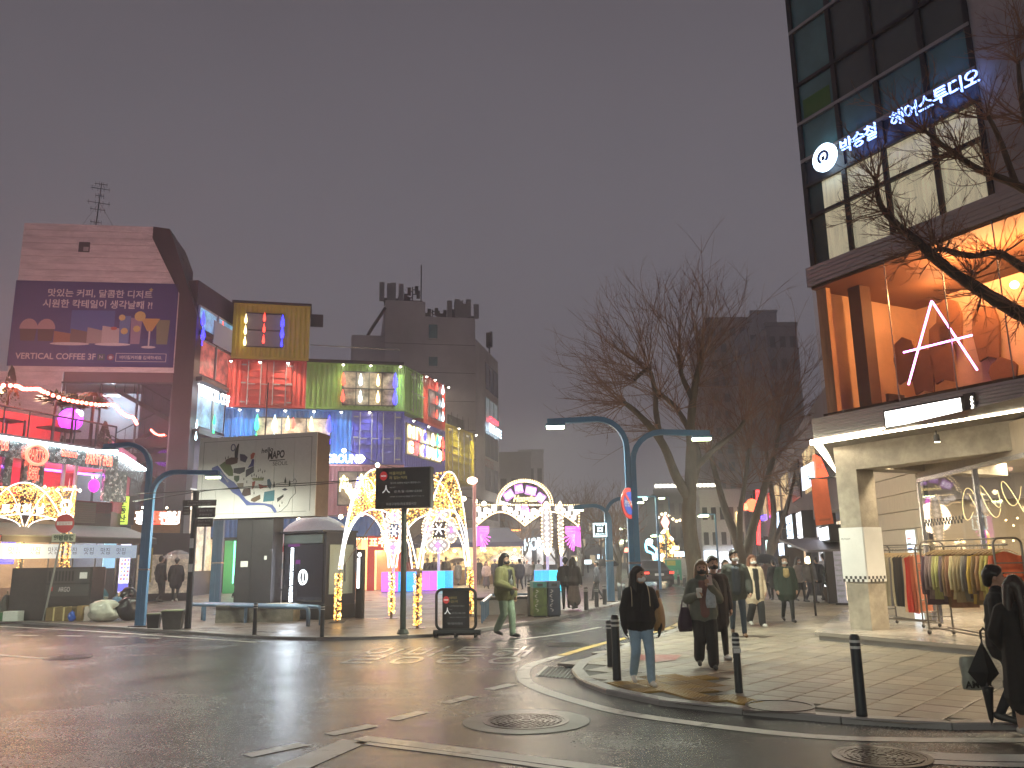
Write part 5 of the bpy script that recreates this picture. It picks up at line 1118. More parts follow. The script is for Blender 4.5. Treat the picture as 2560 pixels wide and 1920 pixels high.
def mast(px, base, top, kind, lab):
    u, v = ug(px, base); v2 = ug(px, top)[1]; t = thing('cell_antenna', lab, 'antenna', FG.M @ XF(u, v, -1.5)); h = v2-v
    MB().cyl((0, -.3, 0), (0, h, 0), .06, n=6).build('mast', m_an, t)
    if kind == 0:
        for x_ in (-.5, .5): box('panel', m_ant, t, x_-.22, x_+.22, h*.15, h, .1, .35)
        box('equipment_box', m_an, t, -.3, .3, 0, h*.3, -.2, .2)
    elif kind == 1:
        for z_, x_ in ((.4, -.6), (.6, .5), (.75, -.3), (.85, .35)): box('small_panel', m_an, t, x_-.15, x_+.15, h*z_-.4, h*z_+.3, 0, .2); box('arm', m_an, t, min(0, x_), max(0, x_), h*z_-.04, h*z_+.04, -.04, .04)
        box('equipment_box', m_an, t, -.9, .9, 0, h*.2, -.3, .3)
    else:
        MB().cyl((0, 0, 0), (0, h, 0), .05, .015, 5).build('rod', m_an, t)
for px, b0, t0, kd, lab in ((970, 750, 695, 0, 'pair of tall panel antennas at the left end of the office block roof'), (990, 750, 698, 0, 'second pair of panel antennas on the office block roof'), (1010, 750, 735, 1, 'low equipment cluster on the office tower roof'), (1034, 750, 704, 1, 'cluttered mast with small panels on the office tower roof'), (1056, 750, 648, 2, 'tallest thin rod antenna on the office tower roof'), (1085, 792, 762, 1, 'low cluttered antenna mast right of the thin rod'), (1125, 792, 766, 1, 'equipment cluster in the middle of the lower office roof'), (1142, 792, 742, 0, 'pale panel antennas on the lower office roof'), (1162, 792, 738, 0, 'tall pale panel antennas near the right end of the office roof'), (1182, 792, 750, 0, 'last pair of pale panels at the right end of the office roof')): mast(px, b0, t0, kd, lab)
t = thing('cell_antenna', 'dark bracket antenna with a white panel on the side wing roof', 'antenna', FG2.M @ XF(FG2.uv(1236, 880)[0], hS, -.5)); MB().cyl((0, 0, 0), (0, 2.6, 0), .08, n=6).build('mast', m_an, t); box('panel', m_ant, t, .2, .6, 1.3, 2.8, 0, .2); box('equipment_box', m_an, t, -.5, .1, 1.1, 2.5, -.2, .2)
MB().tube(bez(FG.pt(ug(961)[0], ug(961, 770)[1], .1), FG.pt(ug(945)[0], ug(945, 800)[1], .2), FG.pt(ug(930)[0], ug(930, 815)[1], .2), FG.pt(ug(918)[0], hL, -.5), 10), .14, 6).build('conduit', m_an, og, M=FG.M.inverted())
# ============================================================ STREET LAMPS
m_lblue = mat('lamp_blue', (.09, .25, .45), .4, .2, noise=.15, ns=2, stain=.15)
m_lhead = glow('street_lens', (.85, 1, .52), 30)
def twin_lamp(px, py, zL, xL, zR, xR, lab, e=420, s=.12, rot=0):
    p = gp(px, py, KH); t = thing('street_lamp', lab, 'street lamp', XF(p.x, p.y, KH, rot))
    def post(x0, top, reach, nm):
        sg = -1 if reach < 0 else 1; r_ = .62; P = [(x0, 0), (x0, top-r_)]
        for a in range(15, 91, 15): P.append((x0+sg*r_*(1-math.cos(R(a))), top-r_+r_*math.sin(R(a))))
        P.append((x0+reach, top-.04)); mb = MB(); vs = []
        for i, (x, z) in enumerate(P):
            a = P[max(i-1, 0)]; b_ = P[min(i+1, len(P)-1)]; d = Vector((b_[0]-a[0], b_[1]-a[1])).normalized(); n = Vector((-d.y, d.x))*(s/2)
            vs += [(x+n.x, -s*.6, z+n.y), (x-n.x, -s*.6, z-n.y), (x-n.x, s*.6, z-n.y), (x+n.x, s*.6, z+n.y)]
        fs = [(i*4+k, i*4+(k+1) % 4, i*4+4+(k+1) % 4, i*4+4+k) for i in range(len(P)-1) for k in range(4)]+[(3, 2, 1, 0), tuple(len(P)*4-4+k for k in range(4))]
        mb.add(vs, fs).build(nm, m_lblue, t)
        hx = x0+reach-sg*.17; hz = top-.04-s/2
        h = box('lamp_head', m_lblue, t, hx-.2, hx+.2, -.09, .09, hz-.045, hz+.01); box('lens', m_lhead, h, hx-.18, hx+.18, -.085, .085, hz-.09, hz-.046)
        lamp(t, 'AREA', e, (.96, 1, .80), (hx, 0, hz-.13), .3, sy=.15)
    post(-s*.52, zL, xL, 'tall_post'); post(s*.52, zR, xR, 'short_post')
    box('base_plate', m_dark, t, -.24, .24, -.2, .2, 0, .025); box('strap', m_chrome, t, -s*1.08, s*1.08, -s*.63, s*.63, 1.45, 1.5)
    return t
def hz(px, py, ref): return dp(px, py, ref.y).z-KH
pL = gp(350, 1566, KH); k = pL.y/F
twin_lamp(350, 1566, hz(300, 1112, pL), -(350-232)*k*1.0, hz(450, 1180, pL), (515-350)*k, 'blue twin armed street lamp at the left kerb beside the rubbish heap', 180)
pR = gp(1595, 1596, KH); k = pR.y/F
twin_lamp(1595, 1596, hz(1480, 1048, pR), -(1590-1392)*k, hz(1680, 1080, pR), (1786-1590)*k, 'blue twin armed street lamp with a round sign near the corner', 210, s=.11)
pF = gp(1528, 1504, KH); k = pF.y/F
twin_lamp(1528, 1504, hz(1570, 1246, pF), (1590-1528)*k*1.5, hz(1480, 1264, pF), -(1528-1440)*k, 'blue twin armed street lamp further up the street by the light arch', 300, s=.13)
def back_lamp(x, y, lab, e):
    global gp; g0 = gp; gp = lambda a, b, z=0: Vector((x, y, z)); t = twin_lamp(0, 0, 5.0, -1.6, 4.4, 1.7, lab, e, rot=R(90)); gp = g0
back_lamp(-4.0, -3.5, 'blue twin armed street lamp on the kerb behind the camera', 560)
back_lamp(-21, 17, 'unseen blue twin armed street lamp added at the far left to light the fronts', 420)  # added out of view to brighten the eatery, rubbish and left road
p = dp(1571, 1258, pR.y-.1); sg = thing('no_parking_sign', 'round red and blue no parking sign turned sideways on the corner lamp', 'traffic sign', XF(p.x, p.y, p.z, R(52)))
rr_ = 38*pR.y/F
MB().lathe([(rr_, 0), (rr_, .02)], 32, ax='y').build('disc', mat('sign_red_paint', (.45, .03, .03), .4), sg, M=(0, -.03, 0)); MB().lathe([(rr_*.74, 0), (rr_*.74, .004)], 32, ax='y').build('blue_field', mat('sign_blue_paint', (.02, .05, .35), .4), sg, M=(0, -.035, 0))
MB().box(-rr_*.75, rr_*.75, -.042, -.036, -rr_*.1, rr_*.1, Matrix.Rotation(R(45), 4, 'Y')).build('slash', mat('sign_red_paint'), sg); MB().lathe([(rr_, 0), (rr_, .003)], 32, ax='y').build('rim', mat('sign_white_paint', (.6, .6, .58), .4), sg, M=(0, -.0055, 0))
text('견인지역', rr_*.42, mat('sign_white_paint'), sg, Matrix.Translation((0, -.046, -.02)) @ Matrix.Rotation(PI/2, 4, 'X'))
# ============================================================ FAIRY LIGHT PAVILIONS
m_fairy = glow('fairy_gold', (1, .50, .10), 1.5, samp='NONE'); m_fairy2 = glow('fairy_pale', (1, .74, .27), 3.2, samp='NONE'); m_rope = glow('rope_white', (.95, .97, 1), 1.8); m_twig = mat('wire_frame', (.10, .06, .03), .6)
def bulbs(P, r, n_big=.25):
    mb = MB()
    for p in P: mb.cur = 1 if rnd.random() < n_big else 0; mb.octa(p, r*rnd.uniform(.7, 1.3))
    return mb
def pavilion(name, lab, legs, zs, zp_, zi, dens=900):
    t = thing(name, lab, 'light arch', (0, 0, 0)); pts = []
    for i, L in enumerate(legs):
        L = Vector(L)
        MB().tube([L, L+Vector((0, 0, zs*.97))], .035, 6).build('leg', m_twig, t); MB().box(L.x-.2, L.x+.2, L.y-.2, L.y+.2, L.z, L.z+.015).build('foot_plate', m_chrome, t)
        for k in range(260):
            a = rnd.random()*6.28; z = .08+rnd.random()*(zs-.1); r_ = .075+.02*rnd.random(); pts.append(L+Vector((r_*math.cos(a), r_*math.sin(a), z)))
    n = len(legs); cen = sum((Vector(l) for l in legs), Vector())/n
    for i in range(n):
        A = Vector(legs[i]); B = Vector(legs[(i+1) % n]); D = B-A; L = D.length; u = D.normalized(); out = Vector((u.y, -u.x, 0))
        if out.dot((A+B)/2-cen) < 0: out = -out
        def outer(f):  # 0..1 along the face -> height of the pointed gable
            g = 1-abs(2*f-1); return zs+.1+(zp_-zs-.1)*(1-(1-g)**2.1)
        def inner(f):
            g = 1-abs(2*f-1); return zs+.1+(zi-zs-.1)*math.sqrt(max(0, 1-(1-g)**2))
        bow = lambda f, z: out*(.12*math.sin(PI*f))
        mk = lambda f, z: A+u*(L*f)+Vector((0, 0, z))+bow(f, z)
        for fn, f0 in ((outer, 0), (inner, .055)):
            P = [mk(f0+(1-2*f0)*j/28, fn(f0+(1-2*f0)*j/28) if f0 == 0 else (fn((j/28)))) for j in range(29)]
            MB().tube(P, .02, 6).build('rope_light', m_rope, t)
        c = 0
        while c < dens:
            f = rnd.random(); lo = inner(max(0, min(1, (f-.055)/.89))) if .055 < f < .945 else zs+.1; hi = outer(f); z = zs+rnd.random()*(zp_-zs)
            if lo < z < hi: pts.append(mk(f, z)+out*rnd.uniform(-.03, .03)); c += 1
        # roof ridge from each gable to the centre
        pk = mk(.5, zp_); ce = Vector((cen.x, cen.y, A.z+zp_-.05))
        for j in range(dens//2):
            f = rnd.random(); s = rnd.uniform(-1, 1); b = pk.lerp(ce, f); w = (1-f)*L*.45; pts.append(b+u*(s*w)+Vector((0, 0, -(abs(s)**2)*(zp_-zs)*.6*(1-f))))
    o = bulbs(pts, .021).build('fairy_light', [m_fairy, m_fairy2], t); tag(o, kind='stuff')
    MB().tube([cen+Vector((0, 0, zp_)), Vector(legs[0])+Vector((0, 0, zs))], .01, 4).build('tie', m_twig, t)
    lamp(t, 'POINT', 200, (1, .68, .28), (cen.x, cen.y, KH+2.3), .8)
    return t
lg = [gp(843, 1557, KH), gp(1043, 1571, KH), gp(1176, 1541, KH), gp(978, 1546, KH)]
zpk = dp(1111, 1180, (lg[1].y+lg[2].y)/2).z-KH; zin = dp(1100, 1276, (lg[1].y+lg[2].y)/2).z-KH; zsp = dp(1043, 1432, lg[1].y).z-KH
pv = pavilion('light_pavilion', 'pointed pavilion of golden fairy lights edged with white rope light on the plaza', lg, zsp, zpk, zin, 460)
a0 = dp(-66, 1400, 27.6); b0 = dp(154, 1400, 27.6)
lg2 = [Vector((a0.x, a0.y, KH)), Vector((b0.x, b0.y, KH)), Vector((dp(168, 1400, 30.2).x, 30.2, KH)), Vector((dp(52, 1400, 30.2).x, 30.2, KH))]
pavilion('light_pavilion', 'golden fairy light pavilion at the left edge in front of the pub', lg2, dp(154, 1345, 27.6).z-KH+.3, dp(78, 1207, 27.6).z-KH, dp(65, 1286, 27.6).z-KH, 460)
ar = thing('light_letters', 'white rope light Korean letters across the left golden pavilion', 'light letters', XF(0, 27.35, 0))
for px, ch in ((14, '토'), (40, '시'), (67, '헌'), (100, '남')): q = dp(px, 1274, 27.35); text(ch, .34, m_rope, ar, Matrix.Translation((q.x, 0, q.z)) @ Matrix.Rotation(PI/2, 4, 'X'), outline=.016)
# ============================================================ HONGDAE GATE
FH = Fac(dp(1185, 1400, 46.5)[:2], dp(1450, 1400, 46.8)[:2])
hg = thing('festival_gate', 'festival gate of bulbs with a round top reading Hongdae and scalloped lower edge', 'gate', FH.M)
m_bw = glow('bulb_white', (1, .74, .38), 4.5); m_hexl = glow('hex_white', (1, .93, .88), 1.7); m_mag = glow('magenta_neon', (1, .10, .85), 3.2)
H = lambda px, py: FH.uv(px, py)
for px in (1186, 1446): a, b_ = H(px, 1330); box('post', m_chrome, hg, a-.09, a+.09, 0, b_+1.5, -.25, -.1)
def dots(P, r=.042, m=m_bw, nm='bulb'):
    for p in P: MB().octa(p, r).build(nm, m, hg)
def line(p, q, n): a, b_ = Vector(H(*p)+(0,)), Vector(H(*q)+(0,)); return [a.lerp(b_, i/n) for i in range(n+1)]
bm = box('top_beam', m_chrome, hg, H(1185, 1262)[0], H(1450, 1262)[0], H(1300, 1266)[1], H(1300, 1260)[1], -.2, -.1)
dots(line((1187, 1261), (1448, 1263), 44)); dots(line((1186, 1266), (1186, 1310), 7)); dots(line((1449, 1268), (1447, 1318), 7))
cx, cy = H(1312, 1262); r1 = H(1382, 1262)[0]-cx
for rr_ in (r1, r1*.91): dots([(cx+rr_*math.cos(R(a)), cy+rr_*.9*math.sin(R(a)), .05) for a in np.linspace(2, 178, 38 if rr_ == r1 else 34)])
MB().tube([(cx+r1*.955*math.cos(R(a)), cy+r1*.955*.9*math.sin(R(a)), -.1) for a in range(0, 181, 10)], .07, 6).build('arch_frame', m_chrome, hg)
for k, (px, py, an, wd, tx) in enumerate(((1272, 1238, 33, 26, '새로운'), (1297, 1222, 10, 21, '시작'), (1327, 1227, -14, 27, '다채로운'), (1351, 1244, -38, 22, '홍대'))):
    a, b_ = H(px, py); s_ = 46.5/F; Mx = Matrix.Translation((a, b_, .06)) @ Matrix.Rotation(R(an), 4, 'Z')
    q = MB().box(-wd*s_/2, wd*s_/2, -.24, .24, -.05, 0).build('word_plate', glow('lilac_plate', (.62, .22, 1), .9), hg, M=Mx); text(tx, .4, glow('word_white', (1, .93, 1), 2.5), q, Matrix.Translation((0, 0, .012)), w=wd*s_*.85, h=.33, bold=.01)
a, b_ = H(1313, 1249); text('Hongdae', .8, glow('script_yellow', (1, .80, .30), 2.2), hg, Matrix.Translation((a, b_, .1)), w=60*46.5/F, h=.5, shear=.35, bold=.015, ext=.02)
a, b_ = H(1312, 1276); MB().ball((a, b_, 0), .3, 6, (1, 1.2, .3)).build('centre_jewel', m_mag, hg)
def scal(px):  # lower scalloped edge in pixels
    f = (px-1192)/(1312-1192) if px < 1312 else (px-1312)/(1445-1312); f = min(max(f, 0), 1); return 1314-34*math.sin(PI*f)
dots([Vector(H(px, scal(px))+(.05,)) for px in np.linspace(1192, 1445, 62)], .05)
dots([Vector(H(px, min(1262, scal(px)-26))+(.02,)) for px in np.linspace(1240, 1400, 20) if scal(px)-26 > 1264], .045)
for px in np.arange(1196, 1446, 13.2):
    lo = scal(px); y = lo-11; r_ = 0
    while y > 1270 and r_ < 3:
        a, b_ = H(px+(6 if r_ % 2 else 0), y); MB().lathe([(.02, .06), (.17, .02), (.17, -.03)], 6, (a, b_, 0), 'y').build('hex_light', m_hexl, hg, M=None) if False else MB().prism([(a+.17*math.cos(R(60*i+30)), b_+.17*math.sin(R(60*i+30)), .0) for i in range(6)], (0, 0, .05)).build('hex_light', m_hexl, hg)
        y -= 13; r_ += 1
for sx_, px in ((1, 1190), (-1, 1445)):
    X0, Y1 = H(px, 1316); Y0 = H(px, 1368)[1]; W_ = 32*46.5/F
    b2 = MB().prism([(X0-sx_*.12, Y1, 0), (X0+sx_*W_, Y1, 0), (X0+sx_*W_, Y1-.35, 0), (X0+sx_*W_*.5, Y1-.75, 0), (X0+sx_*.25, Y0+.1, 0), (X0-sx_*.12, Y0, 0)][::sx_], (0, 0, .08)).build('bracket', glow('pink_bracket', (.85, .12, .75), 1.3), hg)
    for k in range(2): box('neon_bar', m_mag, b2, min(X0+sx_*.15, X0+sx_*W_*.9), max(X0+sx_*.15, X0+sx_*W_*.9), Y1-.14-k*.16, Y1-.08-k*.16, .085, .12)
    for k in range(6): an = R(-12-13*k); MB().cyl((X0+sx_*.2, Y1-.42, .1), (X0+sx_*(.2+.62*math.cos(an)*(1-.05*k)), Y1-.42+.95*math.sin(an), .1), .022, n=5).build('neon_ray', m_mag, b2)
lamp(hg, 'POINT', 900, (1, .82, .62), ((H(1320, 1300)[0]), 3.4, 1.2), .8)
# lit cubes with flower lights
def cubes(pxl, pxr, py, Y, cols, lab):
    a = dp(pxl, py, Y); b_ = dp(pxr, py, Y); t = thing('light_cube', lab, 'light cube', (a.x, Y, KH)); w = (b_.x-a.x)/len(cols); h = 1.02
    for i, c in enumerate(cols): box('glow_panel', glow('cube_%d_%d_%d' % tuple(int(v*99) for v in c), c, 1.3), t, i*w+.01, (i+1)*w-.01, 0, .9, .03, h)
    box('lid', mat('acrylic_white', (.7, .7, .72), .3), t, 0, w*len(cols), 0, .9, h+.002, h+.03); box('base', m_dark, t, 0.02, w*len(cols)-.02, .01, .89, 0, .028)
    return t
VI, MG, CY, BL = (.62, .16, 1), (.85, .14, .95), (.05, .75, 1), (.03, .40, 1)
cubes(953, 1036, 1474, 44.6, (VI, VI, BL, BL), 'violet and blue glowing cube behind the sign pole')
cubes(1055, 1130, 1473, 45.6, (VI, MG, CY, BL), 'violet and cyan glowing cube in the middle of the plaza')
cubes(1337, 1413, 1479, 42, (BL, BL, CY, CY), 'blue and cyan glowing cube under the tall oval lights')
def flower(px, py, Y, sq, lab, pole):
    c = dp(px, py, Y); s = Y/F; t = thing('flower_light', lab, 'light sculpture', XF(c.x, Y, KH, R(0))); z0 = c.z-KH
    MB().cyl((0, 0, pole), (0, 0, z0-.6), .07, n=8).build('pole', mat('lilac_pole', (.55, .5, .7), .4, em=(.6, .55, 1), es=.5), t)
    for dx, dz_, rx, rz in ((-27, 0, 14, 30), (31, -3, 15, 30), (-2, -39, 28, 18), (2, 35, 27, 16)):
        ex, ez, rx, rz = dx*s*sq, -0+dz_*s, rx*s*sq, rz*s
        pd = MB().prism([(ex+rx*math.cos(R(a)), 0, z0+ez+rz*math.sin(R(a))) for a in range(0, 360, 20)], (0, .06, 0)).build('petal', mat('petal_board', (.35, .35, .4), .5, em=(.9, .85, .9), es=.25), t)
        for a in range(0, 360, 15): MB().octa((ex+rx*math.cos(R(a)), -.04, z0+ez+rz*math.sin(R(a))), .045).build('bulb', m_bw, pd)
        for a in range(0, 360, 60): MB().octa((ex+rx*.55*math.cos(R(a)), -.05, z0+ez+rz*.55*math.sin(R(a))), .10).build('hex_light', m_hexl, pd)
        MB().octa((ex, -.08, z0+ez), .12).build('star', m_mag, pd)
    for a in range(0, 360, 60): MB().tube([(0, -.03, z0), (.34*sq*math.cos(R(a)), -.03, z0+.34*math.sin(R(a)))], .04, 5).build('snowflake_arm', m_hexl, t)
    return t
flower(1097, 1323, 45.4, 1, 'flower of four bulb edged ovals round a snowflake above the middle cube', 1.05)
flower(985, 1328, 44.4, .75, 'narrower flower of bulb edged ovals above the left cube', 1.05)
for px, w_, lab in ((1368, 13, 'wide tall oval of white bulbs standing on the right cube'), (1403, 6, 'thin tall oval of white bulbs standing on the right cube')):
    c = dp(px, 1320, 41.6); s = 41.6/F; t = thing('oval_light', lab, 'light sculpture', (c.x, 41.6, KH)); z0 = c.z-KH; rz = 65*s
    MB().cyl((0, .6, 1.05), (0, .6, z0-rz+.1), .07, n=8).build('pole', mat('lilac_pole'), t)
    pd = MB().prism([(w_*s*math.cos(R(a)), .5, z0+rz*math.sin(R(a))) for a in range(0, 360, 15)], (0, .1, 0)).build('board', mat('petal_board'), t)
    for a in range(0, 360, 8): MB().octa((w_*s*math.cos(R(a)), .45, z0+rz*math.sin(R(a))), .05).build('bulb', m_bw, t)
    for k in range(9): MB().octa((.0, .43, z0-rz*.8+rz*1.6*k/8), .13 if w_ > 8 else .06).build('hex_light', m_hexl, t)
# ============================================================ MAP BOARD
FM = Fac(dp(494, 1200, 25.2)[:2], dp(790, 1200, 24.2)[:2])
mp_ = thing('map_board', 'big white hoarding with an illustrated river map on a dark pillar', 'billboard', FM.M)
v1 = (FM.uv(497, 1096)[1]+FM.uv(793, 1080)[1])/2; v0 = (FM.uv(492, 1298)[1]+FM.uv(787, 1290)[1])/2; LM = FM.L
box('case', mat('board_brown', (.16, .12, .10), .5, noise=.2), mp_, 0, LM, v0, v1, -.8, -.03); m_bw_ = mat('board_white', (.68, .66, .65), .5, noise=.05)
for k in range(6): a = LM*(.0+.163*k)+(0 if k == 0 else .004); b_ = LM*(.163*(k+1)) if k < 5 else LM; box('board_panel', m_bw_, mp_, a+.002, b_-.002, v0, v1, -.028, 0)
Mx = lambda f: LM*f
My = lambda f: v0+(v1-v0)*f
def mpoly(nm, pts, c, k=1): MB().poly([(Mx(a), My(b_), .002+.0015*k) for a, b_ in pts]).build(nm, mat('ink_%d_%d_%d' % tuple(int(x*200) for x in c), c, .6), mp_)
for a, b_, c, d in ((.04, .96, .945, .949), (.04, .93, .055, .059), (.04, .043, .055, .945), (.955, .958, .06, .949)): mpoly('border_line', [(a, c), (b_, c), (b_, d), (a, d)], (.12, .12, .12))
# illustration, converted from the picture of the board (680 px wide, 340 px high drawing grid)
px_ = lambda P: [((x-300)/1520, 1-(y-110)/1090) for x, y in P]
riv = px_([(480, 520), (555, 490), (600, 540), (640, 600), (700, 670), (780, 720), (850, 800), (900, 890), (950, 960), (1010, 1000), (1120, 1010), (1200, 1020), (1290, 1040), (1330, 1090), (1350, 1140), (1320, 1150), (1270, 1080), (1190, 1045), (1100, 1040), (960, 1040), (920, 990), (850, 910), (770, 860), (680, 760), (580, 680), (520, 620), (485, 560)])
mpoly('river', riv, (.07, .10, .33)); mpoly('island', px_([(580, 490), (650, 440), (720, 470), (760, 560), (770, 640), (710, 640), (640, 570)]), (.10, .14, .05), 2)
for P, c in (([(655, 420), (730, 390), (820, 400), (815, 470), (740, 490), (660, 480)], (.08, .035, .03)), ([(840, 350), (900, 360), (945, 400), (920, 470), (850, 440)], (.03, .04, .09)), ([(770, 540), (920, 530), (915, 590), (850, 620), (770, 600)], (.06, .06, .07)), ([(930, 570), (1030, 520), (1035, 600), (930, 670)], (.05, .05, .08)), ([(980, 370), (1010, 340), (1040, 350), (1020, 420), (985, 430)], (.42, .07, .03)), ([(1000, 430), (1030, 430), (1030, 520), (950, 545), (990, 480)], (.03, .03, .16)), ([(780, 640), (850, 640), (850, 700), (820, 730), (780, 690)], (.05, .09, .05)), ([(910, 820), (1000, 815), (1010, 900), (930, 920), (890, 890)], (.05, .02, .02)), ([(1020, 950), (1130, 900), (1135, 960), (1060, 1000), (1010, 980)], (.11, .06, .03)), ([(1180, 870), (1310, 850), (1310, 990), (1170, 1000)], (.03, .16, .22)), ([(1210, 710), (1240, 700), (1270, 770), (1255, 840), (1215, 790)], (.06, .12, .18)), ([(1020, 730), (1060, 720), (1050, 790), (1020, 840)], (.30, .05, .04)), ([(1100, 760), (1220, 800), (1120, 830)], (.30, .05, .04)), ([(1010, 680), (1170, 680), (1160, 720), (1030, 715)], (.25, .26, .14)), ([(820, 740), (910, 740), (910, 800), (840, 800)], (.22, .18, .14)), ([(770, 310), (810, 210), (825, 215), (815, 400), (775, 400)], (.012, .012, .014))): mpoly('landmark', px_(P), c, 3)
for x, y in ((655, 400), (690, 390), (1090, 590), (1115, 580), (1145, 610), (1175, 600), (1010, 650), (1040, 640), (1070, 660), (1100, 680), (1130, 680), (1155, 690), (910, 690), (950, 730), (1300, 790), (1440, 740), (1495, 780), (1050, 880), (1380, 1060), (1410, 1020)):
    h_ = 60 if x in (1440, 1495, 1300) else 28; mpoly('tree_mark', px_([(x-h_*.22, y), (x, y-h_), (x+h_*.22, y), (x+h_*.1, y+h_*.5), (x-h_*.1, y+h_*.5)]), (.015, .02, .018), 4)
mpoly('shadow_mark', px_([(1400, 850), (1440, 830), (1475, 850), (1440, 865)]), (.03, .03, .06), 4); mpoly('shadow_mark', px_([(1345, 960), (1425, 910), (1425, 940), (1350, 1010)]), (.015, .015, .015), 4)
MB().tube([(Mx(a), My(b_), .004) for a, b_ in px_([(1320, 770), (1400, 760), (1530, 750), (1560, 710), (1580, 750), (1560, 800), (1575, 900), (1510, 970), (1480, 1050), (1400, 1130), (1350, 1140)])], .007, 4).build('coast_line', m_blackp, mp_)
a, b_ = px_([(750, 260)])[0]; MB().tube([(Mx(a)+.07*math.cos(x), My(b_)+.1*math.sin(x), .006) for x in np.linspace(0, 6.28, 14)], .016, 5).build('ferris_wheel', mat('ink_navy', (.03, .03, .12), .6), mp_)
a, b_ = px_([(1190, 320)])[0]; text('hello', .2, m_blackp, mp_, Matrix.Translation((Mx(a), My(b_), .006)) @ Matrix.Rotation(.12, 4, 'Z'), shear=.2, bold=.004)
a, b_ = px_([(1310, 385)])[0]; text('MAPO', .42, m_blackp, mp_, Matrix.Translation((Mx(a), My(b_), .006)) @ Matrix.Rotation(.06, 4, 'Z'), shear=.15, bold=.014, w=.56, h=.24)
a, b_ = px_([(1325, 458)])[0]; mpoly('underline', px_([(1225, 455), (1425, 450), (1425, 460), (1225, 468)]), (.02, .02, .02), 3)
a, b_ = px_([(1365, 505)])[0]; text('SEOUL', .17, m_blackp, mp_, Matrix.Translation((Mx(a), My(b_), .006)), shear=.1)
a, b_ = px_([(650, 650)])[0]; text('HAN RIVER', .09, m_pr, mp_, Matrix.Translation((Mx(a), My(b_), .006)) @ Matrix.Rotation(R(-47), 4, 'Z'))
pu0, pu1 = FM.uv(600, 1400, -.35)[0], FM.uv(690, 1400, -.35)[0]
box('pillar', mat('pillar_dark', (.028, .025, .028), .45, noise=.25, stain=.3), mp_, pu0, pu1, KH, v0-.003, -.7, -.12); box('pillar_seam', m_dark, mp_, pu0+(pu1-pu0)*.42-.01, pu0+(pu1-pu0)*.42+.01, KH, v0-.01, -.119, -.112)
box('sticker', m_white_pl, mp_, pu0+.18, pu0+.42, 1.55, 1.72, -.111, -.106); box('sticker', m_white_pl, mp_, pu1-.25, pu1-.17, 1.75, 1.86, -.1195, -.115)
for f in (.13, .5): MB().cyl((LM*f, v1, -.4), (LM*f+.03, v1+1.4 if f < .3 else v1+1.7, -.4), .02, n=5).build('cable_mast', m_dark, mp_)
# concrete block
p = gp(635, 1556, KH); k = p.y/F; cbk = thing('concrete_block', 'stained low concrete block under the map board', 'block', XF(p.x, p.y, KH))
MB().box(-94*k, 94*k, 0, .75, 0, .42).build('body', mat('mossy_concrete', (.24, .23, .19), .8, noise=.35, ns=5, stain=.55, bump=.3, bs=20), cbk); box('ledge', mat('mossy_concrete'), cbk, -94*k, 94*k, -.02, .77, .422, .46)
box('cardboard_sheet', mat('cardboard', (.36, .27, .13), .8), cbk, .2, .95, .02, .4, .462, .49)
# ============================================================ INFORMATION BOOTH
FB = Fac(gp(700, 1546, KH)[:2], gp(808, 1550, KH)[:2]); Lb = FB.L
ib = thing('information_booth', 'dark glass information booth with a glowing round i and vertical lit text', 'booth', FB.M)
hB = (FB.uv(708, 1332)[1]+FB.uv(800, 1334)[1])/2; m_bg = mat('booth_glass', (.012, .012, .022), .08, spec=.8, coat=.5); m_bc = mat('booth_case', (.015, .017, .03), .3, noise=.2)
box('case', m_bc, ib, 0, Lb, KH, hB, -1.25, -.03); box('front_glass', m_bg, ib, .06, Lb-.08, .55, hB-.35, -.028, .0); box('hood', m_bc, ib, -.02, Lb+.02, hB, hB+.06, -1.3, .12); box('plinth', m_dark, ib, .02, Lb+.03, KH, .45, -1.27, .03)
box('glass_cap', mat('booth_cap', (.10, .12, .13), .15, coat=.5), ib, .08, Lb-.1, hB-.3, hB-.05, -.025, .02)
MB().box(Lb+.004, Lb+.03, .75, hB-.35, -1.1, -.15).build('side_door', mat('frosted_door', (.24, .30, .30), .3), ib); MB().tube([(Lb+.06, 1.1, -.75), (Lb+.06, 1.6, -.75)], .02, 6).build('door_handle', m_chrome, ib)
u, v = FB.uv(758, 1443); 
MB().tube([(u+.155*math.cos(x), v+.195*math.sin(x), .015) for x in np.linspace(0, 2*PI, 25)[:-1]], .024, 8, closed=True).build('info_ring', glow('info_white', (.92, .97, 1), 3.2), ib)
text('i', .38, glow('info_white'), ib, Matrix.Translation((u, v, .012)), bold=.012)
u = FB.uv(729, 1440)[0]; va, vb = FB.uv(727, 1505)[1], FB.uv(733, 1370)[1]
text('관광안내소 TOURIST INFORMATION', .16, glow('booth_text', (.85, .93, 1), 5), ib, Matrix.Translation((u, (va+vb)/2, .012)) @ Matrix.Rotation(PI/2, 4, 'Z'), w=vb-va, h=.15, bold=.012)
lamp(ib, 'AREA', 45, (.80, .90, 1), (u+.2, (va+vb)/2, .25), .5, (0, PI, 0), sy=1.6)
for px, py, w_, h_ in ((735, 1360, .5, .14), (745, 1405, .2, .12)): u, v = FB.uv(px, py); box('violet_reflex', mat('violet_reflex_tint', (.15, .02, .2), .3), ib, u-w_/2, u+w_/2, v-h_/2, v+h_/2, .001, .003)  # violet reflections in the glass painted as flat patches
q = FB.rect(852, 1372, 876, 1462, -.5); pb = thing('slim_light_panel', 'slim dark totem with a white light strip right of the booth', 'totem', FB.M)
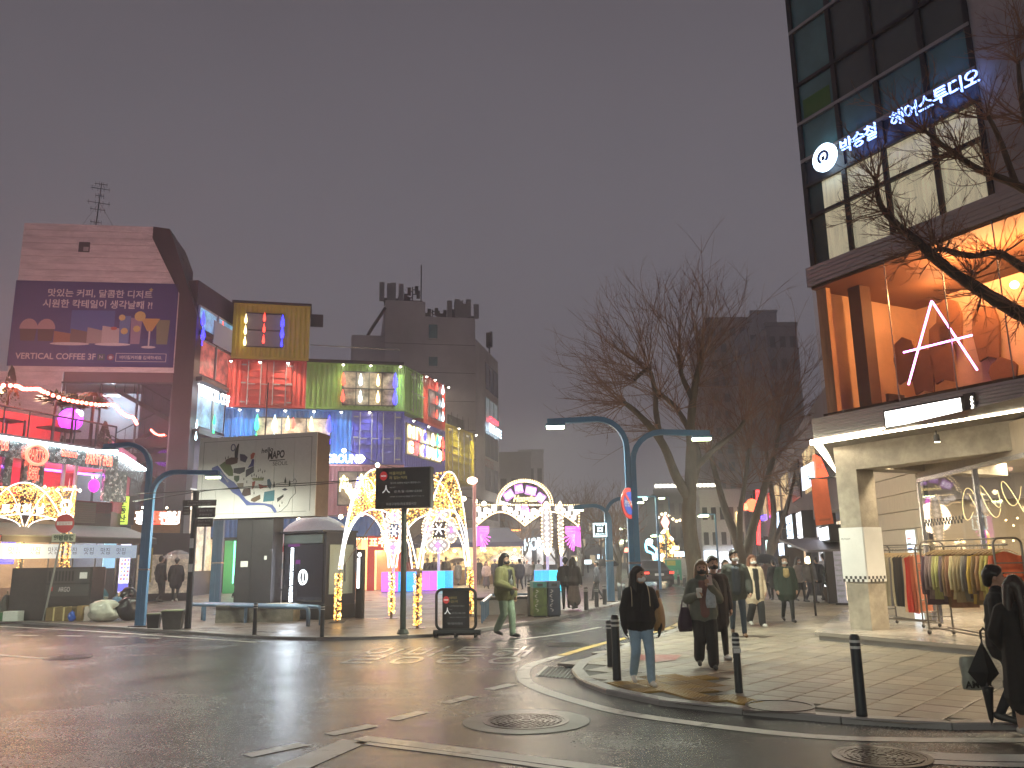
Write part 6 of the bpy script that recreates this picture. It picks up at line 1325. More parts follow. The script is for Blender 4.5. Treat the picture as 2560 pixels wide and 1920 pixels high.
box('body', m_dark, pb, Lb+.35, Lb+.62, KH, hB-.5, -1.0, -.9); box('light_strip', glow('info_white'), pb, Lb+.40, Lb+.5, .9, hB-.75, -.898, -.89); MB().lathe([(.07, 0), (.07, .01)], 14, (Lb+.48, hB-.65, -.9), 'z').build('round_lamp', glow('info_white'), pb)
# ============================================================ NOTICE BOARDS
p = gp(1008, 1586, KH); FN = Fac(dp(938, 1220, p.y+.12)[:2], dp(1076, 1220, p.y-.1)[:2]); LN = FN.L
nb_ = thing('electronic_notice', 'black electronic notice board with a no entry disc on a green pole', 'notice board', FN.M)
v1 = (FN.uv(942, 1173)[1]+FN.uv(1074, 1163)[1])/2; v0 = (FN.uv(941, 1274)[1]+FN.uv(1074, 1268)[1])/2
m_nbk = mat('notice_black', (.014, .014, .015), .35); m_npole = mat('green_grey_pole', (.10, .125, .105), .4, .4, noise=.2, stain=.2)
box('case', mat('notice_case', (.12, .115, .11), .4, .5), nb_, 0, LN, v0, v1, -.28, -.015); box('screen', m_nbk, nb_, .02, LN-.02, v0+.02, v1-.02, -.014, 0)
MB().cyl((LN*.5, KH+.02, -.14), (LN*.5, v0, -.14), .068, .062, 14).build('pole', m_npole, nb_); MB().lathe([(.14, KH), (.14, KH+.02), (.10, KH+.1)], 12, (LN*.5, 0, -.14), 'y').build('base', m_npole, nb_)
def notice(t, W0_, W1_, V0, V1, w=.003, s=1.0):
    X = lambda f: W0_+(W1_-W0_)*f
    Y_ = lambda f: V0+(V1-V0)*f
    h = V1-V0; r_ = h*.095; m_t = mat('dim_white', (.20, .20, .20), .5, em=(.5, .5, .5), es=.22); m_y = mat('dim_yellow', (.25, .2, .08), .5, em=(.55, .45, .15), es=.25)
    MB().prism([(X(.14)+r_*math.cos(R(a)), Y_(.80)+r_*1.15*math.sin(R(a)), w) for a in range(0, 360, 15)], (0, 0, .004)).build('no_entry_disc', mat('disc_red', (.45, .03, .03), .4, em=(.8, .05, .05), es=.25), t)
    box('disc_bar', mat('disc_white', (.7, .6, .6), .5, em=(.9, .75, .7), es=.2), t, X(.14)-r_*.7, X(.14)+r_*.7, Y_(.80)-r_*.2, Y_(.80)+r_*.2, w+.0045, w+.006)
    for tx, fx, fy, hh, ww, m in (('어울마당로', .40, .86, .075, .30, m_y), ('차 없는거리', .41, .75, .075, .33, m_y), ('일시적 차량의 진입이 제한됩니다', .55, .62, .045, .56, m_t), ('운영시간', .31, .515, .035, .11, m_t), ('금.토.일 12:00~23:00', .60, .415, .06, .52, m_t), ('사람중심 걷고 싶은거리 문화를 만들어가고 있습니다', .58, .29, .03, .64, m_t), ('마포구청장/마포경찰서장', .48, .11, .065, .56, m_t)):
        text(tx, .1, m, t, Matrix.Translation((X(fx), Y_(fy), w+.002)), w=(W1_-W0_)*ww, h=h*hh)
    text('人', h*.2, mat('walker_white', (.5, .5, .5), .5, em=(.8, .8, .8), es=.4), t, Matrix.Translation((X(.19), Y_(.46), w+.002)), bold=.004); MB().octa((X(.19), Y_(.535), w+.004), h*.016).build('walker_head', mat('walker_white'), t)
notice(nb_, .02, LN-.02, v0, v1)
p = gp(1140, 1593, 0); k = p.y/F; FQ = Fac((p.x-48*k, p.y+.06), (p.x+48*k, p.y-.06)); wq = FQ.L
wb = thing('rolling_notice', 'small black rolling notice stand with tubular frame at the kerb', 'notice stand', FQ.M); m_rf = mat('stand_dark', (.04, .045, .045), .4, .3)
hq = FQ.uv(1140, 1473)[1]; zb0 = .16; r_ = .13
P = [(r_, zb0)]+[(wq-r_, zb0)]; loop = []
for cx_, cy_, a0_ in ((wq-r_, zb0+r_, -90), (wq-r_, hq-r_, 0), (r_, hq-r_, 90), (r_, zb0+r_, 180)): loop += [(cx_+r_*math.cos(R(a0_+d)), cy_+r_*math.sin(R(a0_+d)), 0) for d in range(0, 91, 18)]
MB().tube(loop, .032, 8, closed=True).build('tube_frame', m_rf, wb); box('panel', m_nbk, wb, wq*.16, wq*.84, zb0+.0, hq-.03, -.02, .02); notice(wb, wq*.16, wq*.84, zb0+.05, hq-.08, .0225)
for a in (wq*.02, wq*.62): MB().cyl((a-.08, .10, 0), (a+.45, .10, 0), .06, n=10).build('ballast_tube', m_rf, wb)
for a in (0, wq*.5, wq): MB().lathe([(.035, -.02), (.035, .02)], 10, (a, .035, .1), 'x').build('caster', m_black, wb); MB().lathe([(.035, -.02), (.035, .02)], 10, (a, .035, -.1), 'x').build('caster', m_black, wb); box('caster_bracket', m_rf, wb, a-.02, a+.02, .05, .08, -.12, .12)
# ============================================================ BOLLARDS
m_bol = mat('bollard_charcoal', (.022, .028, .034), .45, noise=.2, ns=6); m_band = mat('bollard_band', (.62, .62, .60), .4)
def bollard(px, py, top, lab, r=None, bands=2, z=KH, sticker=False):
    p = gp(px, py, z); h = dp(px, top, p.y).z-z; r = r or .055*h/.85; t = thing('bollard', lab, 'bollard', (p.x, p.y, z), group='street bollards')
    MB().lathe([(r*1.08, 0), (r*1.05, h*.05), (r, h*.9), (r*.96, h*.97), (r*.7, h)], 14).build('post', m_bol, t, True)
    for i in range(bands): f = .93-.075*i; MB().lathe([(r*1.02, h*(f-.032)), (r*1.03, h*(f-.016)), (r*1.02, h*f)], 14).build('band', m_band, t)
    if sticker: MB().box(-.045, .045, -r*1.05, -r*.99, h*.66, h*.74).build('sticker', m_white_pl, t)
    return t
bollard(2155, 1791, 1585, 'dark bollard with two white bands alone on the right of the near pavement')
bollard(1848, 1732, 1581, 'dark bollard with white bands and a sticker behind the tactile paving', sticker=True, bands=3)
bollard(1543, 1701, 1537, 'front dark bollard of the close pair at the pavement bend')
bollard(1526, 1667, 1551, 'rear dark bollard of the close pair at the pavement bend')
bollard(636, 1587, 1506, 'dark bollard in front of the concrete block')
bollard(805, 1592, 1510, 'dark bollard at the right end of the blue rail')
for i, (px, py, tp) in enumerate(((1466, 1525, 1468), (1492, 1517, 1470), (1512, 1511, 1464), (1549, 1502, 1457), (1560, 1498, 1458))): bollard(px, py, tp, ORD[i].capitalize()+' small bollard along the far kerb counted from the recycling bins', .07)
bollard(1327, 1540, 1450, 'dark banded bollard left of the recycling bins', .085)
for i, (px, py, tp) in enumerate(((1682, 1462, 1435), (1697, 1464, 1436), (1712, 1467, 1439), (1728, 1471, 1441))): bollard(px, py, tp, ORD[i].capitalize()+' tiny bollard right of the dark car', .08)
# ============================================================ RAILS, BENCH, POSTS
m_rail = mat('rail_blue', (.13, .22, .34), .35, .3, noise=.15, stain=.15)
A = gp(474, 1552, KH); B = gp(770, 1566, KH); t = thing('bench_rail', 'blue tubular seat rail along the kerb in front of the map board', 'rail', (0, 0, 0)); hr = .46; u = (B-A).normalized(); nn = Vector((-u.y, u.x, 0))
for o_ in (0, .42):
    a, b_ = A+nn*o_, B+nn*o_
    MB().tube([a+Vector((0, 0, 0)), a+Vector((0, 0, hr-.12))]+[a+u*(.12*(1-math.cos(x)))+Vector((0, 0, hr-.12+.12*math.sin(x))) for x in (.5, 1, 1.57)]+[b_-u*(.12*(1-math.cos(x)))+Vector((0, 0, hr-.12+.12*math.sin(x))) for x in (1.57, 1, .5)]+[b_+Vector((0, 0, hr-.12)), b_], .052, 8).build('tube', m_rail, t, True)
for f in (.08, .45): 
    q = A.lerp(B, f); MB().tube([q+nn*.2, q+nn*.2+Vector((0, 0, hr-.03))], .045, 8).build('leg', m_rail, t)
    MB().tube([q+Vector((0, 0, hr)), q+nn*.42+Vector((0, 0, hr))], .03, 6).build('cross_bar', m_rail, t)
q0 = gp(1205, 1558, KH); q1 = gp(1228, 1530, KH); t = thing('slat_rail', 'small blue slatted rail beside the man in the olive jacket', 'rail', (0, 0, 0)); hq_ = dp(1205, 1508, q0.y).z-KH
MB().tube([q0+Vector((0, 0, hq_)), q1+Vector((0, 0, hq_)), gp(1345, 1528, KH)+Vector((0, 0, hq_))], .06, 6).build('top_rail', m_rail, t)
for i in range(7): q = q0.lerp(q1, i/6); MB().box(-.02, .02, -.02, .02, 0, hq_, XF(q.x, q.y, KH)).build('slat', m_rail, t)
q = gp(1320, 1534, KH); t = thing('stone_planter', 'low grey planter wall with a dark cap behind the olive jacket man', 'planter', XF(q.x, q.y, KH, R(20))); box('wall', m_conc2, t, -1.9, .2, .15, .5, 0, .42); box('cap', m_dark, t, -2, .25, .1, .56, .422, .5)
p = gp(537, 1511, KH); t = thing('blue_post', 'tall blue steel post behind the map board', 'post', (p.x, p.y, KH)); box('left_bar', m_lblue, t, -.21, -.01, -.1, .1, 0, 5.2); box('right_bar', m_lblue, t, .0, .2, -.1, .1, 0, 4.7); box('collar', m_chrome, t, -.22, .21, -.11, .11, 1.6, 1.66)
p = gp(469, 1571, KH); t = thing('finger_post', 'dark finger post with brown direction plates beside the blue rail', 'signpost', (p.x, p.y, KH)); hf = dp(469, 1232, p.y).z-KH; k = p.y/F
MB().cyl((0, 0, 0), (0, 0, hf), .085, .08, 10).build('pole', m_bol, t); m_pl = mat('brown_plate', (.10, .08, .075), .5)
for py0, py1, x0, x1 in ((1251, 1266, -28, 55), (1268, 1288, -26, -8), (1270, 1295, 8, 54), (1297, 1318, 6, 50)):
    z1_, z0_ = dp(469, py0, p.y).z-KH, dp(469, py1, p.y).z-KH; pl = box('plate', m_pl, t, x0*k, x1*k, -.12, -.09, z0_, z1_)
    for j in range(2): text(('홍대입구역 Hongik Univ.', '어울마당로', '경의선 책거리', '관광안내소')[j if x0 < -20 else j+2], .1, mat('pale_print', (.45, .43, .42), .6), pl, Matrix.Translation(((x0+x1)/2*k, -.123, z0_+(z1_-z0_)*(.68-.42*j))) @ Matrix.Rotation(PI/2, 4, 'X'), w=(x1-x0)*k*.7, h=(z1_-z0_)*.24)
box('bill', m_white_pl, t, -.05, .05, -.092, -.085, 2.0, 2.25); box('bill', m_white_pl, t, -.04, .06, -.094, -.086, 1.4, 1.6)
MB().lathe([(.1, hf), (.1, hf+.03), (.03, hf+.06)], 10).build('cap', m_bol, t)
p = gp(108, 1553, KH); t = thing('no_entry_sign', 'red no entry disc over a one way plate on a leaning grey pole', 'traffic sign', (p.x, p.y, KH)); k = p.y/F; zd = dp(140, 1309, p.y).z-KH; m_gp = mat('galvanised', (.34, .36, .33), .4, .6)
MB().cyl((0, 0, 0), (30*k, 0, zd+.1), .03, n=8).build('pole', m_gp, t)
MB().lathe([(23*k, 0), (23*k, .02)], 28, ax='y').build('disc', mat('sign_red_paint'), t, M=(32*k, -.06, zd)); box('disc_bar', mat('sign_white_paint'), t, 32*k-19*k, 32*k+19*k, -.066, -.0605, zd-4.5*k, zd+4.5*k); text('진입금지', .1, mat('sign_red_paint'), t, Matrix.Translation((32*k, -.068, zd)) @ Matrix.Rotation(PI/2, 4, 'X'), w=28*k, h=6*k)
z2 = dp(140, 1345, p.y).z-KH; box('plate', mat('pale_green_plate', (.42, .45, .33), .5), t, 4*k, 62*k, -.07, -.045, z2-10*k, z2+10*k, .01); text('일방통행', .1, mat('forest_print'), t, Matrix.Translation((33*k, -.073, z2)) @ Matrix.Rotation(PI/2, 4, 'X'), w=48*k, h=14*k, bold=.006)
# ============================================================ RUBBISH AT THE LEFT KERB
p = gp(30, 1552, KH); k = p.y/F; t = thing('dark_locker', 'big dark brown storage locker with stickers behind the rubbish', 'locker', XF(p.x, p.y, KH, R(0))); m_lk = mat('locker_brown', (.035, .032, .03), .5, noise=.3); hk = dp(60, 1420, p.y).z-KH
box('body', m_lk, t, -.15, 185*k, 0, .8, 0, hk); box('upper_panel', mat('locker_grey', (.06, .062, .06), .5), t, 75*k, 180*k, -.02, -.003, hk*.70, hk*.97); box('lower_panel', mat('locker_grey'), t, 75*k, 180*k, -.02, -.003, hk*.45, hk*.67)
for i in range(8): box('vent_slot', m_black, t, 80*k+i*8*k, 84*k+i*8*k, -.026, -.0205, hk*.74, hk*.93)
text('ARGO', .16, m_pr, t, Matrix.Translation((120*k, -.024, hk*.58)) @ Matrix.Rotation(PI/2, 4, 'X'), w=28*k, h=.14); box('notice', m_white_pl, t, 155*k, 173*k, -.03, -.021, hk*.78, hk*.9); box('red_spot', mat('sign_red_paint'), t, 84*k, 92*k, -.025, -.0205, hk*.55, hk*.63)
def blob(name, lab, cat, px, py, w, h, m, seed, squash=.7, rough=.34, pts=None, knot=True):
    p = gp(px, py, KH); k = p.y/F; w, h = w*k, h*k; r2 = random.Random(seed); t = thing(name, lab, cat, XF(p.x, p.y, KH, r2.random()*.5))
    mb = MB(); n, mm = 18, 11; vs = []; ph = [(r2.uniform(2, 6), r2.uniform(0, 6), r2.uniform(2, 5)) for _ in range(5)]
    for i in range(mm):
        el = PI*(i/(mm-1)); 
        for j in range(n):
            a = 2*PI*j/n; d = 1+sum(rough*.45*math.sin(f*a+g+q*el) for f, g, q in ph)*math.sin(el)+r2.uniform(-rough, rough)*.25
            z = h*.5*(1-math.cos(el))*(1 if i < mm-1 else 1); r_ = math.sin(el)**.6*w*.5*d*(1.12-.35*i/(mm-1)); vs.append((r_*math.cos(a), r_*math.sin(a)*squash, z*(.94+.06*d)))
    fs = [(i*n+j, i*n+(j+1) % n, (i+1)*n+(j+1) % n, (i+1)*n+j) for i in range(mm-1) for j in range(n)]
    mb.add(vs, fs).build('bag', m, t, True)
    if knot: MB().lathe([(.05*w, 0), (.03*w, .05*h), (.09*w, .16*h), (.02, .17*h)], 8, (0, 0, h*.95)).build('knot', m, t)
    return t
def bagm(nm, c=(1, 1, 1), tr=0): return mat(nm, c, .28, noise=.25, ns=6, bump=.7, bs=14, coat=.3)
def carton(lab, px, py, w, h, d, m, rz, tape=True):
    p = gp(px, py, KH); k = p.y/F; t = thing('cardboard_box', lab, 'cardboard box', XF(p.x, p.y, KH, rz)); w, h = w*k, h*k
    box('carton', m, t, -w/2, w/2, 0, d, 0, h, .012)
    if tape: box('strap', mat('straw_twine', (.5, .42, .2), .7), t, -w*.22, -w*.16, -.006, d+.006, -.001, h+.006); box('strap', mat('straw_twine'), t, w*.16, w*.22, -.006, d+.006, -.001, h+.006)
m_cd = mat('cardboard_brown', (.20, .145, .06), .8, noise=.25, stain=.3); m_cd2 = mat('cardboard_tan', (.30, .21, .09), .8, noise=.2)
carton('tied bundle of flattened brown cardboard in front of the locker', 145, 1553, 60, 32, .6, m_cd, .12)
carton('tan upright piece of cardboard between the bundle and the white bag', 196, 1553, 14, 36, .3, m_cd2, -.2, False)
carton('pale cardboard leaning beside the white bag', 217, 1553, 16, 34, .25, mat('carton_pale', (.45, .40, .36), .7), .15, False)
carton('white foam box at the left edge of the pavement', 24, 1554, 36, 24, .4, mat('foam_white', (.62, .66, .60), .6), .05, False)
carton('small green crate beside the white foam box', 2, 1553, 12, 20, .3, mat('crate_green', (.05, .18, .07), .5), 0, False)
blob('rubbish_bag', 'olive brown sack resting on the cardboard bundle', 'rubbish bag', 198, 1540, 66, 66, bagm('sack_olive', (.10, .085, .03)), 3)
blob('rubbish_bag', 'translucent turquoise rubbish bag on the heap', 'rubbish bag', 238, 1540, 46, 74, bagm('bag_turquoise', (.10, .27, .33)), 5)
blob('rubbish_bag', 'big translucent white rubbish bag at the front of the heap', 'rubbish bag', 260, 1554, 76, 52, bagm('bag_white', (.42, .43, .36)), 8)
blob('rubbish_bag', 'small sky blue plastic bag behind the white bag', 'rubbish bag', 288, 1540, 30, 46, bagm('bag_sky', (.13, .28, .45)), 9)
blob('rubbish_bag', 'large black rubbish bag against the blue street lamp', 'rubbish bag', 322, 1552, 50, 56, bagm('bag_black', (.010, .010, .012)), 11)
blob('rubbish_bag', 'second black rubbish bag on top behind the lamp', 'rubbish bag', 318, 1537, 46, 66, bagm('bag_black'), 12)
blob('rubbish_bag', 'crumpled bright blue bag between cardboard pieces', 'rubbish bag', 178, 1554, 16, 24, bagm('bag_blue', (.03, .10, .45)), 14)
blob('rubbish_bag', 'pale green bag tucked beside the olive sack', 'rubbish bag', 150, 1530, 36, 20, bagm('bag_green', (.18, .22, .08)), 15)
blob('rubbish_bag', 'grey rounded bag beside the locker at the left edge', 'rubbish bag', 12, 1549, 26, 60, bagm('bag_grey', (.14, .15, .12)), 16)
def bin_(px, py, w, h, m, lid, lab):
    p = gp(px, py, KH); k = p.y/F; t = thing('waste_bin', lab, 'bin', XF(p.x, p.y, KH, .2)); w, h = w*k, h*k; a, b_ = w*.40, w*.5
    MB().add([(-a, -a, 0), (a, -a, 0), (a, a, 0), (-a, a, 0), (-b_, -b_, h*.9), (b_, -b_, h*.9), (b_, b_, h*.9), (-b_, b_, h*.9)], [(3, 2, 1, 0), (0, 1, 5, 4), (1, 2, 6, 5), (2, 3, 7, 6), (3, 0, 4, 7)]).build('tub', m, t); box('rim', m, t, -b_*1.06, b_*1.06, -b_*1.06, b_*1.06, h*.9, h*.95, .01); box('lid', lid, t, -b_, b_, -b_, b_, h*.952, h, .02); box('side_grip', m, t, b_*1.06, b_*1.2, -.1, .1, h*.75, h*.85)
bin_(384, 1570, 30, 34, mat('bin_dark', (.03, .032, .03), .5), mat('bin_green', (.06, .09, .03), .5), 'small dark waste bin beside the blue lamp')
bin_(432, 1572, 48, 44, mat('bin_grey', (.13, .13, .12), .5, noise=.2, stain=.3), mat('bin_lid_green', (.10, .14, .04), .5), 'grey waste bin with a green lid beside the finger post')
# recycling bins
p = gp(1368, 1543, KH); k = p.y/F
for i, (dx, w_, c, c2, lab) in enumerate(((-16, 34, (.10, .14, .03), (.05, .22, .20), 'recycling bin wrapped in green yellow mural right of the olive jacket man'), (19, 30, (.02, .03, .06), (.08, .10, .14), 'dark blue printed recycling bin next to the mural bin'))):
    t = thing('recycling_bin', lab, 'recycling bin', XF(p.x+dx*k, p.y+.05*i, KH, R(8))); h_ = 84*k; w2 = w_*k/2
    box('body', mat('bin_mural_%d' % i, c, .4, noise=.8, ns=5), t, -w2, w2, 0, .6, .04, h_*.82, .01); box('hood', mat('bin_hood_%d' % i, c2, .4), t, -w2, w2, 0, .6, h_*.822, h_, .02); box('slot', m_black, t, -.08, .08, -.012, .002, h_*.86, h_*.94); box('feet', m_dark, t, -w2*.9, w2*.9, .05, .55, 0, .039)
    for j in range(5): MB().tube([(-w2*.5+.05*math.sin(j*3+a_), -.004, h_*(.16+.13*j)+a_*.02) for a_ in range(5)], .008, 4).build('mural_stroke', m_pr, t)
# festoon bulbs over the plaza
for P, lab in ((((860, 1122), (907, 1141), (944, 1158), (1000, 1172)), 'sagging line of warm bulbs in front of the indigo container'), (((1160, 1242), (1188, 1248), (1210, 1254), (1236, 1262)), 'short line of warm bulbs between the pavilion and the festival gate'), (((678, 1297), (747, 1295), (785, 1293), (852, 1287), (905, 1280)), 'line of warm bulbs under the pink container')):
    t = thing('festoon', lab, 'string lights', (0, 0, 0)); q = [dp(x, y, 43.5) for x, y in P]; MB().tube(spline(q, 5), .02, 4).build('wire', m_black, t)
    for c in q: MB().ball(c-Vector((0, 0, .1)), .12, 8).build('bulb', glow('festoon_bulb', (1, .84, .5), 14), t)
for P, lab in ((((330, 1255), (560, 1222), (900, 1200)), 'upper overhead cable from the left lamp'), (((340, 1235), (500, 1226), (830, 1208), (1080, 1176)), 'overhead cable crossing in front of the map board')):
    t = thing('overhead_cable', lab, 'cable', (0, 0, 0)); MB().tube(spline([dp(x, y, 22.5) for x, y in P], 6), .011, 4).build('wire', m_black, t)
# ============================================================ BARE TREES
m_bark = mat('dark_bark', (.13, .105, .075), .8, noise=.35, ns=9, bump=.6, bs=22, stretch=(1, 1, .3)); m_twigs = mat('brown_twig', (.30, .175, .115), .75, noise=.3, ns=3)
def btree(name, lab, Y, limbs, knobs, seed, base, wr, whip_r=.012, nsp=9, lean=None, trunk_only=False):
    """limbs: list of (pixel polyline with depth offsets, r0, r1) ; knobs: (px, py, dy, number, length px, spread deg, mean angle deg)"""
    r = random.Random(seed); t = thing(name, lab, 'tree', (0, 0, 0)); k = Y/F
    first = True
    for P, r0, r1 in limbs:
        Q = spline([dp(x, y, Y+d) for x, y, d in P], 5); n = len(Q); rs = [(r0+(r1-r0)*i/(n-1))*(1+r.uniform(-.06, .06)) for i in range(n)]
        MB().tube(Q, rs, 10 if r0 > .08 else 7).build('trunk' if first else 'limb', m_bark, t, True); first = False
    mb = MB()
    def shoot(p, d, L, rad, depth):
        n = 7; P = [p]; dd = d.copy(); c = Vector((r.uniform(-1, 1), r.uniform(-1, 1), r.uniform(-.3, .8)))*.10
        for i in range(n): dd = (dd+c+Vector((r.uniform(-1, 1), r.uniform(-1, 1), r.uniform(-1, 1)))*.06).normalized(); P.append(P[-1]+dd*(L/n))
        mb.tube(P, [rad*(1-.8*i/n) for i in range(n+1)], 4 if depth == 0 else 3, caps=False)
        if depth < 2:
            for j in range(r.randint(4, 7) if depth == 0 else r.randint(2, 4)):
                i = r.randint(2, n-1); a = P[i]; s = Vector((r.uniform(-1, 1), r.uniform(-1, 1), r.uniform(-.5, 1))); s = (dd*1.2+s*.8).normalized(); shoot(a, s, L*r.uniform(.18, .45), rad*.5, depth+1)
    for px, py, dy, num, L, spread, mean in knobs:
        for i in range(int(num*1.5)):
            a = R(mean+r.gauss(0, spread)); el = r.uniform(-.9, .9); p = dp(px+r.uniform(-8, 8), py+r.uniform(-10, 10), Y+dy+r.uniform(-.1, .1))
            d = Vector((math.cos(a)*math.cos(el), math.sin(el)*.9, math.sin(a)*math.cos(el))).normalized(); shoot(p, d, L*k*r.uniform(.45, .98), whip_r*r.uniform(.7, 1.2), 0)
    mb.build('crown', m_twigs, t)
    return t
btree('ginkgo_tree', 'large bare street tree with fanning whips rising beside the corner street lamp', 23.5,
      [([(1740, 1532, 0), (1738, 1440, 0), (1722, 1300, 0), (1726, 1230, 0), (1728, 1130, .1), (1728, 1050, .2), (1738, 960, .2), (1752, 905, .1)], .26, .07),
       ([(1724, 1250, 0), (1690, 1190, -.2), (1662, 1120, -.3), (1632, 1075, -.4), (1590, 1030, -.5), (1558, 1005, -.6)], .15, .06),
       ([(1652, 1100, -.3), (1640, 1030, .1), (1638, 985, .3), (1622, 925, .4), (1585, 950, .6)], .09, .05), ([(1732, 1000, .2), (1705, 940, .4), (1702, 915, .5)], .09, .06), ([(1728, 1220, 0), (1745, 1150, .5), (1730, 1090, .6), (1690, 1020, .8), (1650, 985, 1)], .12, .06),
       ([(1727, 1180, 0), (1790, 1120, .4), (1840, 1080, .7), (1862, 1050, .9)], .10, .05)],
      [(1558, 1005, -.6, 20, 235, 32, 138), (1622, 930, .4, 20, 300, 30, 122), (1585, 950, .6, 16, 260, 35, 150), (1700, 920, .5, 20, 320, 26, 98), (1752, 905, .1, 22, 330, 28, 80), (1745, 960, .3, 14, 300, 32, 62), (1862, 1050, .9, 14, 300, 32, 70), (1650, 990, .9, 16, 300, 40, 110), (1690, 1030, .2, 12, 200, 50, 90), (1640, 1070, -.3, 9, 210, 30, 172), (1560, 1010, -.6, 7, 160, 22, 190)], 3, None, None, .0135)
btree('ginkgo_tree', 'bare multi stemmed tree right behind the large one over the busy pavement', 29,
      [([(1862, 1490, 0), (1860, 1420, 0), (1838, 1340, 0), (1812, 1270, 0), (1790, 1190, 0), (1775, 1130, 0)], .22, .07), ([(1858, 1420, 0), (1880, 1330, .3), (1905, 1240, .4), (1935, 1140, .4), (1950, 1060, .4)], .19, .06), ([(1850, 1380, 0), (1850, 1290, -.4), (1862, 1210, -.5), (1872, 1120, -.5)], .13, .05)],
      [(1775, 1130, 0, 14, 250, 30, 110), (1950, 1060, .4, 22, 280, 32, 70), (1872, 1120, -.5, 20, 290, 32, 92), (1905, 1200, .4, 14, 210, 45, 45), (1860, 1210, -.3, 14, 220, 50, 100), (1935, 1130, .3, 12, 200, 60, 20)], 5, None, None, .017)
btree('ginkgo_tree', 'slim bare tree behind the walkers near the orange banner', 36,
      [([(1930, 1470, 0), (1925, 1380, 0), (1935, 1290, 0), (1925, 1200, 0), (1915, 1120, 0)], .2, .06), ([(1930, 1380, 0), (1960, 1290, .4), (1985, 1200, .5), (1995, 1130, .5)], .13, .05)],
      [(1915, 1120, 0, 18, 190, 35, 95), (1995, 1130, .5, 18, 200, 35, 75), (1960, 1230, .4, 10, 150, 60, 80)], 9, None, None, .02)
btree('ginkgo_tree', 'overhanging bare tree limbs entering from the right edge before the orange room', 9.6,
      [([(2760, 1760, 0), (2755, 1500, 0), (2740, 1200, 0), (2735, 1000, 0), (2700, 880, 0), (2640, 820, 0), (2560, 790, 0), (2450, 725, .1), (2370, 672, .2), (2300, 610, .2), (2240, 560, .2), (2200, 510, .2), (2190, 450, .2)], .145, .025),
       ([(2690, 870, 0), (2640, 730, .2), (2560, 672, .3), (2492, 632, .3), (2430, 640, .3), (2350, 622, .2)], .07, .03), ([(2735, 980, 0), (2690, 700, -.3), (2620, 520, -.3), (2540, 462, -.3), (2450, 425, -.3), (2370, 372, -.3), (2310, 325, -.3)], .08, .02), ([(2620, 520, -.3), (2580, 360, -.2), (2555, 250, -.1), (2545, 150, 0)], .06, .02), ([(2540, 462, -.3), (2500, 350, -.4), (2470, 290, -.5)], .04, .02)],
      [(2190, 450, .2, 12, 190, 45, 120), (2220, 530, .2, 12, 170, 50, 150), (2270, 590, .2, 14, 190, 55, 130), (2340, 640, .2, 14, 180, 60, 100), (2350, 622, .2, 12, 170, 50, 140), (2430, 690, .1, 14, 190, 60, 90), (2310, 325, -.3, 14, 210, 45, 120), (2400, 390, -.3, 14, 220, 50, 95), (2480, 440, -.3, 14, 200, 60, 100), (2545, 150, 0, 12, 190, 40, 100), (2560, 300, 0, 14, 200, 60, 110), (2470, 290, -.4, 12, 190, 45, 110), (2500, 640, .3, 12, 170, 80, 100), (2300, 610, .2, 10, 150, 60, 220), (2450, 725, .1, 12, 160, 60, 250), (2540, 770, 0, 10, 150, 60, 260), (2560, 90, 0, 12, 190, 70, 90), (2380, 380, -.3, 8, 150, 50, 230), (2190, 470, .2, 8, 130, 40, 230)], 17, None, None, .0085)
for i, (px, py, Y, w, h, lab) in enumerate(((1300, 1495, 60, 70, 150, 'small bare tree behind the festival gate'), (1395, 1490, 64, 70, 130, 'small bare tree right of the festival gate'), (1455, 1480, 75, 90, 190, 'reddish bare tree beyond the lit camera sign'), (1545, 1500, 40, 60, 230, 'thin bare tree beside the far street lamp'), (1400, 1450, 95, 160, 240, 'wide reddish bare tree in the far street'), (1300, 1450, 100, 150, 230, 'reddish bare tree between the far roofs'), (1500, 1450, 90, 120, 220, 'far reddish bare tree left of the corner lamp'))):
    g = dp(px, 1400, Y); yb = 1396+F*1.6/Y; top = yb-h
    btree('bare_tree', lab, Y, [([(px, yb, 0), (px+3, yb-h*.35, 0), (px-4, yb-h*.55, 0)], .16, .07), ([(px+2, yb-h*.33, 0), (px+w*.25, yb-h*.5, .3), (px+w*.3, yb-h*.6, .3)], .09, .05), ([(px, yb-h*.3, 0), (px-w*.25, yb-h*.48, -.3), (px-w*.3, yb-h*.58, -.3)], .08, .05)],
          [(px-4, yb-h*.55, 0, 12, h*.5, 30, 90), (px+w*.3, yb-h*.6, .3, 12, h*.45, 32, 70), (px-w*.3, yb-h*.58, -.3, 12, h*.45, 32, 110)], 30+i, None, None, .025 if Y < 70 else .04)
# ============================================================ FAR BUILDINGS
def tower(lab, px0, px1, py0, Y, m, rows, cols, wcol, depth=14, lit=0, seed=1, name='tower_block', wm=None, dY=0):
    Fb = Fac(dp(px0, 1300, Y)[:2], dp(px1, 1300, Y+dY)[:2]); t = thing(name, lab, 'building', Fb.M); h = Fb.uv((px0+px1)/2, py0)[1]; L = Fb.L; r = random.Random(seed)
    box('wall', m, t, 0, L, 0, h, -depth, 0); box('parapet', m, t, -.1, L+.1, h, h+.5, -.5, .1)
    for i in range(rows):
        for j in range(cols):
            a = L*(j+.22)/cols; b_ = L*(j+.78)/cols; c = h*(i+.35)/(rows+.3); d = h*(i+.85)/(rows+.3); on = r.random() < lit
            w_ = box('window', (wm or mat('lit_room_far', (.4, .35, .25), .5, em=(1, .8, .5), es=.5)) if on else wcol, t, a, b_, c, d, .0, .03)
            if rows*cols < 40: box('sill', m, w_, a-.05, b_+.05, c-.12, c-.005, .0, .12)
    return t, Fb, h
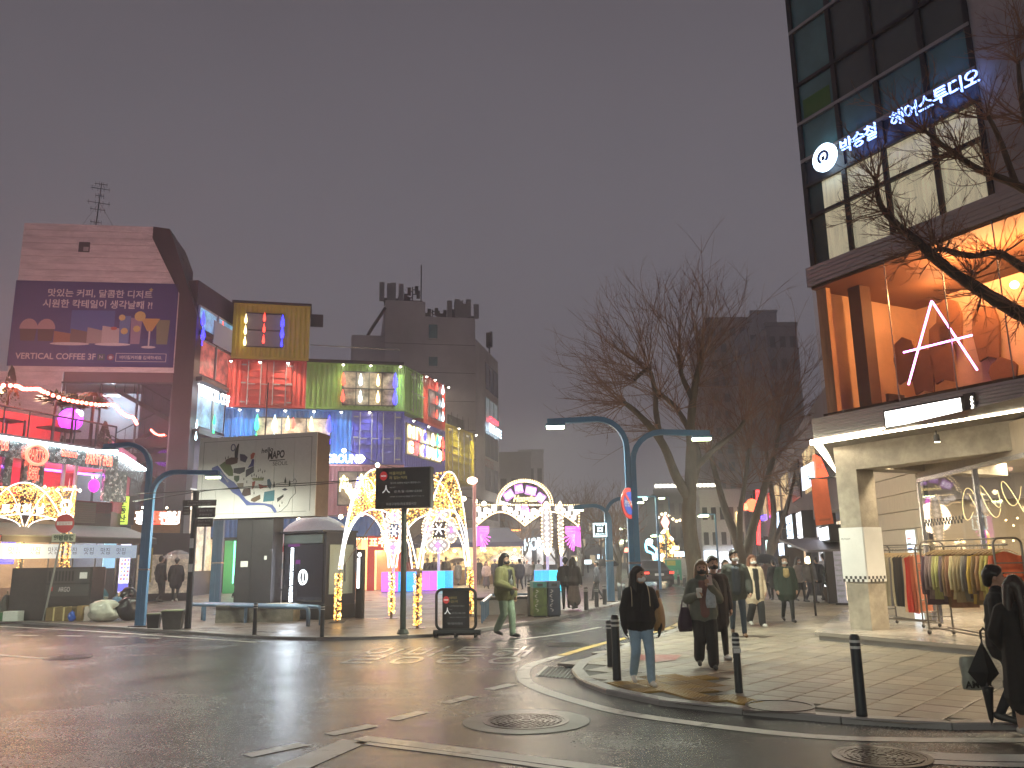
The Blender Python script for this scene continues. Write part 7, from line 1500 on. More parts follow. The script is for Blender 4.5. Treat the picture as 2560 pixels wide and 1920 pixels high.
m_fw1 = mat('far_wall_grey', (.40, .38, .39), .85, noise=.1, ns=.3); m_fw2 = mat('far_wall_dark', (.28, .265, .285), .8, noise=.15, ns=.3); m_fw3 = mat('far_wall_brown', (.38, .28, .25), .85, noise=.12, ns=.3); m_fw4 = mat('far_wall_pale', (.52, .50, .50), .8, noise=.06)
m_wd = mat('far_window_dark', (.045, .045, .05), .25)
tower('pale grey tower block with a plant room behind the bare trees', 1905, 1992, 815, 120, m_fw1, 12, 3, m_wd, lit=.0)
tower('brown apartment tower with dark balconies behind the trees', 1800, 1905, 800, 130, m_fw3, 14, 4, m_wd, lit=.04, seed=4)
tower('black slab tower left of the corner building', 1955, 2035, 815, 95, m_fw2, 10, 3, mat('far_window_black', (.09, .09, .10), .3), lit=.0)
tower('plant room block on the far tower roof', 1918, 1985, 782, 128, m_fw1, 1, 1, m_fw1)
t, Fb, h = tower('dark bar building with a rooftop row of white lights at the street end', 1640, 1800, 1232, 105, mat('far_wall_bar', (.12, .12, .125), .8), 3, 6, m_wd, lit=.15, seed=6)
for i in range(16): MB().ball((Fb.L*(i+.5)/16, h+.9, .2), .28, 6).build('roof_lamp', glow('roof_lamp_white', (1, .92, .75), 6), t)
for i in range(18): MB().ball((Fb.L*(i+.5)/18, h*.68+.5*math.sin(i*.9), .6), .2, 6).build('balcony_lamp', glow('balcony_lamp', (1, .8, .5), 5), t)
box('sign', glow('far_blue_sign', (.5, .6, 1), 3), t, -4, -2.2, h-3, h-.5, 0, .2)
t, Fb, h = tower('white rendered building with narrow dark windows behind the trees', 1752, 1862, 1240, 62, m_fw4, 3, 5, m_wd, depth=6)
box('corner_light', glow('amber_corner', (1, .72, .3), 3), t, Fb.L*.80, Fb.L*.84, 1, h*.8, .1, .2)
for i, (a, b_, c, col) in enumerate(((.02, .3, .22, (.75, .88, 1)), (.36, .62, .2, (.9, .95, 1)), (.66, .98, .24, (.7, .8, 1)))):
    w_ = box('shop_fascia', glow('far_fascia_%d' % i, col, 2.2), t, Fb.L*a, Fb.L*b_, h*c, h*(c+.12), .1, .5); text(('카페', '갈비집', '홍대포차')[i], .6, m_blackp, w_, Matrix.Translation((Fb.L*(a+b_)/2, h*(c+.06), .52)), w=Fb.L*(b_-a)*.7, h=h*.07)
    box('shop_window', mat('far_shop_lit', (.5, .45, .4), .5, em=(.95, .9, .9), es=.9, noise=.6, ns=.8), t, Fb.L*a, Fb.L*b_, .3, h*c-.1, .0, .1)
tower('low dark roof building beyond the office block', 1246, 1330, 1140, 100, m_fw2, 2, 3, m_wd); tower('taller grey building behind the low dark roof', 1300, 1362, 1132, 125, m_fw1, 3, 3, m_wd)
t, Fb, h = tower('long low building with a convenience store behind the festival gate', 1190, 1420, 1335, 82, mat('far_wall_mid', (.15, .14, .15), .8), 1, 8, mat('far_shop_lit'), lit=1, wm=mat('far_shop_lit'))
u, v = Fb.uv(1240, 1347); text('7-ELEVEN', 1, glow('store_cyan', (.35, .7, 1), 4), t, Matrix.Translation((u, v, .4)), w=3.6, h=1.0, bold=.03); box('stripe', glow('store_orange', (1, .4, .1), 3), t, u-2.4, u+2.4, v+.7, v+.85, .2, .4); box('stripe', glow('store_green', (.1, .9, .3), 3), t, u-2.4, u+2.4, v-.85, v-.7, .2, .4)
u, v = Fb.uv(1315, 1360); text('COIN NORAE', 1, glow('pale_cyan_sign', (.7, .9, 1), 4), t, Matrix.Translation((u, v, .4)), w=5, h=1.2, bold=.03)
tower('dim building closing the street left of the far lamp', 1420, 1560, 1290, 130, m_fw2, 3, 6, m_wd, lit=.55, seed=8)
tower('wide dim block closing the end of the street', 1530, 1700, 1300, 150, mat('far_wall_mid'), 4, 8, m_wd, lit=.5, seed=9)
# ============================================================ SHOPS DOWN THE RIGHT PAVEMENT
FX = Fac(dp(1880, 1300, 78)[:2], dp(2128, 1300, 22.5)[:2])
def X(px, py, w=0): return FX.uv(px, py, w)
rs = thing('shop_terrace', 'dark row of two storey shops with glowing signs receding down the right pavement', 'shop row', FX.M)
hs_ = X(2000, 1190)[1]
box('upper_wall', m_fw2, rs, 0, FX.L, 3.0, hs_+2, -6, -.1)
for i in range(10):
    a = FX.L*i/10; b_ = FX.L*(i+.9)/10
    box('shop_window', mat('row_lit_%d' % (i % 3), (.4, .35, .3), .4, em=((1, .8, .55), (1, .65, .4), (.85, .9, 1))[i % 3], es=1.1, noise=.7, ns=1.2), rs, a, b_, .2, 2.7, -.5, -.4)
    box('upper_window', mat('row_warm', (.4, .3, .2), .4, em=(1, .72, .35), es=.55, noise=.8, ns=1.5) if i in (3, 5, 6, 8) else m_wd, rs, a+.5, b_-.8, 4.0, 5.6, -.09, -.05)
    box('pilaster', m_dark, rs, b_+.1, b_+.5, 0, 3.0, -.4, .05)
for i, (px, py, w_, h_, c, tx, lab) in enumerate(((1975, 1328, 2.6, 1.2, (.75, .9, 1), '조개구이', 'pale blue lit sign of a seafood shop'), (1920, 1375, 3, 1.1, (.6, .85, .8), '커피', 'pale green lit shop sign far down the pavement'), (1955, 1386, 3, 1, (.7, .8, 1), '노래방', 'blue white sign above the crowd'), (2000, 1325, 1.6, 1.2, (.95, .95, 1), '포차', 'white sign beside the seafood shop sign'), (1945, 1300, 1.4, .7, (.6, .8, 1), '바', 'small blue white sign over the blue beam'), (2060, 1335, 2.0, .35, (.85, .9, 1), '', 'thin white light bar over the nearest shop'))):
    u, v = X(px, py, .6); t = thing('shop_sign', lab, 'sign', FX.M); box('case', m_dark, t, u-w_/2-.05, u+w_/2+.05, v-h_/2-.05, v+h_/2+.05, .2, .6); box('panel', glow('row_sign_%d' % i, c, 2.2), t, u-w_/2, u+w_/2, v-h_/2, v+h_/2, .601, .62)
    if tx: text(tx, h_*.6, mat('navy_print'), t, Matrix.Translation((u, v, .625)), bold=.01)
for px, y0, y1, lab in ((1897, 1225, 1362, 'tall red neon post far down the pavement'), (1931, 1285, 1358, 'shorter red neon post beside the tall one')):
    Yp = 58; a = dp(px, y1, Yp); b_ = dp(px-3, y0, Yp); t = thing('neon_post', lab, 'neon sign', (a.x, Yp, KH)); MB().cyl((0, .1, 0), (0, .1, b_.z-KH), .12, n=6).build('pole', m_dark, t); MB().cyl((0, 0, a.z-KH), (b_.x-a.x, 0, b_.z-KH), .13, n=6).build('neon_tube', glow('neon_red_post', (1, .04, .04), 5), t)
a = dp(1904, 1296, 58); b_ = dp(1927, 1290, 58); t = thing('neon_beam', 'blue neon beam between the red posts', 'neon sign', (0, 0, 0)); MB().cyl(a, b_, .18, n=6).build('neon_tube', glow('neon_blue_beam', (.08, .05, 1), 5), t)
for px, py, r_, c, lab in ((1880, 1263, .35, (1, .12, .05), 'red round lantern behind the trees'), (2012, 1358, .5, (1, .85, .5), 'glowing dome lamp at the stall roof'), (1863, 1267, .2, (1, .2, .1), 'small red lantern beside the bare trees')):
    c_ = dp(px, py, 45); t = thing('lantern', lab, 'lantern', c_); MB().ball((0, 0, 0), r_, 12).build('globe', glow('lantern_%d' % int(px), c, 4), t, True); MB().cyl((0, 0, r_*.9), (0, 0, r_*1.5), .03, n=5).build('hook', m_dark, t)
# hanging orange banner and signs near the column
P = [dp(x, y, 21.5) for x, y in ((2040, 1314), (2083, 1309), (2068, 1192), (2027, 1197))]; ob = thing('orange_banner', 'hanging orange cloth banner with dark lettering beside the concrete column', 'banner', (0, 0, 0))
nx, nz_ = 8, 10; vs = []
for i in range(nz_+1):
    for j in range(nx+1):
        f, g = j/nx, i/nz_; q = (P[0].lerp(P[1], f)).lerp(P[3].lerp(P[2], f), g); vs.append(q+Vector((0, .03*math.sin(f*5+g*3)*(1-g*.4), 0)))
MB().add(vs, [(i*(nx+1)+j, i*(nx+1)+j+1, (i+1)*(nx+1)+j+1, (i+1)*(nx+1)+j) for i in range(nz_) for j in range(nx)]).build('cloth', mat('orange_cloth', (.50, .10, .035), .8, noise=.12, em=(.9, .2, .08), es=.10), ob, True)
MB().cyl(P[3]+Vector((-.05, 0, 0)), P[2]+Vector((.5, 0, 0)), .02, n=6).build('rod', m_dark, ob)
c = (P[0]+P[1])/2; text('ARTCOMPANY', .1, m_blackp, ob, Matrix.Translation(c+Vector((0, -.06, .12))) @ Matrix.Rotation(PI/2, 4, 'X') @ Matrix.Rotation(.08, 4, 'Z'), w=.3, h=.05)
for pts, c, tx, tm, lab in ((((2008, 1168), (2034, 1154), (2038, 1210), (2012, 1226)), (.7, .82, 1), 'WAGYU', m_blackp, 'pale blue lit sign with brush lettering behind the orange banner'), (((2038, 1136), (2052, 1144), (2072, 1190), (2040, 1196)), (1, .12, .05), '육회', mat('sign_white_paint'), 'red lit sign with white letters above the orange banner')):
    q = [dp(x, y, 24) for x, y in pts]; t = thing('shop_sign', lab, 'sign', (0, 0, 0)); MB().prism([v for v in q][::-1], (0, .2, 0)).build('panel', glow('side_sign_%d' % int(pts[0][0]), c, 1.6), t); cc = sum(q, Vector())/4; text(tx, .1, tm, t, Matrix.Translation(cc+Vector((0, -.02, 0))) @ Matrix.Rotation(PI/2, 4, 'X'), w=.24, h=.16)
# stall canopy, sandwich boards and potted tree left of the column
q = dp(2060, 1440, 23.5); st = thing('stall_canopy', 'grey canopy of the stall left of the concrete column', 'canopy', (q.x, q.y, KH)); zc = dp(2060, 1372, 23.5).z-KH
MB().prism([(-.7, -.9, zc-.1), (.9, -.9, zc-.05), (.9, 1.5, zc+.3), (-.7, 1.5, zc+.25)], (0, 0, .06)).build('sheet', mat('canopy_grey', (.16, .15, .18), .5), st)
for x_ in (-.6, .8): MB().cyl((x_, -.8, 0), (x_, -.8, zc-.1), .03, n=6).build('post', m_dark, st)
lamp(st, 'POINT', 40, (1, .8, .5), (-.4, 0, zc-.4), .15); MB().ball((-.4, 0, zc-.3), .1, 8).build('bulb', glow('stall_bulb', (1, .85, .5), 10), st)
for px, c, lab in ((2098, (.35, .36, .45), 'tall pale lilac printed board at the edge of the shop platform'), (2118, (.42, .17, .22), 'tall pink printed board beside the concrete column')):
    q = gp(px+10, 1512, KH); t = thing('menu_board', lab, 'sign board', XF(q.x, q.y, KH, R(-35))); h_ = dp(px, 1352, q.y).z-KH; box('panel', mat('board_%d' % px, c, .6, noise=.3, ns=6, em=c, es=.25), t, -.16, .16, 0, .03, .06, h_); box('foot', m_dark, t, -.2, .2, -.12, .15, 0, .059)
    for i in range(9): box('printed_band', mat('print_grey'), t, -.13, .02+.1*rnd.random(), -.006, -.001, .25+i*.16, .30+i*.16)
q = gp(2085, 1505, KH); t = thing('potted_shrub', 'round dark shrub in a brown box left of the printed boards', 'shrub', (q.x, q.y, KH)); box('planter', mat('planter_brown', (.10, .06, .035), .7), t, -.24, .24, -.24, .24, 0, .5)
mb = MB()
for i in range(500):
    a = rnd.random()*6.28; z = rnd.uniform(-1, 1); r_ = .33*(1-z*z)**.5; p_ = Vector((r_*math.cos(a), r_*math.sin(a), .85+z*.42)); mb.add([p_, p_+Vector((rnd.uniform(-.06, .06), rnd.uniform(-.06, .06), .06)), p_+Vector((.05, rnd.uniform(-.05, .05), -.02))], [(0, 1, 2)])
mb.build('foliage', m_leafd, t)
# ============================================================ STREET: car, banner fence, lit tree, blue LED figure, market tent
p = gp(1650, 1466, 0); t = thing('parked_car', 'dark saloon car seen from behind up the street', 'car', XF(p.x, p.y, 0, R(4))); m_car = mat('car_black', (.012, .013, .016), .25, .2, coat=.8)
sec = [(0, .38, .80, .86), (.15, .30, .86, .90), (.9, .24, .88, 1.02), (1.5, .22, .88, 1.42), (2.2, .2, .88, 1.46), (2.9, .2, .88, 1.40), (3.6, .22, .88, 1.0), (4.4, .28, .84, .82), (4.55, .36, .74, .7)]
vs = []; n = 12
for y, z0_, hw, z1_ in sec:
    zs_ = .92 if z1_ > 1 else z1_-.02; rw = hw*.72 if z1_ > 1.1 else hw*.9
    for a, b_ in ((-hw*.9, z0_), (-hw, z0_+.15), (-hw, .62), (-hw*.97, zs_), (-rw, z1_-.05), (-rw*.8, z1_), (rw*.8, z1_), (rw, z1_-.05), (hw*.97, zs_), (hw, .62), (hw, z0_+.15), (hw*.9, z0_)): vs.append((a, y, b_))
MB().add(vs, [(i*n+j, i*n+(j+1) % n, (i+1)*n+(j+1) % n, (i+1)*n+j) for i in range(len(sec)-1) for j in range(n)]+[tuple(range(n))[::-1], tuple((len(sec)-1)*n+j for j in range(n))]).build('body', m_car, t, True)
MB().add([(-.55, 1.36, 1.345), (.55, 1.36, 1.345), (.68, .93, 1.04), (-.68, .93, 1.04)], [(0, 3, 2, 1)]).build('rear_window', mat('car_glass', (.01, .01, .012), .05, spec=.8), t, M=(0, -.02, .015))
for s in (-1, 1):
    box('tail_light', glow('tail_red', (1, .05, .03), 2.5), t, s*.72-.13, s*.72+.13, -.03, .05, .70, .82); 
    for y in (.85, 3.6): w_ = MB().lathe([(.2, -.1), (.31, -.09), (.31, .09), (.2, .1)], 16, (s*.80, y, .31), 'x').build('wheel', m_black, t); MB().lathe([(.19, -.11), (.19, .11)], 12, (s*.80, y, .31), 'x').build('rim', m_chrome, w_)
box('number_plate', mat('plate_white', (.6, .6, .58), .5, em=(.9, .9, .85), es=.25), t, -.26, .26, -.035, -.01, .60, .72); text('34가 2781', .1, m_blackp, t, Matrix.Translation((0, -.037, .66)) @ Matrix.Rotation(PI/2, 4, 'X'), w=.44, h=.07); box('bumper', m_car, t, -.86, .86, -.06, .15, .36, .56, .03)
q0, q1 = dp(1664, 1460, 56), dp(1724, 1460, 50); Ff = Fac(q0[:2], q1[:2]); t = thing('site_fence', 'pale hoarding with a green printed banner beyond the dark car', 'fence', Ff.M)
for i in range(4): box('hoarding_panel', mat('hoarding_white', (.5, .5, .48), .6, noise=.1), t, Ff.L*1.5*i/4, Ff.L*1.5*(i+1)/4-.02, .05, 1.55, -.05, 0)
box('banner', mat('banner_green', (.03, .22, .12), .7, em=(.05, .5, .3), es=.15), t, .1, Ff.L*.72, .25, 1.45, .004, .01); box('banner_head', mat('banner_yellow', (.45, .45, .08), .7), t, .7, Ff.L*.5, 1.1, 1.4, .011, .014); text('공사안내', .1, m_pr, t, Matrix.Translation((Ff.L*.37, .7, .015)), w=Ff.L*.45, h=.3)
p = dp(1668, 1400, 85); t = thing('christmas_tree', 'tall cone Christmas tree of golden lights down the street', 'christmas tree', (p.x, p.y, 0)); zt_ = dp(1667, 1318, 85).z; zb_ = dp(1668, 1398, 85).z-.6
MB().lathe([(.3, 0), (.3, zb_)], 8).build('stand', m_dark, t); MB().lathe([(1.55, zb_), (.05, zt_)], 14).build('cone', mat('tree_green', (.05, .05, .02), .8), t)
o = bulbs([Vector((r_*math.cos(a), r_*math.sin(a), zb_+f*(zt_-zb_))) for f, a in ((rnd.random()**1.3, rnd.random()*6.28) for _ in range(900)) for r_ in [1.6*(1-f)+.05]], .075, .3).build('fairy_light', [m_fairy, m_fairy2], t); tag(o, kind='stuff')
MB().octa((0, 0, zt_+.5), .45, .9).build('top_star', glow('star_red', (1, .35, .3), 4), t)
for k in range(14): f = rnd.random(); a = rnd.random()*6.28; MB().octa(((1.7*(1-f))*math.cos(a), 1.7*(1-f)*math.sin(a), zb_+f*(zt_-zb_)), .28).build('bauble_lamp', glow('bauble', (1, .9, .6), 6), t)
p = dp(1630, 1400, 70); t = thing('led_figure', 'cyan outlined LED light figure left of the golden tree', 'light sculpture', (p.x, p.y, 0)); m_cyl = glow('cyan_led', (.25, .75, 1), 4)
def q3(x, y): v_ = dp(x, y, 70); return (v_.x-p.x, 0, v_.z)
MB().tube(spline([q3(*v) for v in ((1617, 1378), (1614, 1362), (1620, 1350), (1626, 1362), (1640, 1375), (1645, 1400))], 5), .1, 5).build('outline', m_cyl, t); MB().tube(spline([q3(*v) for v in ((1617, 1378), (1632, 1385), (1638, 1402))], 5), .1, 5).build('outline', m_cyl, t); MB().tube([q3(1623+7*math.cos(a), 1355-6*math.sin(a)) for a in np.linspace(0, 6.1, 12)], .09, 5).build('head', glow('pale_cyan', (.7, .95, 1), 4), t); MB().cyl((0, .2, 0), (0, .2, 2), .08, n=5).build('stand', m_dark, t)
p = dp(1500, 1325, pF.y-.2); t = thing('camera_sign', 'square white edged lit sign with a camera pictogram hung on the far lamp', 'sign', XF(p.x, p.y, p.z)); s_ = 17*pF.y/F
box('case', m_dark, t, -s_, s_, 0, .12, -s_, s_, .04); box('border', glow('sign_ice', (.7, .95, 1), 3.5), t, -s_*.97, s_*.97, -.012, -.001, -s_*.97, s_*.97); box('field', mat('sign_dark_green', (.02, .05, .05), .5), t, -s_*.82, s_*.82, -.02, -.0125, -s_*.82, s_*.82); box('pictogram', glow('sign_ice'), t, -s_*.38, s_*.38, -.026, -.0205, -s_*.25, s_*.38); box('lens_mark', mat('sign_dark_green'), t, -s_*.15, s_*.15, -.03, -.0265, -s_*.1, s_*.2); text('방범CCTV', .1, glow('sign_ice'), t, Matrix.Translation((0, -.024, -s_*.58)) @ Matrix.Rotation(PI/2, 4, 'X'), w=s_*1.3, h=s_*.26); text('녹화중', .1, glow('sign_ice'), t, Matrix.Translation((0, -.024, s_*.64)) @ Matrix.Rotation(PI/2, 4, 'X'), w=s_*1.2, h=s_*.18)
# market tent with warm stalls
p = gp(1120, 1464, KH); t = thing('market_tent', 'navy market tent over a warm lit stall behind the crowd', 'tent', XF(-4.0, 57, KH)); zc = dp(1120, 1358, 56).z-KH
MB().add([(-3, -2, zc), (4.6, -2, zc), (4.6, 2, zc), (-3, 2, zc), (-2, 0, zc+1.0), (3.6, 0, zc+1.0)], [(0, 1, 5, 4), (1, 2, 5), (2, 3, 4, 5), (3, 0, 4)]).build('roof', mat('navy_canvas', (.05, .06, .14), .6, noise=.15), t); box('valance', mat('navy_canvas'), t, -3, 4.6, -2.02, -2, zc-.3, zc-.001)
for x_ in (-2.9, .8, 4.5): MB().cyl((x_, -1.9, 0), (x_, -1.9, zc), .05, n=6).build('pole', m_chrome, t)
box('counter', mat('stall_wood', (.25, .16, .08), .7), t, -2.8, 4.4, -.6, 0, 0, .95); box('goods_wall', mat('stall_goods', (.5, .35, .15), .6, em=(1, .72, .32), es=1.0, noise=.8, ns=2.5), t, -2.8, 4.4, 1.5, 1.6, .9, zc-.1)
for x_ in (-2, 0, 2, 4): MB().ball((x_, -.8, zc-.5), .1, 8).build('stall_bulb', glow('stall_bulb'), t)
lamp(t, 'POINT', 260, (1, .75, .4), (0.5, -.9, zc-.7), .4)
for px, Y, hh, col, lab in ((1187, 43, 5.6, (1, .45, .3), 'pink lit slim lamp post left of the festival gate'),):
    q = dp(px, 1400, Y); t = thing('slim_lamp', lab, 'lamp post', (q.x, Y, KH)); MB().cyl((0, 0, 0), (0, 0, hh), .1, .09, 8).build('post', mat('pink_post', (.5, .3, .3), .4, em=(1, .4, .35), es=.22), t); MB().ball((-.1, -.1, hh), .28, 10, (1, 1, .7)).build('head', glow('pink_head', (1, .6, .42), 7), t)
for i, (px, py) in enumerate(((1555, 1322), (1640, 1340), (1556, 1358), (1560, 1352), (1760, 1290), (1655, 1246), (1603, 1247))):
    Y = (90, 70, 110, 100, 60, 100, 45)[i]; c = dp(px, py, Y); t = thing('far_street_light', ('Far street light left of the corner lamp post', 'Far street light right of the corner lamp post above the golden tree', 'Lowest far street light left of the corner lamp post', 'Far street light just above the lowest one left of the corner lamp', 'Street light on a blue arm between the two big trees', 'Far street light high beside the rooftop lights', 'Near small street light directly behind the corner lamp post')[i], 'street lamp', (c.x, Y, 0), group='far street lights'); MB().cyl((.8, 0, 0), (.8, 0, c.z+.1), .07, n=6).build('post', m_lblue, t); MB().cyl((.8, 0, c.z+.12), (-.3, 0, c.z+.12), .05, n=6).build('arm', m_lblue, t); box('lens', m_lhead, t, -.4, .3, -.12, .12, c.z-.06, c.z+.04)
for i, (px, py, w_, h_, c) in enumerate(((1570, 1375, 9, 5, (1, .3, .2)), (1585, 1392, 7, 5, (.6, .9, 1)), (1700, 1385, 12, 6, (.7, .9, 1)), (1690, 1370, 8, 5, (1, .85, .5)), (1612, 1408, 10, 4, (.9, .95, 1)), (1640, 1415, 8, 4, (1, .5, .8)), (1780, 1392, 14, 8, (.75, .88, 1)), (1812, 1385, 16, 10, (.85, .92, 1)), (1835, 1398, 10, 8, (1, .9, .95)), (1470, 1405, 8, 5, (.8, .95, 1)), (1440, 1398, 6, 4, (1, .8, .4)), (1500, 1392, 6, 5, (.6, .8, 1)))):
    Y = 66+3*i; c_ = dp(px, py, Y); s_ = Y/F; t = thing('far_shop_sign', ('Small red shop sign right of the far lamp at the street end', 'Small cyan shop sign beside the red one at the street end', 'Cyan shop sign right of the golden Christmas tree', 'Warm yellow shop sign right above the golden Christmas tree base', 'White shop sign low behind the dark car', 'Pink shop sign low beside the golden Christmas tree', 'Pale blue shop sign right of the large tree trunk', 'Largest pale blue shop sign between the two big trees', 'Pinkish white shop sign left of the second big tree', 'Pale cyan shop sign left of the far lamp', 'Small amber shop sign right of the festival gate', 'Small blue shop sign just left of the far lamp')[i], 'sign', (c_.x, Y, 0), group='far shop signs'); box('panel', glow('far_sign_%d' % i, c, 3), t, -w_*s_, w_*s_, 0, .3, c_.z-h_*s_, c_.z+h_*s_); box('post', m_dark, t, -.08, .08, .31, .5, 0, c_.z)
# ============================================================ PEOPLE
def V(*a): return Vector(a)
def skin_mesh(name, caps, voxel, mats, smooth=2):
    "one continuous surface over tapered capsules; faces take the material of the nearest capsule"
    mb = MB()
    for p0, p1, r0, r1, k in caps:
        d = (p1-p0); d = d.normalized() if d.length > 1e-5 else V(0, 0, 1)
        mb.tube([p0-d*r0*.97, p0-d*r0*.7, p0, p1+d*1e-4, p1+d*r1*.7, p1+d*r1*.97], [r0*.22, r0*.71, r0, r1, r1*.71, r1*.22], 10)
    o = bpy.data.objects.new('w', mb.mesh('w', mats[0])); m = o.modifiers.new('r', 'REMESH'); m.mode = 'VOXEL'; m.voxel_size = voxel
    s = o.modifiers.new('s', 'SMOOTH'); s.factor = .5; s.iterations = smooth
    me = baked(o); src = o.data; bpy.data.objects.remove(o); bpy.data.meshes.remove(src); me.name = name; me.materials.clear()
    for q in mats: me.materials.append(q)
    n = len(me.polygons)
    if n:
        c = np.empty(n*3); me.polygons.foreach_get('center', c); c = c.reshape(-1, 3); best = np.full(n, 1e9); idx = np.zeros(n, dtype=np.int32)
        for p0, p1, r0, r1, k in caps:
            a = np.array(p0); b = np.array(p1)-a; t = np.clip(((c-a) @ b)/max(b @ b, 1e-9), 0, 1); d = np.linalg.norm(c-a-t[:, None]*b, axis=1)-(r0+(r1-r0)*t)
            w = d < best; best[w] = d[w]; idx[w] = k
        me.polygons.foreach_set('material_index', idx); me.polygons.foreach_set('use_smooth', np.ones(n, dtype=bool))
    me.update(); return me
def cloth(c, rough=.85):
    return mat('wear_%d_%d_%d' % tuple(int(x*400) for x in c), c, rough, noise=.22, ns=7, bump=.5, bs=16)
m_skin = mat('skin', (.46, .27, .19), .5, noise=.08, ns=10)
ARM = {'down': ((.245, .03, 1.13), (.26, -.05, .88)), 'pocket': ((.29, .07, 1.12), (.19, -.08, .95)), 'phone': ((.26, -.06, 1.13), (.09, -.27, 1.36)), 'cup': ((.27, -.02, 1.13), (.15, -.26, 1.20)), 'hold': ((.26, -.03, 1.14), (.16, -.27, 1.06)), 'up': ((.24, -.08, 1.20), (.12, -.22, 1.46)), 'bag': ((.27, .02, 1.12), (.28, -.04, .86)), 'back': ((.26, .12, 1.13), (.27, .17, .90)), 'fwd': ((.25, -.05, 1.12), (.26, -.20, .92))}
def person(lab, px, py, top, rz, S_, near=True, gz=KH, extra=None):
    p = gp(px, py, gz); H = dp(px, top, p.y).z-gz; s = H/1.765; g = S_.get
    t = thing('person', lab, 'person', XF(p.x, p.y, gz, rz))
    cm = [m_skin, cloth(g('top', (.02, .02, .022))), cloth(g('pants', (.02, .02, .025))), mat('shoe_%d' % int(sum(g('shoe', (.03,)*3))*100), g('shoe', (.03,)*3), .5), cloth(g('inner', g('top', (.02, .02, .022)))), cloth(g('skirt', (.1, .1, .1)))]
    st = g('stride', .12); pf = g('puff', .015); hem = g('hem', .84); caps = []
    def cap(a, b, r0, r1, k): caps.append((V(*a)*s, V(*b)*s, r0*s, r1*s, k))
    for sd, y in ((1, -st), (-1, st)):
        lift = .07 if y > .05 else 0; kn = (sd*.10, y*.45-.05-(.05 if lift else 0), .50); an = (sd*.10, y+(.04 if lift else 0), .10+lift); w = g('wide', 0)
        cap((sd*.09, 0, .92), kn, .092+w, .066+w, 2); cap(kn, an, .066+w, .050+w*1.2, 2)
        if g('bareleg'): cap((sd*.10, an[1], .3), an, .045, .04, 0)
        cap((an[0], an[1]+.04, an[2]-.045), (an[0]+sd*.015, an[1]-.15, an[2]-.06-(lift*.5)), .045, .038, 3)
    for sd in (1, -1):
        cap((sd*.07, 0, .93), (sd*.07, 0, 1.02), .115, .11, 2 if hem > .95 else 1); cap((sd*.08, .0, 1.05), (sd*.085, 0, 1.34), .11+pf, .10+pf, 1)
        cap((sd*.07, 0, hem+.08), (sd*.075, 0, 1.10), .125+pf*1.3+g('flare', 0), .11+pf*1.2, 1)
        if g('skirt'): cap((sd*.09, 0, g('skirtz', .35)), (sd*.06, 0, .98), .17, .10, 5)
        arm = g('armL' if sd > 0 else 'armR', 'down'); e, w_ = ARM[arm]; e = (sd*e[0], e[1], e[2]); w_ = (sd*w_[0], w_[1], w_[2])
        cap((sd*.175, 0, 1.385), e, .062+pf*.8, .052+pf*.8, 1); cap(e, w_, .053+pf*.9, .040+pf*.6, 1)
        f = (V(*w_)-V(*e)).normalized(); gl = 1 if g('glove') else 0
        cap(w_, V(*w_)+f*.075, .030, .034, gl)
        if near:
            ax = V(0, 1, 0) if arm in ('down', 'bag', 'back', 'pocket', 'fwd') else V(sd*.6, 0, .8); cu = V(-sd, 0, 0) if arm in ('down', 'bag', 'back', 'pocket', 'fwd') else V(-sd*.5, -.5, 0)
            for k, L in enumerate((.062, .072, .068, .052)):
                b = V(*w_)+f*.085+ax*(.021*(k-1.5)); m_ = b+f*L*.6+cu*.008; cap(b, m_, .0115, .0105, gl); cap(m_, m_+f*L*.35+cu*L*.45, .0105, .009, gl)
            b = V(*w_)+f*.03-ax*.03; cap(b, b+f*.035-ax*.022+cu*.02, .013, .012, gl); cap(b+f*.035-ax*.022+cu*.02, b+f*.065-ax*.022+cu*.03, .012, .010, gl)
    cap((-.15, .005, 1.385), (.15, .005, 1.385), .078+pf*.6, .078+pf*.6, 1); cap((-.06, .02, 1.43), (.06, .02, 1.43), .065, .065, 1)
    if g('inner'):
        for sd in (1, -1): cap((sd*.025*g('iw', 1), -.062-pf, g('iz', hem+.1)), (sd*.035, -.052-pf, 1.38), .075+pf*.4, .062, 4)
    if g('hood'): cap((-.07, .10, 1.44), (.07, .10, 1.44), .075, .075, 1)
    if g('collar'): cap((-.05, -.01, 1.475), (.05, -.01, 1.475), .075, .075, 1)
    cap((0, .005, 1.42), (0, -.01, 1.56), .054, .052, 0)
    ya = g('look', 0); ca_, sa_ = math.cos(ya), math.sin(ya)
    hd = lambda x, y, z: (x*ca_-y*sa_, x*sa_+y*ca_-.01, z+g('tilt', 0)*y*-.3)
    cap(hd(0, .0, 1.665), hd(0, .012, 1.668), .096, .096, 0); cap(hd(0, -.028, 1.625), hd(0, -.042, 1.575), .080, .060, 0); cap(hd(0, -.105, 1.635), hd(0, -.112, 1.615), .010, .014, 0)
    for sd in (1, -1): cap(hd(sd*.092, .01, 1.645), hd(sd*.094, .012, 1.615), .016, .014, 0); cap(hd(sd*.03, -.06, 1.60), hd(sd*.035, -.055, 1.615), .045, .042, 0)
    vx = (.0105 if near else .021)*max(.9, s)
    put('body', skin_mesh('body', caps, vx, cm), t)
    hc = []; kind = g('hair', 'short'); hcol = g('hcol', (.012, .009, .008)); mh = mat('hair_%d' % int(sum(hcol)*1000), hcol, .45, noise=.35, ns=30, bump=.6, bs=60, stretch=(1, 1, .15))
    def hcap(a, b, r0, r1): hc.append((V(*hd(*a))*s, V(*hd(*b))*s, r0*s, r1*s, 0))
    hcap((0, .018, 1.685), (0, .028, 1.68), .103, .104); hcap((0, -.03, 1.725), (0, .03, 1.73), .062, .07)
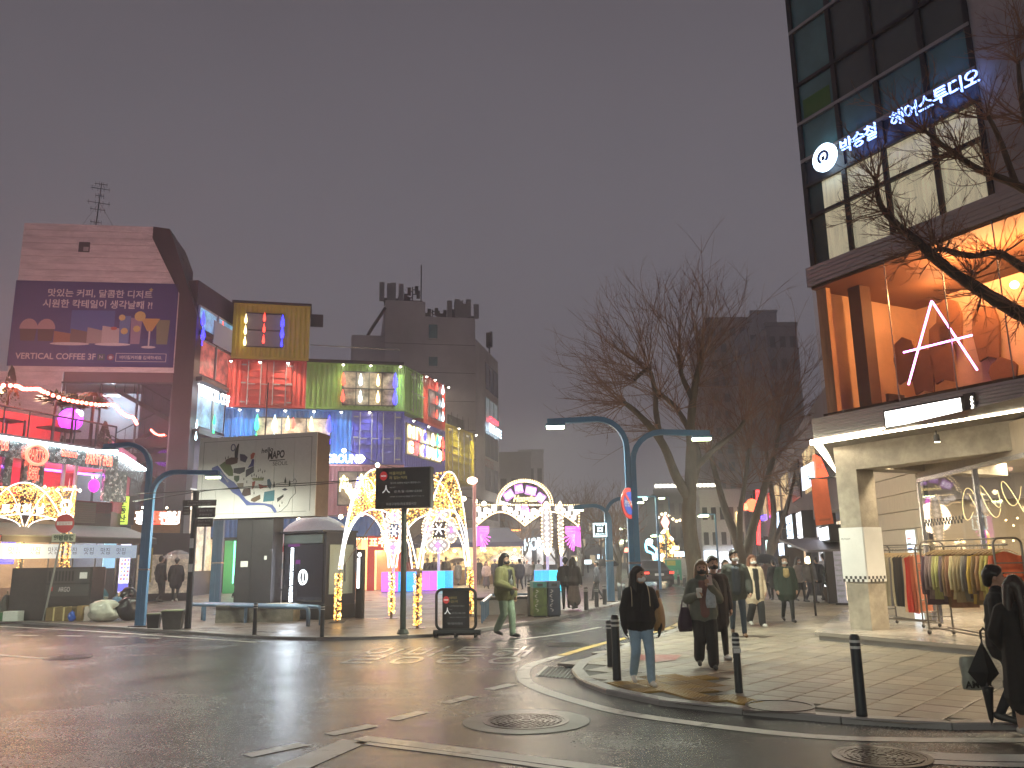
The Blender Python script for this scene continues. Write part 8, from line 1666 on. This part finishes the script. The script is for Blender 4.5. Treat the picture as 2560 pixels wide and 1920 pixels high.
    for sd in (1, -1): hcap((sd*.05, -.045, 1.725), (sd*.082, .0, 1.68), .034, .034)
    if kind == 'short': hcap((0, .06, 1.66), (0, .075, 1.58), .08, .055)
    else:
        z_ = {'long': 1.27, 'mid': 1.42, 'vlong': 1.10}.get(kind, 1.3)
        for sd in (1, -1): hcap((sd*.05, .06, 1.66), (sd*.075, .085, 1.45), .07, .058); hcap((sd*.075, .085, 1.45), (sd*.07, .10, z_), .058, .04); hcap((sd*.085, .0, 1.67), (sd*.098, .005, 1.5), .03, .028); hcap((sd*.098, .005, 1.5), (sd*.10, -.03, max(z_, 1.3)), .028, .02)
    if kind == 'curly':
        r2 = random.Random(5)
        for i in range(26): a = r2.uniform(.2, 2*PI-.2)+PI/2*-1; x, y = .12*math.sin(a+PI/2), .12*-math.cos(a+PI/2); hcap((x, abs(y)*.8 if r2.random() < .7 else y*.4, 1.56+r2.random()*.2), (x*1.1, abs(y), 1.57+r2.random()*.2), .032, .03)
    put('hair', skin_mesh('hair', hc, vx, [mh]), t)
    if g('mask'):
        mc = [(V(*hd(0, -.085, 1.585))*s, V(*hd(0, -.088, 1.60))*s, .042*s, .040*s, 0), (V(*hd(.035, -.06, 1.585))*s, V(*hd(-.035, -.06, 1.585))*s, .046*s, .046*s, 0)]
        put('face_mask', skin_mesh('face_mask', mc, vx, [mat('mask_%d' % int(g('mask')*10), (g('mask'),)*3, .7)]), t)
    if near:
        for sd in (1, -1): MB().ball(V(*hd(sd*.034, -.088, 1.655))*s, .0125*s, 8, (1.3, .7, .7)).build('eye', mat('eye_dark', (.02, .012, .01), .2), t, True); MB().tube([V(*hd(sd*.055, -.085, 1.678))*s, V(*hd(sd*.035, -.10, 1.684))*s, V(*hd(sd*.015, -.10, 1.678))*s], .004*s, 4).build('eyebrow', mh, t)
    if extra: extra(t, s)
    return t, p, s, H
def brolly(lab, c, r, m, rz=0, tilt=0, n=8, shaft=.7):
    t = thing('umbrella', lab, 'umbrella', Matrix.Translation(c) @ Matrix.Rotation(rz, 4, 'Z') @ Matrix.Rotation(tilt, 4, 'X')); vs = [(0, 0, r*.45)]; rings = (.35, .7, 1)
    for f in rings:
        for j in range(n*2): a = PI*j/n; sc = 1 if j % 2 == 0 else (1-.06*f); vs.append((r*f*sc*math.cos(a), r*f*sc*math.sin(a), r*.45*(1-f**1.9)))
    m_ = n*2; fs = [(0, 1+j, 1+(j+1) % m_) for j in range(m_)]+[(1+i*m_+j, 1+(i+1)*m_+j, 1+(i+1)*m_+(j+1) % m_, 1+i*m_+(j+1) % m_) for i in range(2) for j in range(m_)]
    MB().add(vs, fs).build('canopy', m, t, True); MB().cyl((0, 0, -shaft), (0, 0, r*.5), .008, n=6).build('shaft', m_chrome, t)
    for j in range(n): a = 2*PI*j/n; MB().tube([(r*f*math.cos(a), r*f*math.sin(a), r*.45*(1-f**1.9)-.006) for f in (0, .35, .7, 1)], .004, 4).build('rib', m_chrome, t)
    MB().cyl((0, 0, -shaft-.1), (0, 0, -shaft), .014, n=6).build('handle', m_black, t)
def tote(name, lab, c, w, h, d, m, rz, strap=None, flare=.8):
    t = thing(name, lab, 'bag', XF(c[0], c[1], c[2], rz)); vs = []; n = 12
    for i in range(7):
        f = i/6; k = (.78, .97, 1, .95, .85, .70, .52)[i]
        for j in range(n): a = 2*PI*j/n; vs.append((w/2*k*math.copysign(abs(math.cos(a))**.7, math.cos(a))*(1-.2*f*flare), d/2*k*math.sin(a), h*f))
    MB().add(vs, [(i*n+j, i*n+(j+1) % n, (i+1)*n+(j+1) % n, (i+1)*n+j) for i in range(6) for j in range(n)]+[tuple(range(n))[::-1], tuple(6*n+j for j in range(n))]).build('body', m, t, True)
    if strap: MB().tube([(-w*.25, 0, h*.9), (-w*.12, 0, h+strap), (w*.12, 0, h+strap), (w*.25, 0, h*.9)], .012, 6).build('handle', m, t)
    return t
# --- near walkers
_, pw, sw, Hw = person('woman in black jacket, blue jeans and white mask walking toward the camera', 1608, 1714, 1418, R(6), dict(top=(.008, .008, .010), pants=(.28, .41, .54), shoe=(.7, .68, .62), hem=.88, puff=.03, stride=.13, hair='long', hcol=(.016, .010, .009), mask=.85, look=R(38), armR='down', armL='bag', glove=1, flare=.02, wide=.012, collar=1))
tote('shoulder_bag', 'tan shoulder bag under the arm of the woman in blue jeans', (pw.x+.31*sw, pw.y+.10, .72), .36, .40, .15, mat('tan_leather', (.30, .17, .06), .5, noise=.3), R(70), .10)
MB_strap = thing('bag_strap', 'pale strap over the shoulders of the woman in blue jeans', 'strap', XF(pw.x, pw.y, KH)); 
for sd in (-1, 1): MB().tube(spline([(sd*.12*sw, .10, 1.46*sw), (sd*.13*sw, -.02, 1.475*sw), (sd*.135*sw, -.145*sw, 1.36*sw), (sd*.14*sw, -.165*sw, 1.18*sw)], 5), .012, 6, flat=.5).build('band', mat('strap_beige', (.40, .34, .24), .6), MB_strap)
_, pp_, sp_, _ = person('woman in open grey green jacket and black trousers photographing with a phone', 1768, 1672, 1402, R(-4), dict(top=(.12, .13, .105), inner=(.20, .09, .075), pants=(.016, .016, .018), wide=.035, hem=.80, puff=.034, stride=.09, hair='long', hcol=(.22, .13, .06), mask=.02, armL='phone', armR='cup', shoe=(.015,)*3, collar=1))
w_ = V(.09, -.27, 1.36)*sp_; t = thing('smartphone', 'pale pink phone held up by the woman in the grey green jacket', 'phone', XF(pp_.x+w_.x-.03, pp_.y+w_.y-.05, KH+w_.z+.08, 0, R(-12))); box('case', mat('phone_pink', (.55, .42, .38), .3), t, -.038, .038, -.005, .004, -.075, .075, .004); box('camera_bump', m_black, t, -.032, -.01, -.009, -.0055, .045, .068)
w_ = V(-.15, -.26, 1.20)*sp_; t = thing('paper_cup', 'white cup in the hand of the woman with the phone', 'cup', (pp_.x+w_.x+.02, pp_.y+w_.y-.06, KH+w_.z-.03)); MB().lathe([(.033, 0), (.043, .11), (.046, .115)], 14).build('cup', m_white_pl, t, True); MB().lathe([(.045, .116), (.045, .125), (.036, .14)], 14).build('lid', m_white_pl, t)
tote('shopping_bag', 'dark purple bag hanging beside the woman with the phone', (pp_.x-.27, pp_.y+.03, .58), .26, .34, .13, mat('plum_cloth', (.05, .028, .055), .7), R(20), .10)
tote('round_handbag', 'pale blue patterned round bag on the front of the woman with the phone', (pp_.x+.07, pp_.y-.20, .92), .17, .30, .04, mat('pale_bag', (.42, .48, .55), .6, noise=.3, ns=20), R(10))
person('walker in dark coat half hidden behind the woman with the phone', 1796, 1648, 1392, R(10), dict(top=(.035, .028, .03), pants=(.02, .018, .018), hem=.55, puff=.04, hair='short', hcol=(.02, .014, .012), mask=.05, shoe=(.5, .5, .5)))
person('man in dark olive jacket, navy shirt and jeans with white mask', 1848, 1592, 1376, R(-8), dict(top=(.032, .036, .028), inner=(.025, .035, .05), pants=(.035, .06, .095), shoe=(.16, .08, .03), hem=.82, puff=.05, stride=.14, hair='short', mask=.75, look=R(25), armL='fwd'))
person('woman in cream long coat and black trousers beside the man in olive', 1892, 1567, 1388, R(12), dict(top=(.60, .50, .36), iw=.2, inner=(.01, .01, .01), pants=(.012, .012, .014), shoe=(.6, .6, .58), hem=.62, puff=.05, hair='long', hcol=(.16, .06, .03), mask=.7, wide=.03))
person('woman in long dark green padded coat with curly hair walking alone', 1972, 1556, 1390, R(-3), dict(top=(.022, .035, .026), inner=(.35, .26, .12), iz=1.27, iw=.3, pants=(.012, .013, .015), hem=.66, puff=.045, stride=.10, hair='curly', hcol=(.03, .02, .012), mask=.6, shoe=(.02,)*3, hood=1, flare=.02))
_, pg, sg_, _ = person('man in olive padded jacket, pale green jeans and black mask stepping off the kerb', 1264, 1593, 1385, R(52), dict(top=(.155, .15, .06), inner=(.015, .015, .016), pants=(.20, .27, .19), shoe=(.02,)*3, hem=.86, puff=.065, stride=.12, hair='mid', mask=.02, armL='down', armR='hold', wide=.02, collar=1), gz=0)
w_ = Matrix.Rotation(R(52), 3, 'Z') @ (V(-.16, -.30, 1.08)*sg_); t = thing('drink_bottle', 'clear drink cup held by the man in the olive jacket', 'cup', (pg.x+w_.x, pg.y+w_.y, w_.z-.02)); MB().lathe([(.03, 0), (.04, .13), (.04, .14), (.02, .17)], 12).build('cup', mat('cup_clear', (.35, .38, .36), .2, alpha=.6), t, True); MB().cyl((0, 0, .16), (.02, 0, .26), .005, n=5).build('straw', m_white_pl, t)
# --- pair at the right edge
_, pe, se, He = person('woman with very long hair in an ankle length black coat at the right edge', 2588, 1844, 1440, R(158), dict(top=(.010, .008, .008), pants=(.40, .25, .18), shoe=(.35, .32, .30), hem=.34, puff=.022, flare=.03, hair='vlong', hcol=(.022, .011, .008), stride=.05, armL='pocket', armR='pocket', look=R(-20)))
_, pm, sm, Hm = person('man in black with cropped dark hair turned right beyond the long haired woman', 2532, 1816, 1415, R(62), dict(top=(.009, .009, .010), pants=(.014, .016, .022), shoe=(.03, .03, .03), hem=.80, puff=.04, hair='short', armR='bag', armL='pocket', stride=.06, collar=1, look=R(10)))
qh = gp(2452, 1800, KH); zt_ = dp(2452, 1590, qh.y).z
t = thing('folded_umbrella', 'black folded umbrella hanging from the hand at the right edge', 'umbrella', (dp(2455, 1700, qh.y-.3).x, qh.y-.3, KH)); L = zt_-KH
MB().cyl((.04, 0, .0), (.04, 0, L), .008, n=6).build('shaft', m_chrome, t); MB().lathe([(.008, .03), (.02, .06), (.045, L*.38), (.055, L*.45)], 10, (.04, 0, 0)).build('rolled_cloth', mat('brolly_black', (.010, .010, .012), .6, bump=.5, bs=20), t, True)
MB().add([(.04, 0, L*.98), (-.13, -.01, L*.62), (.02, .02, L*.40), (.17, .0, L*.60), (.04, -.05, L*.62), (.04, .05, L*.62)], [(0, 1, 4), (0, 4, 3), (1, 2, 4), (4, 2, 3), (0, 5, 1), (0, 3, 5), (1, 5, 2), (5, 3, 2)]).build('loose_fold', mat('brolly_black'), t); MB().tube([(.04, 0, L), (.04, 0, L+.07), (.07, 0, L+.1), (.10, 0, L+.07)], .012, 6).build('handle', m_black, t)
m_film = mat('clear_bag', (.62, .64, .62), .2, alpha=.35, coat=.5)
for dx, w2, h2, m__, lab in ((-.10, .26, .30, mat('grey_bag', (.30, .31, .27), .4, noise=.3, ns=5, bump=.6, bs=12), 'grey green printed plastic bag behind the folded umbrella'), (.16, .30, .46, m_film, 'clear plastic bag beside the folded umbrella')):
    c = dp(2450, 1700, qh.y); t = thing('plastic_bag', lab, 'bag', (c.x+dx+.04, qh.y-.02, dp(2468, 1722, qh.y).z)); vs = []
    for i in range(6):
        for j in range(12): a = 2*PI*j/12; k = 1+.08*math.sin(3*a+i); vs.append((w2/2*k*math.cos(a)*(1-.12*(i == 5)-.1*(i == 0)), .06*k*math.sin(a), h2*i/5))
    MB().add(vs, [(i*12+j, i*12+(j+1) % 12, (i+1)*12+(j+1) % 12, (i+1)*12+j) for i in range(5) for j in range(12)]+[tuple(range(12))[::-1]]).build('film', m__, t, True)
    if dx < 0: text('AMOR', .09, m_blackp, t, Matrix.Translation((0, -.07, .05)) @ Matrix.Rotation(PI/2, 4, 'X'), bold=.003)
    else: text('ME', .09, m_blackp, t, Matrix.Translation((.02, -.07, .05)) @ Matrix.Rotation(PI/2, 4, 'X'), bold=.003)
# --- plaza and street crowd
BK, NV, GY, BG, CR, OL, BR = (.012, .012, .014), (.02, .025, .07), (.10, .10, .11), (.36, .29, .21), (.55, .46, .33), (.06, .06, .03), (.09, .05, .03)
CROWD = [
 (1416, 1524, 1394, 170, dict(top=BK, pants=BK, hem=.86, puff=.03, shoe=BK), 'person in black with a small backpack standing near the recycling bins'),
 (1436, 1524, 1394, 150, dict(top=(.03, .02, .02), skirt=(.15, .12, .11), skirtz=.30, hem=.85, puff=.03, hair='mid'), 'person in dark top and long brown coat close beside the backpack wearer'),
 (397, 1506, 1390, 150, dict(top=(.03, .028, .03), pants=BK, hem=.80, puff=.03, stride=.12), 'man in dark jacket walking away left of the finger post'),
 (436, 1506, 1395, 195, dict(top=BK, pants=BK, hem=.62, puff=.04, stride=.22, shoe=(.6, .6, .6)), 'person in long black coat under the clear umbrella'),
 (347, 1500, 1392, 90, dict(top=(.05, .03, .03), pants=(.35, .22, .18), hem=.80, puff=.03, hair='long'), 'person half hidden behind the blue street lamp'),
 (592, 1498, 1396, 100, dict(top=BK, pants=BK, hem=.60, puff=.04, hair='mid', shoe=(.5, .5, .5)), 'person in black coat left of the map board pillar'),
 (952, 1474, 1393, 180, dict(top=BK, pants=BK, hem=.35, puff=.05), 'person in ankle length black padded coat by the red entrance'),
 (975, 1468, 1386, 170, dict(top=(.03, .035, .25), pants=BK, hem=.82, puff=.09), 'person in bright blue padded jacket by the red entrance'),
 (1024, 1470, 1392, 20, dict(top=(.42, .16, .13), pants=GY, hem=.84, puff=.03, hair='long'), 'person in coral top near the light pavilion leg'),
 (1037, 1466, 1394, 160, dict(top=BG, pants=BG, hem=.45, puff=.04), 'person in beige long coat near the light pavilion leg'),
 (1068, 1462, 1396, 0, dict(top=BK, pants=BK, puff=.03), 'person in dark clothes left of the middle cube pole'),
 (1085, 1462, 1394, 30, dict(top=NV, pants=NV, hem=.6, puff=.05), 'person in navy padded coat behind the middle cube'),
 (1103, 1460, 1400, 0, dict(top=BG, pants=GY, puff=.03, hair='long'), 'person in tan jacket right of the middle cube pole'),
 (1115, 1462, 1393, 180, dict(top=(.02, .02, .02), pants=BK, puff=.07, hood=1), 'person in black hooded jacket behind the middle cube'),
 (1136, 1460, 1404, 200, dict(top=(.42, .32, .26), pants=GY, hem=.6, puff=.04, hair='mid'), 'person in pale pink coat left of the small umbrella'),
 (1146, 1463, 1403, 150, dict(top=(.33, .31, .26), pants=(.3, .28, .23), hem=.45, puff=.05), 'person in pale grey long coat under the small beige umbrella'),
 (1160, 1458, 1396, 10, dict(top=CR, pants=(.06, .05, .05), hem=.84, puff=.04, hcol=(.08, .03, .02)), 'person in cream sweater by the right pavilion leg'),
 (1196, 1462, 1396, 0, dict(top=BK, pants=BK, hem=.4, puff=.04), 'person in long dark coat left of the gate post'),
 (1216, 1472, 1404, 15, dict(top=(.48, .36, .32), skirt=(.10, .07, .08), skirtz=.30, hem=.86, puff=.04, hair='long', hcol=(.10, .04, .03)), 'woman in pale pink jacket and plum skirt taking a picture'),
 (1238, 1466, 1398, 180, dict(top=(.03, .03, .04), pants=BK, puff=.04), 'dark clothed person behind the woman in the plum skirt'),
 (1300, 1476, 1397, 200, dict(top=(.04, .04, .05), pants=BK, hem=.7, puff=.04), 'dark clothed person right of the olive jacket man'),
 (1318, 1470, 1398, 0, dict(top=GY, pants=BK, puff=.03), 'grey clothed person beneath the festival gate'),
 (1348, 1462, 1400, 180, dict(top=(.35, .42, .48), pants=BK, hem=.85, puff=.03), 'person in pale blue top beneath the festival gate'),
 (1282, 1462, 1399, 160, dict(top=BK, pants=BK, hem=.6, puff=.04), 'dark figure under the big clear umbrella'),
 (1333, 1462, 1402, 30, dict(top=OL, pants=BK, puff=.04), 'olive clothed person beneath the festival gate'),
 (1494, 1502, 1402, 250, dict(top=(.02, .02, .03), pants=BK, stride=.2, puff=.03), 'dark clothed person leaning by the far kerb seats'),
 (1365, 1458, 1402, 0, dict(top=BK, pants=BK, hem=.5, puff=.04), 'dark figure behind the oval lights'),
 (1256, 1460, 1402, 0, dict(top=BR, pants=BK, puff=.04), 'brown clothed figure in the crowd left of the clear umbrella'),
 (1918, 1500, 1396, 175, dict(top=(.30, .20, .18), pants=BK, hem=.82, puff=.04), 'person in dusty pink jacket under the black umbrella'),
 (1940, 1502, 1400, 180, dict(top=BK, pants=BK, hem=.6, puff=.04), 'person in black next to the dusty pink jacket'),
 (2003, 1505, 1394, 30, dict(top=(.34, .28, .25), pants=BK, hem=.84, puff=.04, hair='long', mask=.7), 'masked person in pale jacket behind the green coat woman'),
 (2030, 1508, 1390, 20, dict(top=GY, inner=BK, pants=(.03, .035, .06), hem=.84, puff=.04, hcol=(.10, .06, .03)), 'person in grey top with a black vest by the stall'),
 (2050, 1505, 1392, 190, dict(top=BK, pants=GY, hem=.84, puff=.05), 'person with a black backpack by the stall'),
 (2068, 1500, 1384, 180, dict(top=(.30, .27, .25), pants=BK, hem=.8, puff=.04), 'tall pale clothed person at the stall'),
 (1880, 1492, 1400, 0, dict(top=BK, pants=BK, hem=.6, puff=.04), 'dark walker far behind the cream coat woman'),
 (1900, 1480, 1402, 180, dict(top=(.05, .04, .06), pants=BK, puff=.04), 'dark plum clothed walker far down the right pavement'),
 (1822, 1540, 1400, 0, dict(top=(.10, .03, .03), pants=BK, hem=.8, puff=.06, hair='long'), 'person in dark red jacket behind the olive jacket walker'),
]
for px, py, tp, rz, S_, lab in CROWD: person(lab, px, py, tp, R(rz), S_, near=False)
m_clr = mat('clear_vinyl', (.75, .72, .75), .15, alpha=.28, coat=.6)
q = dp(446, 1392, gp(436, 1506, KH).y); brolly('clear umbrella over the person in the long black coat at left', (q.x, q.y-.1, q.z), 36*q.y/F, m_clr, .3, .2)
q = dp(1272, 1400, 46); brolly('big clear umbrella above the crowd behind the olive jacket man', (q.x, q.y, q.z), 1.15, m_clr, .2, .1, shaft=.9)
q = dp(1142, 1402, 51); brolly('small beige umbrella in the plaza crowd', (q.x, q.y, q.z), .5, mat('beige_brolly', (.50, .40, .28), .6), .5, -.3)
q = dp(1915, 1404, gp(1918, 1500, KH).y); brolly('black umbrella over the crowd on the right pavement', (q.x, q.y, q.z), .62, mat('brolly_black'), .4, .15)
q = dp(1518, 1410, 40); brolly('black umbrella near the far lamp', (q.x, q.y, q.z), .6, mat('brolly_black'), .1, .2)
# ============================================================ MIST
hz_ = MB().box(-236, 236, -46, 336, -1, 60).build('haze', None); hz_.data.materials.clear()
M = bpy.data.materials.new('night_mist'); M.use_nodes = True; t_ = M.node_tree; t_.nodes.clear()
o_ = t_.nodes.new('ShaderNodeOutputMaterial'); pv_ = t_.nodes.new('ShaderNodeVolumePrincipled'); pv_.inputs['Density'].default_value = .0042; pv_.inputs['Color'].default_value = (.86, .83, .88, 1); pv_.inputs['Anisotropy'].default_value = .62
t_.links.new(pv_.outputs[0], o_.inputs['Volume']); hz_.data.materials.append(M); tag(hz_, kind='stuff')
bpy.data.scenes.remove(TMP)
